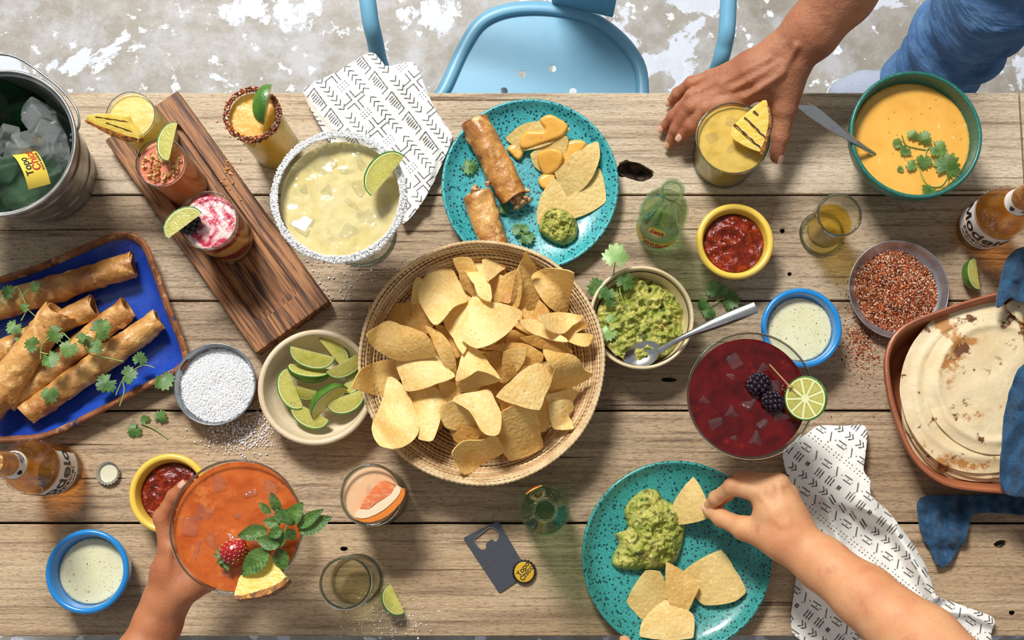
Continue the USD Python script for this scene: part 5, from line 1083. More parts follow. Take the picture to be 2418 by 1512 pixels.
# pineapple
PINE = M('pineapple_flesh', srgb(252, 216, 104), 0.32, [('noise', 60, 0.42, 0.66, srgb(246, 198, 74), {'stretch': (1, 2.5, 1), 'detail': 5}), ('noise', 200, 0.58, 0.7, srgb(254, 236, 150), {'amount': 0.7})], [('noise', 110, 0.5, 0.002, {'stretch': (1, 2.5, 1)})], subsurface_weight=0.3, subsurface_radius=(1, .8, .3), subsurface_scale=0.006)
PRIND = M('pineapple_rind', srgb(168, 104, 34), 0.55, [('noise', 120, 0.45, 0.6, srgb(96, 56, 20), {}), ('noise', 160, 0.58, 0.68, srgb(216, 156, 60), {})], [('noise', 130, 0.9, 0.004, {})])
CHAR = M('grill_char', srgb(84, 44, 16), 0.5, [('noise', 160, 0.45, 0.65, srgb(34, 20, 12), {})])
def pineapple(label, flesh, rind, hf, marks=(), thick=0.011):
    t = Thing('pineapple_wedge', label, 'pineapple', at(*np.mean(flesh, 0), float(hf(np.array([np.mean(flesh, 0)]))[0])))
    bump = lambda P: hf(P) + 0.0007 * (meshkit.fbm(np.column_stack([P * 0.11, 0 * P[:, 0]]), 3) - .5)
    t.add('flesh', sheet(flesh, bump, 5, thick, 3)[0], PINE, smooth=40)
    t.add('rind', rough_up(sheet(rind, lambda P: hf(P) + 0.0006, 4, thick + .0015, 3)[0], 0.0012, 260, 3), PRIND, smooth=40)
    for a, b, w in marks:
        a, b = np.array(a, float), np.array(b, float); d = (b - a) / np.linalg.norm(b - a); nn = np.array([-d[1], d[0]]) * w * 1.7; k = np.linspace(0, 1, 9)
        up = [a + (b - a) * x + nn * (0.7 + 0.5 * math.sin(x * 17 + w)) for x in k]; dn = [a + (b - a) * x - nn * (0.7 + 0.5 * math.sin(x * 23)) for x in k[::-1]]
        t.add('grill_mark', sheet(np.array(up + dn), lambda P: bump(P) + 0.0005, 2.5, 0.0012)[0], CHAR)
plane = lambda c, h, sx, sy: (lambda P: h + (P[:, 0] - c[0]) * sx + (P[:, 1] - c[1]) * sy)
z1 = lambda *p: np.array([(x / 3, y / 3) for x, y in p])
pineapple('grilled pineapple wedge on the rim of the pale yellow slush', z1((612, 828), (650, 812), (870, 818), (912, 872), (985, 962), (968, 990), (880, 958), (760, 912), (640, 868)), z1((606, 850), (640, 866), (760, 915), (885, 958), (975, 985), (968, 1016), (850, 992), (690, 912), (612, 872)),
          plane((265, 300), .146, .00012, -.00022), [((225, 276), (302, 288), 0.9), ((250, 290), (312, 312), 0.8)])
zm = lambda *p: np.array([(1500 + x / 3.36, y / 3.36) for x, y in p])
pineapple('grilled pineapple wedge on the rim of the glass in the man\'s hand', zm((1010, 798), (1052, 838), (1062, 960), (1030, 1110), (995, 1205), (800, 1118), (762, 1055), (792, 982)), zm((1048, 832), (1066, 870), (1080, 985), (1050, 1110), (1012, 1224), (990, 1200), (1030, 1100), (1060, 960)),
          plane((1782, 300), .116, .00006, -.00010), [(zm((868, 932))[0], zm((1036, 1098))[0], 1.6), (zm((788, 985))[0], zm((1005, 1186))[0], 1.6), (zm((940, 880))[0], zm((975, 918))[0], 2.2)])
zh = lambda *p: np.array([(280 + x / 3.344, 1060 + y / 3.344) for x, y in p])
pineapple('fresh yellow pineapple wedge on the rim of the orange margarita', zh((1175, 832), (1240, 910), (1315, 1005), (1325, 1035), (1240, 1080), (1100, 1130), (990, 1160), (915, 1165), (935, 1080), (965, 1000), (1080, 930)), zh((1320, 1018), (1342, 1042), (1260, 1110), (1150, 1160), (1000, 1185), (920, 1190), (912, 1160), (990, 1155), (1100, 1125), (1240, 1075)),
          plane((610, 1365), HR + .192, .00005, .00012))
# grapefruit slice
GFLESH = M('grapefruit_flesh', srgb(240, 128, 78), 0.25, [('noise', 120, 0.45, 0.65, srgb(248, 168, 120), {'stretch': (1, 2, 1)})], [('noise', 200, 0.4, 0.0015, {})], subsurface_weight=0.3, subsurface_radius=(1, .5, .3), subsurface_scale=.005, coat_weight=.3)
GRIND = M('grapefruit_rind', srgb(232, 134, 50), 0.4, [('voronoi', 420, 0.25, 0.12, srgb(212, 106, 34), {})], [('voronoi', 420, 0.3, 0.0008, {'inv': True})])
GPITH = M('grapefruit_pith', srgb(248, 224, 186), 0.55)
z8 = lambda *p: np.array([(806 + x / 3, 1008 + y / 3) for x, y in p])
gh = plane((895, 1190), .100, .00003, -.0001)
gt = Thing('grapefruit_slice', 'pink grapefruit slice leaning out of the pale drink', 'grapefruit', at(895, 1190, .1))
gt.add('flesh', sheet(z8((130, 585), (180, 490), (268, 392), (330, 400), (378, 428), (350, 478), (240, 545), (190, 588)), gh, 5, .010, 2)[0], GFLESH)
gt.add('pith', sheet(z8((92, 628), (128, 585), (190, 590), (245, 548), (352, 478), (380, 428), (420, 448), (392, 505), (300, 590), (190, 645), (120, 648)), lambda P: gh(P) + .0004, 5, .0108, 2)[0], GPITH)
gt.add('rind', sheet(z8((92, 632), (122, 650), (190, 648), (300, 592), (392, 507), (422, 446), (452, 462), (420, 540), (330, 630), (220, 676), (130, 670)), lambda P: gh(P) - .0004, 5, .010, 2)[0], GRIND)

# mint, strawberry
MINT = M('mint_leaf', srgb(62, 104, 40), 0.42, [('noise', 60, 0.4, 0.68, srgb(98, 140, 62), {}), ('noise', 160, 0.55, 0.68, srgb(40, 74, 28), {'amount': 0.7})], [('noise', 210, 0.8, 0.002, {'detail': 3})], subsurface_weight=.1, subsurface_radius=(.4, 1, .2), subsurface_scale=.003)
def mint_leaf(a, b, w, ha, hb, fold=0.25, seed=0):
    a, b = at(*a, ha), at(*b, hb); d = b - a; L = np.linalg.norm(d); d /= L; s = np.cross([0, 0, 1.0], d); s /= np.linalg.norm(s); up = np.cross(d, s); nu, nv = 22, 9; V = []
    for i in range(nu):
        t = i / (nu - 1); wd = w * (math.sin(math.pi * min(1, t ** 0.78)) ** 0.8) * (1 + (0.09 if i % 2 else -0.04)) + 0.0003
        for j in range(nv):
            q = (j / (nv - 1) - .5) * 2
            ridge = 0.11 * w * math.cos((t * 9 - abs(q) * 1.4) * 2 * math.pi) * abs(q) * (1 - abs(q)) * 4
            V.append(a + d * (L * t) + s * (wd * q) + up * (wd * fold * abs(q) ** 1.3 - 0.10 * L * (t - .4) ** 2 + ridge))
    q = [(i * nv + j, (i + 1) * nv + j, (i + 1) * nv + j + 1, i * nv + j + 1) for i in range(nu - 1) for j in range(nv - 1)]
    f = quads(q); V = np.array(V); n = len(V); return mk(np.vstack([V, V - up * .0004]), np.vstack([f[:, ::-1], f + n]))
mt = Thing('mint_sprig', 'bunch of fresh mint leaves on the rim of the orange margarita', 'mint', at(660, 1245, HR + .19))
for i, (a, b, w, ha, hb) in enumerate([((1175, 640), (938, 692), 46, .198, .194), ((1180, 795), (968, 1002), 62, .202, .194), ((1280, 590), (1140, 572), 34, .205, .205), ((1265, 500), (1205, 348), 30, .205, .215), ((1200, 515), (1108, 425), 22, .204, .208), ((1330, 580), (1245, 470), 44, .21, .213),
        ((1330, 600), (1452, 424), 48, .21, .216), ((1410, 620), (1612, 480), 36, .207, .214), ((1420, 655), (1682, 538), 50, .204, .208), ((1262, 790), (1312, 962), 46, .196, .19), ((1270, 765), (1085, 712), 42, .206, .202), ((1290, 640), (1180, 690), 34, .212, .208), ((1330, 640), (1390, 720), 36, .212, .206), ((1300, 660), (1230, 790), 40, .206, .2), ((1350, 600), (1310, 480), 30, .218, .222)]):
    mt.add('leaf', mint_leaf(zh(a)[0], zh(b)[0], 1.3 * w / 3.344 * mpp(1250, .24), HR + ha, HR + hb, seed=i), MINT, smooth=70)
mt.add('stem', tube(spl(np.array([at(*zh((1330, 610))[0], HR + .208), at(*zh((1300, 680))[0], HR + .2), at(*zh((1240, 780))[0], HR + .178)]), 5), .0012, 7), STEM)
BERRY = M('strawberry_skin', srgb(170, 26, 30), 0.22, [('noise', 40, 0.45, 0.7, srgb(130, 14, 24), {})], [('voronoi', 260, 0.5, 0.0015, {})], coat_weight=.5, coat_roughness=.1)
SEED = M('strawberry_seed', srgb(226, 178, 110), 0.4)
bc2 = at(*zh((905, 815))[0], HR + .186); Mb = trs(bc2) @ rot((0, 0, 1), 40) @ rot((0, 1, 0), 78)
st = Thing('strawberry', 'red strawberry with its green cap on the orange margarita', 'strawberry', bc2)
spf = spl([(0.0, -.0135), (.0085, -.0125), (.0138, -.006), (.0132, .003), (.0088, .012), (.004, .017), (0.0, .0185)], 5)
st.add('body', moved(lathe(spf, 40), Mb), BERRY, smooth=60)
ss = []
for i in range(90):
    z = -.011 + .028 * (i + .5) / 90; a = i * 2.4; r = float(np.interp(z, spf[:, 1], spf[:, 0])); ss.append(blob((r * math.cos(a), r * math.sin(a), z), (.0007, .0007, .0010), 1))
st.add('seeds', moved(cat(ss), Mb), SEED, kind='stuff', smooth=True)
base = zh((838, 868))[0]
for k, (tx, ty) in enumerate([(750, 835), (775, 905), (810, 945), (866, 965), (915, 905), (845, 790), (770, 800)]): st.add('sepal', mint_leaf(base, zh((tx, ty))[0], .0030, HR + .187, HR + .184 + .004 * (k % 2), .2), MINT, smooth=70)

# ================================================================== taquitos
FRIED = M('fried_tortilla', srgb(194, 134, 66), 0.42, [('noise', 26, 0.40, 0.62, srgb(138, 82, 34), {'detail': 5}), ('noise', 70, 0.55, 0.68, srgb(226, 174, 104), {'detail': 4}), ('noise', 95, 0.66, 0.72, srgb(104, 58, 24), {'detail': 4, 'loc': (3, 3, 1)}), ('voronoi', 180, 0.09, 0.05, srgb(84, 46, 20), {'amount': 0.8})],
          [('noise', 60, 0.5, 0.006, {'detail': 3}), ('noise', 200, 0.5, 0.002, {'detail': 3})], coat_weight=0.25, coat_roughness=0.25)
FRIED2 = M('light_fried_tortilla', srgb(212, 158, 88), 0.42, [('noise', 26, 0.42, 0.64, srgb(164, 102, 46), {'detail': 5}), ('noise', 70, 0.55, 0.68, srgb(234, 190, 122), {'detail': 4}), ('noise', 95, 0.66, 0.72, srgb(126, 72, 30), {'detail': 4, 'loc': (3, 3, 1)})],
           [('noise', 60, 0.5, 0.006, {'detail': 3}), ('noise', 200, 0.5, 0.002, {'detail': 3})], coat_weight=0.25, coat_roughness=0.25)
MEAT = M('shredded_filling', srgb(196, 150, 96), 0.4, [('noise', 120, 0.45, 0.62, srgb(228, 190, 140), {}), ('noise', 90, 0.58, 0.68, srgb(140, 76, 34), {'loc': (2, 5, 1)})], [('noise', 160, 0.8, 0.003, {})], coat_weight=.3, coat_roughness=.2)
def taquito(label, a, b, rpx, ha, hb, mat=None, seed=0, spill_a=False, spill_b=False, turns=1.7, flat=0.9, start=0.0):
    """a rolled tortilla from picture point a to b, its axis ha and hb above the table"""
    A, B = at(*a, ha), at(*b, hb); d = B - A; L = np.linalg.norm(d); d /= L; s = np.cross([0, 0, 1.0], d); s /= np.linalg.norm(s); up = np.cross(d, s); R = rpx * mpp((a[1] + b[1]) / 2, ha)
    t = Thing('taquito', label, 'taquito', (A + B) / 2); nl, na = 46, 54; rng = np.random.default_rng(seed)
    th = np.linspace(0, turns * 2 * math.pi, na) + start; V = []
    for off in (0.0, -0.0022):
        for i in range(nl):
            x = i / (nl - 1)
            for j, a_ in enumerate(th):
                r = R * (0.70 + 0.30 * ((j + 1) / na) ** 0.8) if turns > 1 else R
                xe = x * L + 0.10 * R * (math.sin(a_ + seed) + 0.6 * math.sin(2.3 * a_)) * (1 if x > .5 else -1) * (abs(x - .5) * 2) ** 6
                p = np.array([math.cos(a_), math.sin(a_) * flat]) * (r + off) * (1 + 0.05 * math.sin(x * 5 + seed))
                V.append(A + d * xe + s * p[0] + up * p[1])
    V = np.array(V); N = nl * na
    out = V[:N].reshape(nl, na, 3); k = (meshkit.fbm(V * 48 + seed * 3, 3, seed) - .5) * 0.0065 + (np.clip(meshkit.noise(V * 110 + seed, seed) - .62, 0, 1)) * 0.006
    cen = A + np.outer((V - A) @ d, d); rad = V - cen; rad /= np.linalg.norm(rad, axis=1, keepdims=True) + 1e-9; V = V + rad * k[:, None]
    q = []
    for i in range(nl - 1):
        for j in range(na - 1):
            c = i * na + j; q += [(c, c + 1, c + na + 1, c + na), (N + c, N + c + na, N + c + na + 1, N + c + 1)]
        c = i * na; q += [(c, c + na, N + c + na, N + c)]; c = i * na + na - 1; q += [(c, N + c, N + c + na, c + na)]
    for j in range(na - 1):
        q += [(j, N + j, N + j + 1, j + 1)]; c = (nl - 1) * na + j; q += [(c, c + 1, N + c + 1, N + c)]
    t.add('tortilla', mk(V, quads(q)), mat or FRIED, smooth=50)
    core = [A + d * (L * x) for x in np.linspace(0.03, 0.97, 12)]
    t.add('filling', rough_up(tube(core, R * 0.60, 14), 0.002, 160, seed), MEAT, smooth=50)
    for on, E, e in ((spill_a, A, -d), (spill_b, B, d)):
        if on:
            ms = [rough_up(blob(E + e * rng.uniform(-.004, .013) + s * rng.normal(0, R * .42) + up * rng.normal(-R * .2, R * .3), rng.uniform(.003, .0065, 3), 2), 0.0016, 300, i) for i in range(14)]
            t.add('spilled_filling', cat(ms), MEAT, smooth=50)
GT = 'taquitos on the blue platter'
taquito('dark taquito lying alone along the far side of the blue platter', (-45, 735), (316, 624), 35, .026, .026, seed=1)
taquito('taquito behind the pile, mostly hidden under the one with the pointed flap', (-60, 862), (222, 722), 31, .024, .024, FRIED2, seed=2)
taquito('taquito with a pointed flap lying on top of the pile', (142, 735), (-32, 972), 42, .050, .040, FRIED2, seed=3)
taquito('third taquito from the near edge, under the cilantro stems', (303, 727), (18, 953), 31, .025, .024, FRIED2, seed=4)
taquito('nearest taquito on the blue platter, lying full length', (376, 755), (66, 981), 31, .025, .025, FRIED2, seed=5)
taquito('whole taquito with filling spilling from its lower end on the turquoise plate', (1122, 288), (1216, 466), 36, .024, .024, FRIED, seed=6, spill_b=True)
taquito('broken-off taquito half on the turquoise plate, running under the chip basket', (1128, 462), (1180, 612), 37, .024, .024, FRIED2, seed=7, spill_a=True)

# ================================================================== plate food
z2 = lambda *p: np.array([(806 + x / 3, y / 3) for x, y in p])
GP = 'chips on the turquoise plate'
def plate_chip(label, P, h, az=0, lift=0, bend=0, baz=0, mat=None, group=None):
    P = np.asarray(P, float); single('tortilla_chip', chip_mesh(P, tilted(P, h, az, lift, bend, baz), 7), mat or DASH, label, 'chip', group, smooth=50)
plate_chip('large pale chip lowest on the turquoise plate, under the guacamole dollop', z2((1500, 1250), (1600, 1400), (1830, 1185), (1876, 1432), (1650, 1550), (1388, 1592), (1400, 1430), (1440, 1340)), .013, 90, .004, .004, 0, group=GP)
plate_chip('curled chip lying across the right side of the turquoise plate', z2((1640, 1090), (1818, 998), (1832, 1112), (1762, 1282), (1600, 1420), (1508, 1215), (1580, 1160)), .024, 60, .010, -.010, 60, group=GP)
plate_chip('queso-covered chip at the back of the turquoise plate', z2((1162, 982), (1280, 882), (1420, 856), (1600, 898), (1622, 908), (1572, 972), (1292, 1072), (1215, 1028)), .026, 60, .012, -.008, 20, group=GP)
plate_chip('queso-covered chip pointing down in the middle of the turquoise plate', z2((1338, 1092), (1395, 1050), (1590, 958), (1608, 990), (1562, 1152), (1455, 1240), (1370, 1182)), .018, 60, .012, .004, 0, group=GP)
def pour(label, P, h, az=0, lift=0, top=.003):
    P = np.asarray(P, float); o = spl(P, 6, True); pg = Polygon(o).buffer(0); f = tilted(P, h, az, lift)
    def hf(X): e = np.clip(shapely.distance(pg.exterior, shapely.points(X)) / 9.0, 0, 1); return f(X) + top * np.sqrt(1 - (1 - e) ** 2) + 0.0008 * (meshkit.fbm(np.column_stack([X * 0.09, 0 * X[:, 0]]), 3) - .5)
    single('queso_pour', sheet(o, hf, 3.5, 0.0025)[0], QUESO, label, 'dip', smooth=True)
pour('ribbon of queso over the back chip on the turquoise plate', z2((1405, 850), (1470, 812), (1530, 832), (1606, 890), (1570, 965), (1480, 1000), (1300, 1060), (1262, 1010), (1310, 930), (1440, 925)), .0285, 60, .012)
pour('drop of queso left of the queso-covered chips', z2((1172, 1060), (1202, 1022), (1262, 1000), (1296, 1060), (1285, 1112), (1250, 1138), (1212, 1108)), .0085, 0, 0, .005)
pour('queso running down the middle chip', z2((1395, 1090), (1490, 1050), (1570, 1090), (1545, 1195), (1452, 1245), (1400, 1185)), .0205, 60, .010)
pour('queso pooled above the curled chip', z2((1590, 1012), (1690, 990), (1738, 1022), (1700, 1080), (1620, 1150), (1560, 1230), (1505, 1200), (1560, 1110)), .021, 60, .006)
pour('drop of queso at the edge of the lowest chip', z2((1392, 1290), (1430, 1232), (1498, 1222), (1520, 1262), (1482, 1310), (1436, 1342)), .0105, 0, 0, .004)
single('guacamole', mound([(1272, 545), (1282, 512), (1300, 494), (1336, 498), (1362, 525), (1360, 562), (1330, 580), (1298, 568)], .014, .030, .0013, 21, .007), GUAC, 'small dollop of guacamole on the turquoise plate', 'guacamole', smooth=True)
single('guacamole', mound([(1478, 1232), (1474, 1205), (1490, 1178), (1520, 1156), (1552, 1158), (1568, 1180), (1612, 1200), (1618, 1240), (1608, 1300), (1590, 1330), (1552, 1345), (1500, 1348), (1450, 1340), (1446, 1315), (1460, 1285), (1452, 1262), (1480, 1250)], .0075, .034, .0014, 22, .008), GUAC, 'big heap of chunky guacamole on the deep teal plate', 'guacamole', smooth=True)
GD = 'chips on the deep teal plate'
plate_chip('broad chip at the right of the deep teal plate', [(1702, 1298), (1735, 1345), (1763, 1398), (1735, 1421), (1662, 1430), (1636, 1404), (1602, 1358)], .018, 0, .006, -.010, 30, group=GD)
plate_chip('chip at the left of the deep teal plate, below the guacamole', [(1524, 1348), (1559, 1350), (1577, 1395), (1590, 1440), (1519, 1466), (1498, 1445), (1479, 1421)], .016, 90, .006, -.006, 0, group=GD)
plate_chip('folded narrow chip between the two broad chips on the deep teal plate', [(1573, 1328), (1592, 1336), (1652, 1382), (1640, 1412), (1606, 1470), (1580, 1428)], .026, 90, .006, -.010, 40, CHIPS[0], group=GD)
plate_chip('chip nearest the front edge of the deep teal plate', [(1568, 1418), (1584, 1421), (1638, 1452), (1637, 1508), (1510, 1504), (1516, 1468)], .024, -90, .006, -.008, 90, CHIPS[1], group=GD)
plate_chip('chip pinched between the fingers of the reaching hand', [(1637, 1126), (1658, 1158), (1672, 1196), (1678, 1222), (1600, 1240), (1588, 1192)], .036, 0, .016, -.006, 60, group=GD)

# ================================================================== napkins
from scipy.spatial import cKDTree
def ink(P, strokes, dots, hw):
    """how far each point lies inside a printed stroke (0 to 1)"""
    out = np.zeros(len(P)); S = []
    for a, b in strokes:
        a, b = np.asarray(a, float), np.asarray(b, float); n = max(2, int(np.linalg.norm(b - a) / 0.8) + 1); S.append(a + (b - a) * np.linspace(0, 1, n)[:, None])
    if S: d = cKDTree(np.vstack(S)).query(P, distance_upper_bound=hw * 3)[0]; out = np.clip((hw + 0.55 - d) / 1.1, 0, 1)
    if len(dots): d = cKDTree(np.asarray([q[:2] for q in dots])).query(P, distance_upper_bound=9)[0]; out = np.maximum(out, np.clip((dots[0][2] + 0.5 - d) / 1.0, 0, 1))
    return out
def frame(o, ang):
    c, s = math.cos(math.radians(ang)), math.sin(math.radians(ang)); return lambda u, v: (o[0] + u * c - v * s, o[1] + u * s + v * c)
def chevron(F, u, v, k, t=1): return [(F(u - k * .5 * t, v - k), F(u + k * .5 * t, v)), (F(u + k * .5 * t, v), F(u - k * .5 * t, v + k))]
def cross(F, u, v, k):
    g = k * 0.2
    return [s for a in (-1, 1) for b in (-1, 1) for s in ((F(u + a * g, v + b * g), F(u + a * g, v + b * k)), (F(u + a * g, v + b * g), F(u + a * k, v + b * g)))]
    out = []
    for sx, sy in ((1, 0), (-1, 0), (0, 1), (0, -1)):
        a = np.array([sx, sy]) * g; p, q = np.array([sx + sy, sy + sx]) * .62 * k + a * .4, np.array([sx - sy, sy - sx]) * .62 * k + a * .4
        out += [(F(u + a[0] * 1.1, v + a[1] * 1.1), F(u + p[0], v + p[1])), (F(u + a[0] * 1.1, v + a[1] * 1.1), F(u + q[0], v + q[1]))]
    return out
F = frame((1000, 430), 50); st_, dt_ = [], []
for r in range(-9, 10):
    kind = r % 4; v = r * 34
    if kind == 0:
        for k in range(-6, 7):
            u = k * 84 + (r // 4) * 30; st_ += cross(F, u, v, 26)
            dt_ += [(*F(u + 34 + 6.5 * i, v - 11 + 7 * j), 1.5) for i in range(3) for j in range(4)]
    elif kind in (1, 3):
        for k in range(-36, 37): st_ += chevron(F, k * 13.5, v, 9, 1 if kind == 1 else -1) if k % 9 else []
    else:
        for k in range(-8, 9):
            u = k * 62
            st_ += [(F(u - 26, v - 12), F(u - 20, v + 12)), (F(u - 26, v - 12), F(u + 24, v - 9)), (F(u + 24, v - 9), F(u + 26, v + 9))]
            st_ += [(F(u - 16 + 6 * i, v - 6), F(u - 14 + 6 * i, v + 9 - 2 * abs(i - 2))) for i in range(6)]
CLOTH = M('printed_cotton', 'print', 0.85, [], [('noise', 420, 0.35, 0.0012, {}), ('noise', 30, 0.3, 0.006, {'detail': 3})], sheen_weight=0.2)
def napkin(label, outline, hf, step, strokes, dots, hw, white):
    m, P = sheet(outline, hf, step, 0.0014, 4)
    k = ink(P, strokes, dots, hw)[:, None]; col = np.array(white) * (1 - k) + np.array(srgb(34, 32, 34)) * k
    single('patterned_napkin', m, CLOTH, label, 'napkin', smooth=True, col=col)
sig = lambda x: 1 / (1 + np.exp(-np.clip(x, -30, 30)))
def segd(P, pts):
    d = np.full(len(P), 1e9)
    for a, b in zip(pts[:-1], pts[1:]):
        a, b = np.array(a, float), np.array(b, float); t = np.clip(((P - a) @ (b - a)) / ((b - a) @ (b - a)), 0, 1); d = np.minimum(d, np.linalg.norm(P - a - t[:, None] * (b - a), axis=1))
    return d
def fb(P, s, seed): return meshkit.fbm(np.column_stack([P * s, np.full(len(P), seed * 2.3)]), 3, seed) - .5
def n1(P):
    y = P[:, 1]; over = np.clip((224 - y) / 100, 0, 1)
    h = 0.011 + 0.012 * fb(P, .016, 3) + 0.009 * np.exp(-(segd(P, [(725, 215), (790, 300), (880, 345)]) / 16) ** 2) + 0.006 * np.exp(-(segd(P, [(890, 130), (960, 260), (1030, 350), (1000, 470)]) / 13) ** 2)
    h += 0.007 * sig((segd(P, [(1066, 310), (1000, 240), (960, 150)]) - 30) / 4)
    return np.where(y < 224, h - 0.03 * over ** 2, np.maximum(h, 0.003))
napkin('white napkin printed with black crosses and chevrons, hanging over the far table edge', [(716, 220), (742, 196), (800, 166), (872, 124), (900, 143), (915, 156), (965, 146), (985, 158), (1008, 216), (1034, 268), (1064, 312), (1066, 334), (1046, 382), (1024, 430), (998, 478), (954, 528), (938, 500), (925, 450), (850, 420), (790, 350), (760, 305)], n1, 1.75, st_, dt_, 1.35, srgb(246, 243, 238))
F = frame((1950, 1200), 38); st_, dt_ = [], []; rng = np.random.default_rng(9)
for r in range(-9, 14):
    kind = (0, 1, 0, 2, 3)[r % 5]; v = r * 28
    for k in range(-14, 22):
        u = k * 31
        if kind == 0: st_ += [(F(u - 6, v - 9), F(u + 4, v + 9))] if k % 2 else [(F(u - 11, v - 5), F(u + 9, v - 6)), (F(u - 9, v + 6), F(u + 11, v + 5))]; dt_ += [(*F(u + 13, v), 1.7), (*F(u + 1, v + (0 if k % 2 == 0 else 14)), 1.5)]
        elif kind == 1: dt_ += [(*F(u + 9 * i, v + 8 * j), 1.7) for i in range(3) for j in (-.7, .3)]
        elif kind == 2:
            st_ += [(F(u - 8 + 7 * i, v - 9), F(u - 8 + 7 * i, v + 9)) for i in range(3)] if k % 3 else []
            if k % 3 == 0:
                st_ += [(F(u - 5 + x, v - 5 + abs(x) * .4), F(u - 5 + x, v + 5 - abs(x) * .4)) for x in (-3, -2, 2, 3)]
        else: st_ += chevron(F, u, v, 8) + chevron(F, u + 9, v, 8) if (k // 4) % 2 else [(F(u - 9, v - 4), F(u + 9, v + 3)), (F(u - 9, v + 4), F(u + 9, v + 10))]
def n2(P):
    h = 0.006 + 0.010 * fb(P, .014, 5)
    h += 0.016 * sig(-((P[:, 1] - 1165) - 0.34 * (P[:, 0] - 1885)) / 4) * sig((2075 - P[:, 0]) / 8) * sig((P[:, 1] - 1015) / 10)
    h += 0.026 * np.exp(-(segd(P, [(2035, 1195), (2110, 1245), (2165, 1335), (2208, 1412)]) / 19) ** 2)
    h += 0.014 * np.exp(-(segd(P, [(1950, 1195), (1985, 1290), (2030, 1380), (2110, 1500)]) / 15) ** 2) + 0.012 * np.exp(-(segd(P, [(1890, 1250), (1900, 1400), (1960, 1500)]) / 16) ** 2)
    h += 0.010 * np.exp(-(segd(P, [(2190, 1440), (2290, 1450), (2345, 1475)]) / 12) ** 2)
    return np.maximum(h, 0.0025)
napkin('white napkin printed with black dashes and dots, lying crumpled under the reaching forearm', [(1848, 1078), (1870, 1050), (1908, 1022), (1936, 1005), (1990, 1006), (2036, 1004), (2048, 1022), (2044, 1075), (2040, 1112), (2056, 1136), (2058, 1170), (2100, 1210), (2130, 1250), (2166, 1300), (2190, 1345), (2208, 1398), (2222, 1412), (2300, 1440), (2348, 1462), (2340, 1500), (2335, 1560), (2100, 1570), (2000, 1560), (1890, 1512), (1868, 1470), (1880, 1360), (1892, 1250), (1872, 1165)], n2, 2.0, st_, dt_, 1.5, srgb(244, 241, 232))
DENIM = M('blue_linen', srgb(28, 74, 108), 0.85, [('noise', 60, 0.35, 0.7, srgb(15, 48, 76), {'detail': 4}), ('noise', 500, 0.5, 0.7, srgb(62, 116, 150), {'amount': 0.5})], [('noise', 500, 0.5, 0.0012, {}), ('noise', 40, 0.4, 0.005, {})], sheen_weight=0.2)
def fold(c, h, sx=0, sy=0, amp=.012, s=.02, seed=0): return lambda P: h + (P[:, 0] - c[0]) * sx + (P[:, 1] - c[1]) * sy + amp * 2 * fb(P, s, seed) + amp * .75 * np.sin((P[:, 0] * .85 + P[:, 1] * .3) * .11 + seed + 5 * fb(P, .012, seed + 3)) + amp * .15 * np.sin((P[:, 0] * .4 - P[:, 1] * .9) * .12 + 6 * fb(P, .012, seed))
p1 = sheet([(2350, 722), (2360, 668), (2376, 612), (2420, 582), (2520, 590), (2600, 640), (2590, 720), (2420, 716), (2388, 704), (2366, 720)], fold((2400, 660), .088, .0001, .0001, .008, .025, 1), 5, .002, 3)[0]
p2 = sheet([(2368, 1158), (2364, 1090), (2370, 985), (2392, 905), (2420, 858), (2520, 830), (2600, 900), (2600, 1170), (2420, 1175)], fold((2400, 1000), .088, .00015, .0, .008, .02, 2), 5, .002, 3)[0]
p3 = sheet([(2166, 1186), (2200, 1170), (2290, 1170), (2372, 1168), (2440, 1172), (2560, 1186), (2560, 1235), (2430, 1218), (2312, 1212), (2290, 1238), (2276, 1282), (2226, 1342), (2192, 1294), (2172, 1240)], lambda P: np.maximum(.003, .012 + .018 * sig((P[:, 0] - 2370) / 22) + .026 * fb(P, .03, 3) + .004 * np.sin(P[:, 0] * .16)), 5, .002, 3)[0]
single('blue_napkin', cat([p1, p2, p3]), DENIM, 'dark blue linen napkin wrapped round the tortillas and trailing on the table', 'napkin', smooth=True)

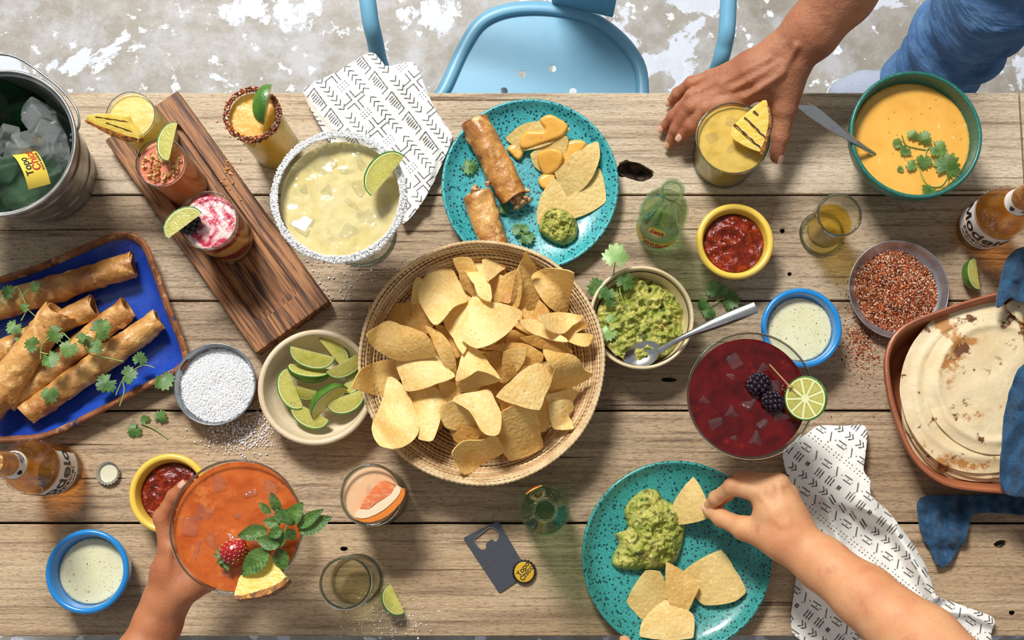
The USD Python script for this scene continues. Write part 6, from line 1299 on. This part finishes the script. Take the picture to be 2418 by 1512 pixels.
# ================================================================== tortillas
TORT = M('flour_tortilla', srgb(238, 216, 172), 0.6, [('noise', 16, 0.4, 0.7, srgb(228, 198, 146), {'detail': 4}), ('noise', 20, 0.575, 0.63, srgb(186, 126, 62), {'detail': 7, 'rough': .62, 'loc': (1.3, 0.4, 0)}), ('noise', 30, 0.585, 0.625, srgb(106, 60, 26), {'detail': 7, 'rough': .65, 'loc': (5.3, 2.4, 0)}), ('noise', 120, .6, .72, srgb(244, 230, 196), {'amount': .6})],
         [('noise', 34, 0.4, 0.006, {'detail': 3}), ('noise', 160, 0.3, 0.0015, {})], subsurface_weight=0.15, subsurface_radius=(1, .8, .5), subsurface_scale=.005)
for i, (cx, cy, r, h, lab) in enumerate([(2330, 956, 203, .034, 'lowest tortilla of the stack in the terracotta dish'), (2332, 948, 203, .040, 'second tortilla from the bottom of the stack'), (2330, 937, 203, .046, 'third tortilla from the bottom of the stack'), (2330, 927, 203, .052, 'third tortilla from the top of the stack'), (2328, 918, 203, .058, 'second tortilla from the top, showing its scorched left edge'), (2352, 905, 168, .064, 'topmost scorched tortilla in the terracotta dish')]):
    a = np.arange(64) / 64 * 2 * math.pi; k = 1 + 0.05 * (meshkit.fbm(np.column_stack([np.cos(a) * 2 + i * 5, np.sin(a) * 2, 0 * a]), 3, i) - .5)
    O = np.column_stack([cx + r * k * np.cos(a), cy + r * k * np.sin(a)])
    def hf(P, cx=cx, cy=cy, r=r, h=h, i=i):
        d = np.hypot(P[:, 0] - cx, P[:, 1] - cy) / r
        return h + 0.008 * fb(P, .012, 7 + i) - 0.004 * d ** 4 + .0035 * np.exp(-((d - .82 + .1 * fb(P, .01, i)) / .05) ** 2)
    single('tortilla', sheet(O, hf, 7, .0026)[0], TORT, lab, 'tortilla', 'stacked tortillas', smooth=60)
single('tortilla', sheet([(2376, 722), (2400, 706), (2440, 700), (2540, 720), (2560, 790), (2440, 772), (2398, 748)], fold((2420, 735), .068, 0, 0, .004, .03, 4), 6, .0026, 4)[0], TORT, 'folded tortilla edge behind the stack, under the blue napkin', 'tortilla', 'stacked tortillas', smooth=60)

# ================================================================== bucket
GALV = M('galvanised_steel', (0.52, 0.52, 0.50), 0.38, [('voronoi', 45, 0.25, 0.6, (0.34, 0.34, 0.33), {'detail': 2}), ('noise', 12, 0.5, 0.75, (0.26, 0.22, 0.17), {'stretch': (1, 1, .4), 'amount': .6})], [('noise', 50, 0.15, 0.002, {})], metallic=0.85)
hb = 0.16; kc = W(1, 338, hb); kt = Thing('ice_bucket', 'galvanised metal bucket of ice and bottles at the far left', 'bucket', kc)
o = np.vstack([[(0, 0.004), (0.058, 0.004), (0.062, 0), (0.064, 0.001)], spl([(0.0645, 0.005), (0.072, 0.05), (0.083, 0.115), (0.0895, hb - 0.004)], 5), [(0.0925, hb - 0.003), (0.0935, hb)]])
prof, inn = shell_profile(o, 0.0014, 0.0055)
kin = inn; kt.add('body', lathe(prof, 96, kc), GALV, smooth=50)
kt.add('rim', tube([kc + np.array([0.0935 * math.cos(t), 0.0935 * math.sin(t), hb]) for t in np.arange(72) / 72 * 2 * math.pi], .0022, 8, closed=True), GALV, smooth=60)
for zz in (0.05, 0.118): kt.add('hoop', tube([kc + np.array([(np.interp(zz, o[:, 1][2:], o[:, 0][2:]) + .0003) * math.cos(t), (np.interp(zz, o[:, 1][2:], o[:, 0][2:]) + .0003) * math.sin(t), zz]) for t in np.arange(72) / 72 * 2 * math.pi], .0013, 6, closed=True), GALV, smooth=60)
kt.add('ear', tube([at(166, 318, .15), at(178, 322, .146), at(174, 334, .135), at(165, 330, .138)], .0022, 7), GALV, smooth=60)
ear = tube(spl(np.array([at(172, 322, .142), at(186, 300, .146), at(184, 268, .150), at(166, 236, .150), at(120, 190, .150), at(20, 130, .15), at(-100, 150, .15), at(-185, 240, .148), at(-190, 340, .142)]), 6), .0016, 8)
kt.add('handle', ear, GALV, smooth=60)
DGREEN = thick_glass('deep_green_glass', (0.06, 0.42, 0.16), (0.10, 0.5, 0.2), 0.35)
def lay(base, mouth): 
    d = mouth - base; d /= np.linalg.norm(d); x = np.array([0, 0, 1.0]); x -= d * (x @ d); x /= np.linalg.norm(x); Mx = np.eye(4); Mx[:3, 0] = x; Mx[:3, 1] = np.cross(d, x); Mx[:3, 2] = d; Mx[:3, 3] = base; return Mx
gb2 = Thing('green_bottle', 'dark green glass bottle lying in the ice bucket', 'bottle', at(20, 250, .12))
Mg = lay(at(72, 268, .082), at(-140, 205, .178)); prof, inn = shell_profile(np.vstack([[(0, 0), (.03, 0)], spl([(.036, .002), (.0385, .01), (.0385, .08), (.036, .10), (.022, .13), (.0145, .155), (.0145, .175)], 6)]), .003, .006)
gb2.add('glass_body', moved(lathe(prof, 56), Mg), DGREEN, smooth=50)
Mb2 = lay(at(138, 402, .108), at(-130, 470, .176))
soda_bottle('pale green soda bottle with a yellow label lying in the ice bucket', 0, 0, 12, 45, 0.12, Mb2)
rng = np.random.default_rng(61); k = 0
BIGICE = ice_mat('bucket_ice', (0.98, 1.0, 1.0), 0.11, 0.3)
for x, y, h, s, ang in [(105, 318, .128, .030, 20), (92, 285, .124, .028, 50), (140, 300, .114, .028, 10), (128, 345, .118, .03, 70), (150, 370, .118, .026, 35), (90, 250, .116, .027, 30), (60, 345, .12, .028, 15), (40, 360, .122, .027, 60), (75, 385, .114, .026, 80), (150, 440, .112, .027, 25), (125, 470, .114, .026, 40), (80, 490, .110, .028, 5), (30, 500, .108, .027, 55),
                        (110, 215, .10, .028, 33), (60, 200, .10, .027, 65), (20, 320, .125, .025, 40), (135, 255, .105, .027, 75), (160, 405, .11, .02, 12), (110, 365, .122, .022, 60), (10, 400, .112, .026, 20), (-20, 345, .12, .028, 44), (-60, 380, .118, .027, 80)]:
    v0 = rbox(s, s * rng.uniform(.75, 1), s * rng.uniform(.7, 1), .003); vv = np.array(v0.vertices); vv *= 1 + 0.10 * (meshkit.fbm(vv * 90 + k * 9, 2)[:, None] - .5) * 2
    m = mk(vv, v0.faces); m.apply_transform(trimesh.transformations.random_rotation_matrix(rng.random(3))); k += 1
    q = at(x, y, h + .012); d = q[:2] - kc[:2]; far = float(np.interp(h - .008, kin[:, 1], kin[:, 0])) - s * .82; q[:2] = kc[:2] + d * min(1, far / np.linalg.norm(d)); m.apply_translation(q)
    wd = spot(*(q[:2] - kc[:2]), .062, 'bucket'); single('ice_cube', m, BIGICE, f'clear ice cube {wd} in the galvanised bucket' if wd else 'clear ice cube packed among others in the galvanised bucket', 'ice', 'ice in the galvanised bucket', smooth=25)
single('meltwater', lathe([(0, .07), (.073, .07), (.0765, .086), (0, .0862)], 60, kc), thick_glass('meltwater', (.8, .9, .86), (.75, .85, .8), .4, 1.33), 'dark meltwater between the ice cubes in the bucket', 'water', smooth=50)

# ================================================================== opener, caps
BLACKSTEEL = M('dark_steel', (0.075, 0.08, 0.095), 0.42, [('noise', 900, 0.45, 0.75, (0.12, 0.125, 0.14), {})], [('noise', 500, 0.25, 0.0006, {})], metallic=0.6)
w2 = lambda pts, h=0: at(np.array([p[0] for p in pts]), np.array([p[1] for p in pts]), h)[:, :2]
op = Polygon(w2([(1093, 1271), (1176, 1230), (1249, 1355), (1179, 1401)], .002)).buffer(-.0025).buffer(.0025)
hole = Polygon(spl(w2([(806 + x / 3, 1008 + y / 3) for x, y in ((942, 800), (985, 762), (1020, 735), (1050, 713), (1085, 722), (1112, 752), (1114, 790), (1092, 818), (1066, 800), (1028, 828), (1026, 862), (998, 874), (965, 848))], .002), 4, True))
m = trimesh.creation.extrude_polygon(op.difference(hole), .0022); m.apply_translation((0, 0, TABLE + .0004)); oc = op.centroid
ot = Thing('bottle_opener', 'flat dark steel bottle opener lying on the front plank', 'opener', (oc.x, oc.y, TABLE))
ot.add('plate', m, BLACKSTEEL)
rm = np.array(hole.exterior.coords)[:-1]; ot.add('cutout_edge', tube(np.column_stack([rm, np.full(len(rm), TABLE + .0026)]), .0006, 6, closed=True), STEEL, smooth=60)
CAPY = M('yellow_cap', srgb(226, 176, 42), 0.3, [], (), metallic=0.3, coat_weight=.4); CAPB = M('black_cap_skirt', srgb(44, 40, 34), 0.4, metallic=.4); CAPS = M('bare_cap', (0.55, 0.53, 0.48), 0.32, metallic=.8); LINER = M('cap_liner', srgb(214, 208, 180), 0.4)
def crown(c, flip=False, rz=0):
    n = 126; a = np.arange(n) / n * 2 * math.pi; k = np.cos(21 * a); V = []
    for r, z, w in ((.0112, .0062, 0), (.0128, .0060, 0), (.0138, .0050, .1), (.0146, .0025, .7), (.0156, 0.0, 1), (.0150, 0.0, 1), (.0140, .0025, .7), (.0131, .0046, .1), (.0122, .0054, 0), (.011, .0055, 0)):
        rr = r + .0007 * w * k; V.append(np.column_stack([rr * np.cos(a), rr * np.sin(a), np.full(n, z)]))
    m = len(V); q = [(i * n + j, i * n + (j + 1) % n, (i + 1) * n + (j + 1) % n, (i + 1) * n + j) for i in range(m - 1) for j in range(n)]
    V = np.vstack(V + [np.array([[0, 0, .0063], [0, 0, .0055]])]); A = len(V) - 2
    f = np.vstack([quads(q), [(A, (j + 1) % n, j) for j in range(n)], [(A + 1, (m - 1) * n + j, (m - 1) * n + (j + 1) % n) for j in range(n)]])
    x = mk(V, f[:, ::-1]); 
    if flip: x.apply_transform(rot((1, 0, 0), 180)); x.apply_translation((0, 0, .0064))
    x.apply_transform(rot((0, 0, 1), rz)); x.apply_translation(c); return x
c1 = at(1238, 1351, .0027); ct = Thing('crown_cork', 'yellow lettered bottle cap lying on the corner of the bottle opener', 'bottle cap', c1)
ct.add('crown', crown(c1), CAPB, smooth=40)
ct.add('face', lathe([(0, .0064), (.0118, .0064), (.0128, .0061), (.0131, .0056), (0, .0060)], 48, c1), CAPY, smooth=40)
for s, dx, dy in (('Topo', -.0085, .0008), ('Chico', -.0105, -.0062)):
    tx = meshkit.text_mesh(s, .0062, .0003, True); tx.apply_translation((dx, dy, .0064)); tx.apply_transform(rot((0, 0, 1), 52)); tx.apply_translation(c1); ct.add('lettering', tx, INK)
c2 = at(258, 1118, .0); ct = Thing('crown_cork', 'bare metal bottle cap lying upside down by the left beer bottle', 'bottle cap', c2)
ct.add('crown', crown(c2, True), CAPS, smooth=40); ct.add('liner', lathe([(0, .0009), (.0108, .0009), (.0112, .0017), (.010, .0014), (0, .0013)], 40, c2), LINER, smooth=40)
# crumbs of coconut on the peach slush and the tray
CRUMB = M('toasted_crumb', 'print', 0.6)
CR_P = ([srgb(222, 166, 98), srgb(236, 200, 146), srgb(178, 116, 58)], [.5, .3, .2])
rng = np.random.default_rng(71); c = T2[1]; n = 90; a = rng.random(n) * 6.283; r = .024 * np.sqrt(rng.random(n))
single('crumb_topping', grains(np.column_stack([c[0] + r * np.cos(a), c[1] + r * np.sin(a) - .001, c[2] + .1185 + rng.random(n) * .003]), .0036, rng, .6), CRUMB, 'toasted crumbs scattered on the peach-coloured slush', 'crumbs', kind='stuff', smooth=False, col=grain_colours(n, *CR_P, rng))
u = np.vstack([rng.normal(size=(26, 2)) * np.array([14, 26]) + np.array([545, 410]), rng.normal(size=(16, 2)) * np.array([25, 22]) + np.array([560, 300])])
single('crumbs', grains(at(u[:, 0], u[:, 1], np.where(u[:, 1] > 350, .0268, .001)), .0022, rng, .7), CRUMB, 'toasted crumbs fallen on the edge of the wooden tray', 'crumbs', kind='stuff', smooth=False, col=grain_colours(len(u), *CR_P, rng))

# ================================================================== people
def skin(name, a, b, c, bump=0.5, wrinkle=0.3):
    return M(name, a, 0.55, [('noise', 18, 0.4, 0.68, b, {'detail': 4}), ('noise', 42, 0.55, 0.75, c, {'detail': 5, 'amount': .55}), ('noise', 260, 0.6, 0.72, c, {'amount': .35})],
             [('noise', 300, bump * .5, 0.0012, {'detail': 4}), ('voronoi', 520, bump * .2, 0.0006, {}), ('noise', 55, wrinkle, 0.004, {'stretch': (1, 1, 1), 'detail': 5, 'rough': .65})],
             subsurface_weight=0.22, subsurface_radius=(1, 0.4, 0.2), subsurface_scale=0.006, specular_ior_level=0.35)
NAIL = M('finger_nail', srgb(222, 172, 146), 0.3, coat_weight=.3)
def P4(p): return (at(p[0], p[1], p[2]), p[3])
def hand_mesh(arm, palm, fingers, ridges=(), cell=0.0021, kp=0.014, kf=0.007, dents=()):
    """one continuous surface: forearm + palm + five fingers. Points are (px, py, height, radius)"""
    A = [[P4(p) for p in ch] for ch in arm]; B = [[P4(p) for p in ch] for ch in palm]; Fs = [[P4(p) for p in ch] for ch in fingers]; R_ = [[P4(p) for p in ch] for ch in ridges]
    pts = [p for ch in A + B + Fs for p in ch]; lo = np.min([p[0] - p[1] for p in pts], 0); hi = np.max([p[0] + p[1] for p in pts], 0)
    def fun(P):
        out = np.full(len(P), 1.0, np.float32); base = None
        for ch in A + B: e = chain(P, ch, .012); base = e if base is None else smin(base, e, kp)
        for ch in R_: base = smin(base, chain(P, ch, .004), .006)
        for q, r, k in dents:
            base = -smin(-base, np.linalg.norm(P - at(*q), axis=1) - r, k)
        out = base.copy()
        for ch in Fs:
            e = chain(P, ch, .0045)
            for (p, r) in ch[1:-1]: e = smin(e, np.linalg.norm(P - p, axis=1) - r * 1.04, .003)
            out = np.minimum(out, smin(base, e, kf))
        return out
    m = relax(surfnet(fun, lo, hi, cell), 8, cell * .8)
    return m
def nails(t, fingers, idx, up=(0, 0.15, 1.0), mat=NAIL, parent=None):
    for i in idx:
        (a, ra), (b, rb) = P4(fingers[i][-2]), P4(fingers[i][-1]); d = b - a; d /= np.linalg.norm(d); u = np.array(up, float); u -= d * (u @ d); u /= np.linalg.norm(u); s = np.cross(d, u)
        V = []; nu, nv = 10, 8
        for p in np.linspace(-1, 1, nu):
            for q in np.linspace(-1, 1, nv):
                w = rb * .74 * (1 - .18 * abs(p) ** 3); ang_ = q * .95
                V.append(b + d * (rb * (.25 + .72 * p)) + s * (w * math.sin(ang_)) + u * (rb * (1.02 if p < .3 else 1.02 - .10 * (p - .3)) * (math.cos(ang_) * .55 + .45) + .0002))
        f = quads([(i_ * nv + j, (i_ + 1) * nv + j, (i_ + 1) * nv + j + 1, i_ * nv + j + 1) for i_ in range(nu - 1) for j in range(nv - 1)])
        V = np.array(V); n = len(V); t.add('nail', mk(np.vstack([V, V - u * .0012]), np.vstack([f, f[:, ::-1] + n])), mat, parent=parent, smooth=60)

# --- the man at the far right
SKINM = skin('weathered_skin', srgb(178, 122, 90), srgb(158, 98, 70), srgb(124, 74, 52), 0.9, 0.65)
fm = [[(1678, 184, .058, .0105), (1633, 197, .050, .0088), (1601, 221, .030, .0080), (1585, 240, .0125, .0068)],
      [(1700, 198, .066, .0108), (1635, 227, .057, .0094), (1591, 275, .031, .0086), (1567, 302, .0125, .0072)],
      [(1724, 210, .070, .0112), (1634, 251, .059, .0098), (1598, 305, .031, .0088), (1581, 338, .0125, .0074)],
      [(1756, 230, .071, .0115), (1668, 253, .066, .0100), (1631, 297, .047, .0090), (1610, 322, .034, .0074)],
      [(1866, 200, .074, .0165), (1853, 258, .064, .0142), (1843, 322, .050, .0118), (1834, 370, .040, .0090)]]
pm_ = [[(1838, 118, .088, .020), (1770, 150, .078, .015), (1682, 183, .060, .0105)], [(1845, 130, .090, .020), (1775, 165, .080, .0155), (1702, 197, .067, .011)],
       [(1858, 145, .089, .020), (1790, 180, .082, .0155), (1726, 210, .071, .0115)], [(1868, 158, .087, .020), (1810, 200, .080, .015), (1758, 230, .072, .0118)],
       [(1868, 165, .084, .020), (1862, 205, .076, .0165), (1852, 258, .065, .014)], [(1800, 205, .070, .014), (1848, 240, .066, .0125)]]
am = [[(2130, -215, .23, .047), (1985, -25, .140, .0375), (1908, 70, .108, .0315), (1842, 122, .089, .0225)], [(2130, -215, .23, .044), (1995, -10, .135, .0365), (1920, 84, .105, .030), (1866, 152, .086, .0225)]]
rid = [[(1840, 150, .108, .0035), (1770, 190, .097, .0030), (1730, 210, .085, .003)], [(1815, 140, .107, .0032), (1755, 170, .094, .003), (1705, 197, .08, .003)], [(1845, 175, .106, .0035), (1790, 212, .096, .003), (1760, 230, .086, .003)], [(1880, 110, .125, .004), (1850, 165, .108, .003), (1820, 175, .1, .003), (1800, 150, .098, .0025)]]
man = Thing('person', 'man in blue jeans gripping a short glass at the far right of the table', 'person', atf(2250, 150, 0))
man.add('arm', hand_mesh(am, pm_, fm, rid, .0022), SKINM, smooth=True)
nails(man, fm, (0, 1, 2, 3), (-.35, -.1, 1)); nails(man, fm, (4,), (.8, -.2, .75))
JEAN = M('blue_denim', srgb(86, 128, 176), 0.85, [('noise', 12, 0.4, 0.7, srgb(56, 94, 144), {'stretch': (1, 1, .6), 'detail': 5}), ('noise', 45, 0.5, 0.7, srgb(124, 160, 200), {'amount': .4, 'detail': 4}), ('noise', 600, .5, .7, srgb(34, 64, 112), {'amount': .5})], [('noise', 500, .4, .0012, {}), ('noise', 30, .7, .012, {'stretch': (.5, .5, 2.2), 'detail': 3})])
def zf(p): return (atf(*p[:3]), p[3])
leg = [[zf((2172, 232, .06, .068)), zf((2190, 190, .12, .072)), zf((2262, 95, .30, .076)), zf((2360, -15, .48, .082)), zf((2395, -190, .60, .088)), zf((2420, -420, .70, .095))]]
pts = [p for p in leg[0]]; lo = np.min([p[0] - p[1] for p in pts], 0); hi = np.max([p[0] + p[1] for p in pts], 0)
lm = surfnet(lambda P: np.maximum(chain(P, leg[0], .03), 0.075 - P[:, 2]), lo, hi, .007); relax(lm, 6, .004)
v, f = vf(lm); nrm = np.array(lm.vertex_normals); w = np.abs(meshkit.fbm(v * np.array([14, 14, 26]) + 3, 3, 5) - .5); v = v + nrm * (0.018 * w + .006 * np.sin(v[:, 2] * 60 + 4 * meshkit.fbm(v * 12, 2)))[:, None]
jp = man.add('trouser_leg', mk(v, f), JEAN, smooth=True)
SHOE = M('grey_knit', srgb(172, 180, 198), 0.8, [('voronoi', 260, .2, .1, srgb(126, 136, 160), {})], [('voronoi', 260, .5, .0015, {})]); SOLE = M('white_sole', srgb(228, 228, 226), 0.6)
sp = [zf((2185, 235, .05, .042)), zf((2110, 222, .052, .043)), zf((2040, 222, .042, .042)), zf((1995, 226, .034, .034))]
sm = surfnet(lambda P: np.maximum(chain(P, sp, .02), .018 - P[:, 2]), np.min([p[0] - p[1] for p in sp], 0), np.max([p[0] + p[1] for p in sp], 0), .005); relax(sm, 6, .004)
man.add('shoe', sm, SHOE, smooth=True)
so_ = surfnet(lambda P: np.maximum(np.maximum(chain(P, [(p - np.array([0, 0, p[2] - .03]), r + .003) for p, r in sp], .02), P[:, 2] - .022), .001 - P[:, 2]), np.min([p[0] - p[1] for p in sp], 0) - .01, np.max([p[0] + p[1] for p in sp], 0) + .01, .005)
man.add('shoe_sole', so_, SOLE, smooth=40)

# --- the person reaching in from the lower right
SKINW = skin('warm_skin', srgb(222, 164, 118), srgb(210, 142, 98), srgb(192, 112, 80), 0.5, 0.15)
fw = [[(1797, 1166, .104, .0122), (1728, 1150, .100, .0100), (1691, 1176, .076, .0086), (1673, 1196, .058, .0068)],
      [(1838, 1142, .105, .0122), (1752, 1134, .094, .0105), (1716, 1166, .068, .0092), (1690, 1194, .050, .0074)],
      [(1860, 1168, .096, .0118), (1806, 1150, .072, .0100), (1790, 1186, .050, .0090), (1800, 1218, .048, .0078)],
      [(1872, 1206, .084, .0112), (1834, 1182, .060, .0092), (1816, 1212, .048, .0082), (1830, 1236, .052, .007)],
      [(1822, 1270, .100, .0165), (1754, 1247, .086, .0132), (1703, 1223, .068, .0112), (1673, 1205, .056, .0084)]]
pw = [[(1852, 1262, .108, .0205), (1826, 1215, .110, .0165), (1799, 1168, .106, .0125)], [(1866, 1256, .108, .0205), (1850, 1200, .110, .0165), (1838, 1143, .106, .0125)], [(1880, 1262, .104, .0205), (1868, 1215, .102, .016), (1861, 1169, .097, .012)],
      [(1884, 1275, .098, .0205), (1880, 1240, .092, .0155), (1872, 1206, .085, .0115)], [(1846, 1282, .104, .019), (1820, 1268, .101, .0165), (1756, 1248, .087, .013)], [(1800, 1240, .098, .0125), (1806, 1200, .102, .0115)]]
aw = [[(2330, 1670, .22, .048), (2185, 1515, .185, .0405), (2050, 1400, .150, .0305), (1950, 1325, .122, .0260), (1872, 1262, .108, .0225)], [(2330, 1670, .22, .046), (2170, 1535, .180, .0400), (2030, 1415, .146, .0302), (1935, 1340, .118, .0260), (1852, 1282, .106, .0225)]]
wom = Thing('person', 'bare right forearm and hand pinching a tortilla chip, reaching in from the lower right', 'person', at(2000, 1400, .12))
wom.add('arm', hand_mesh(aw, pw, fw, [[(1860, 1240, .130, .003), (1838, 1150, .119, .003)], [(1845, 1240, .129, .003), (1800, 1172, .118, .003)]]), SKINW, smooth=True)
nails(wom, fw, (4,), (-.25, .35, 1))
lf = [[(1476, 1507, .0225, .0078), (1484, 1530, .024, .0088), (1500, 1570, .026, .0105)]]
lf = [[(1500, 1575, .028, .0105), (1485, 1535, .026, .0090), (1475, 1512, .0215, .0075)]] + [[(1500 + 26 * k, 1590, .028, .0105), (1492 + 22 * k, 1560, .020, .0090), (1490 + 20 * k, 1552, .010, .0075)] for k in (1, 2, 3)] + [[(1560, 1640, .03, .015), (1530, 1600, .04, .012), (1512, 1572, .038, .0095)]]
la = [[(1560, 1660, .03, .022), (1600, 1800, .05, .028), (1640, 1980, .08, .034)], [(1590, 1660, .03, .022), (1625, 1800, .05, .028), (1660, 1980, .08, .034)]]
wom.add('left_arm', hand_mesh(la, [[(1560, 1655, .03, .018), (1505 + 25 * k, 1580, .028, .012)] for k in (0, 1, 2, 3)], lf, cell=.0026), SKINW, smooth=True)
# --- the hand that holds the orange margarita
SKINL = skin('brown_skin', srgb(186, 122, 82), srgb(170, 102, 66), srgb(150, 84, 54), 0.6, 0.2)
fl_ = [[(400, 1292, .150, .0122), (383, 1222, .156, .0100), (412, 1173, .166, .0086), (435, 1148, .172, .0070)], [(424, 1302, .136, .012), (470, 1238, .120, .0098), (535, 1205, .115, .0088), (588, 1220, .113, .0074)],
       [(444, 1322, .122, .0118), (496, 1285, .104, .0096), (550, 1262, .100, .0086), (590, 1258, .099, .0072)], [(462, 1346, .110, .0105), (510, 1320, .090, .0088), (555, 1295, .086, .0078), (585, 1280, .086, .0066)],
       [(432, 1388, .140, .0170), (492, 1366, .138, .0135), (540, 1325, .130, .0112), (580, 1278, .124, .0085)]]
pl = [[(385, 1415, .130, .020), (394, 1350, .142, .0165), (401, 1293, .150, .0125)], [(392, 1412, .126, .020), (408, 1355, .134, .0165), (425, 1303, .136, .012)], [(398, 1412, .120, .020), (424, 1362, .122, .016), (445, 1323, .122, .0118)], [(402, 1416, .116, .019), (436, 1376, .112, .0155), (462, 1347, .110, .011)],
      [(398, 1418, .134, .020), (436, 1388, .140, .0175), (490, 1367, .138, .0138)], [(420, 1330, .140, .013), (470, 1350, .136, .012)]]
al = [[(250, 1700, .15, .036), (318, 1560, .135, .0265), (365, 1462, .128, .0215), (392, 1412, .126, .0205)], [(290, 1715, .14, .036), (350, 1572, .125, .0265), (386, 1470, .120, .0210), (400, 1415, .122, .0205)]]
lh = Thing('person', 'bare left forearm and hand lifting the orange margarita at the lower left', 'person', at(400, 1450, .12))
lh.add('arm', hand_mesh(al, pl, fl_, [[(392, 1380, .155, .003), (402, 1295, .163, .003)]]), SKINL, smooth=True)
nails(lh, fl_, (0,), (-.3, .4, 1))
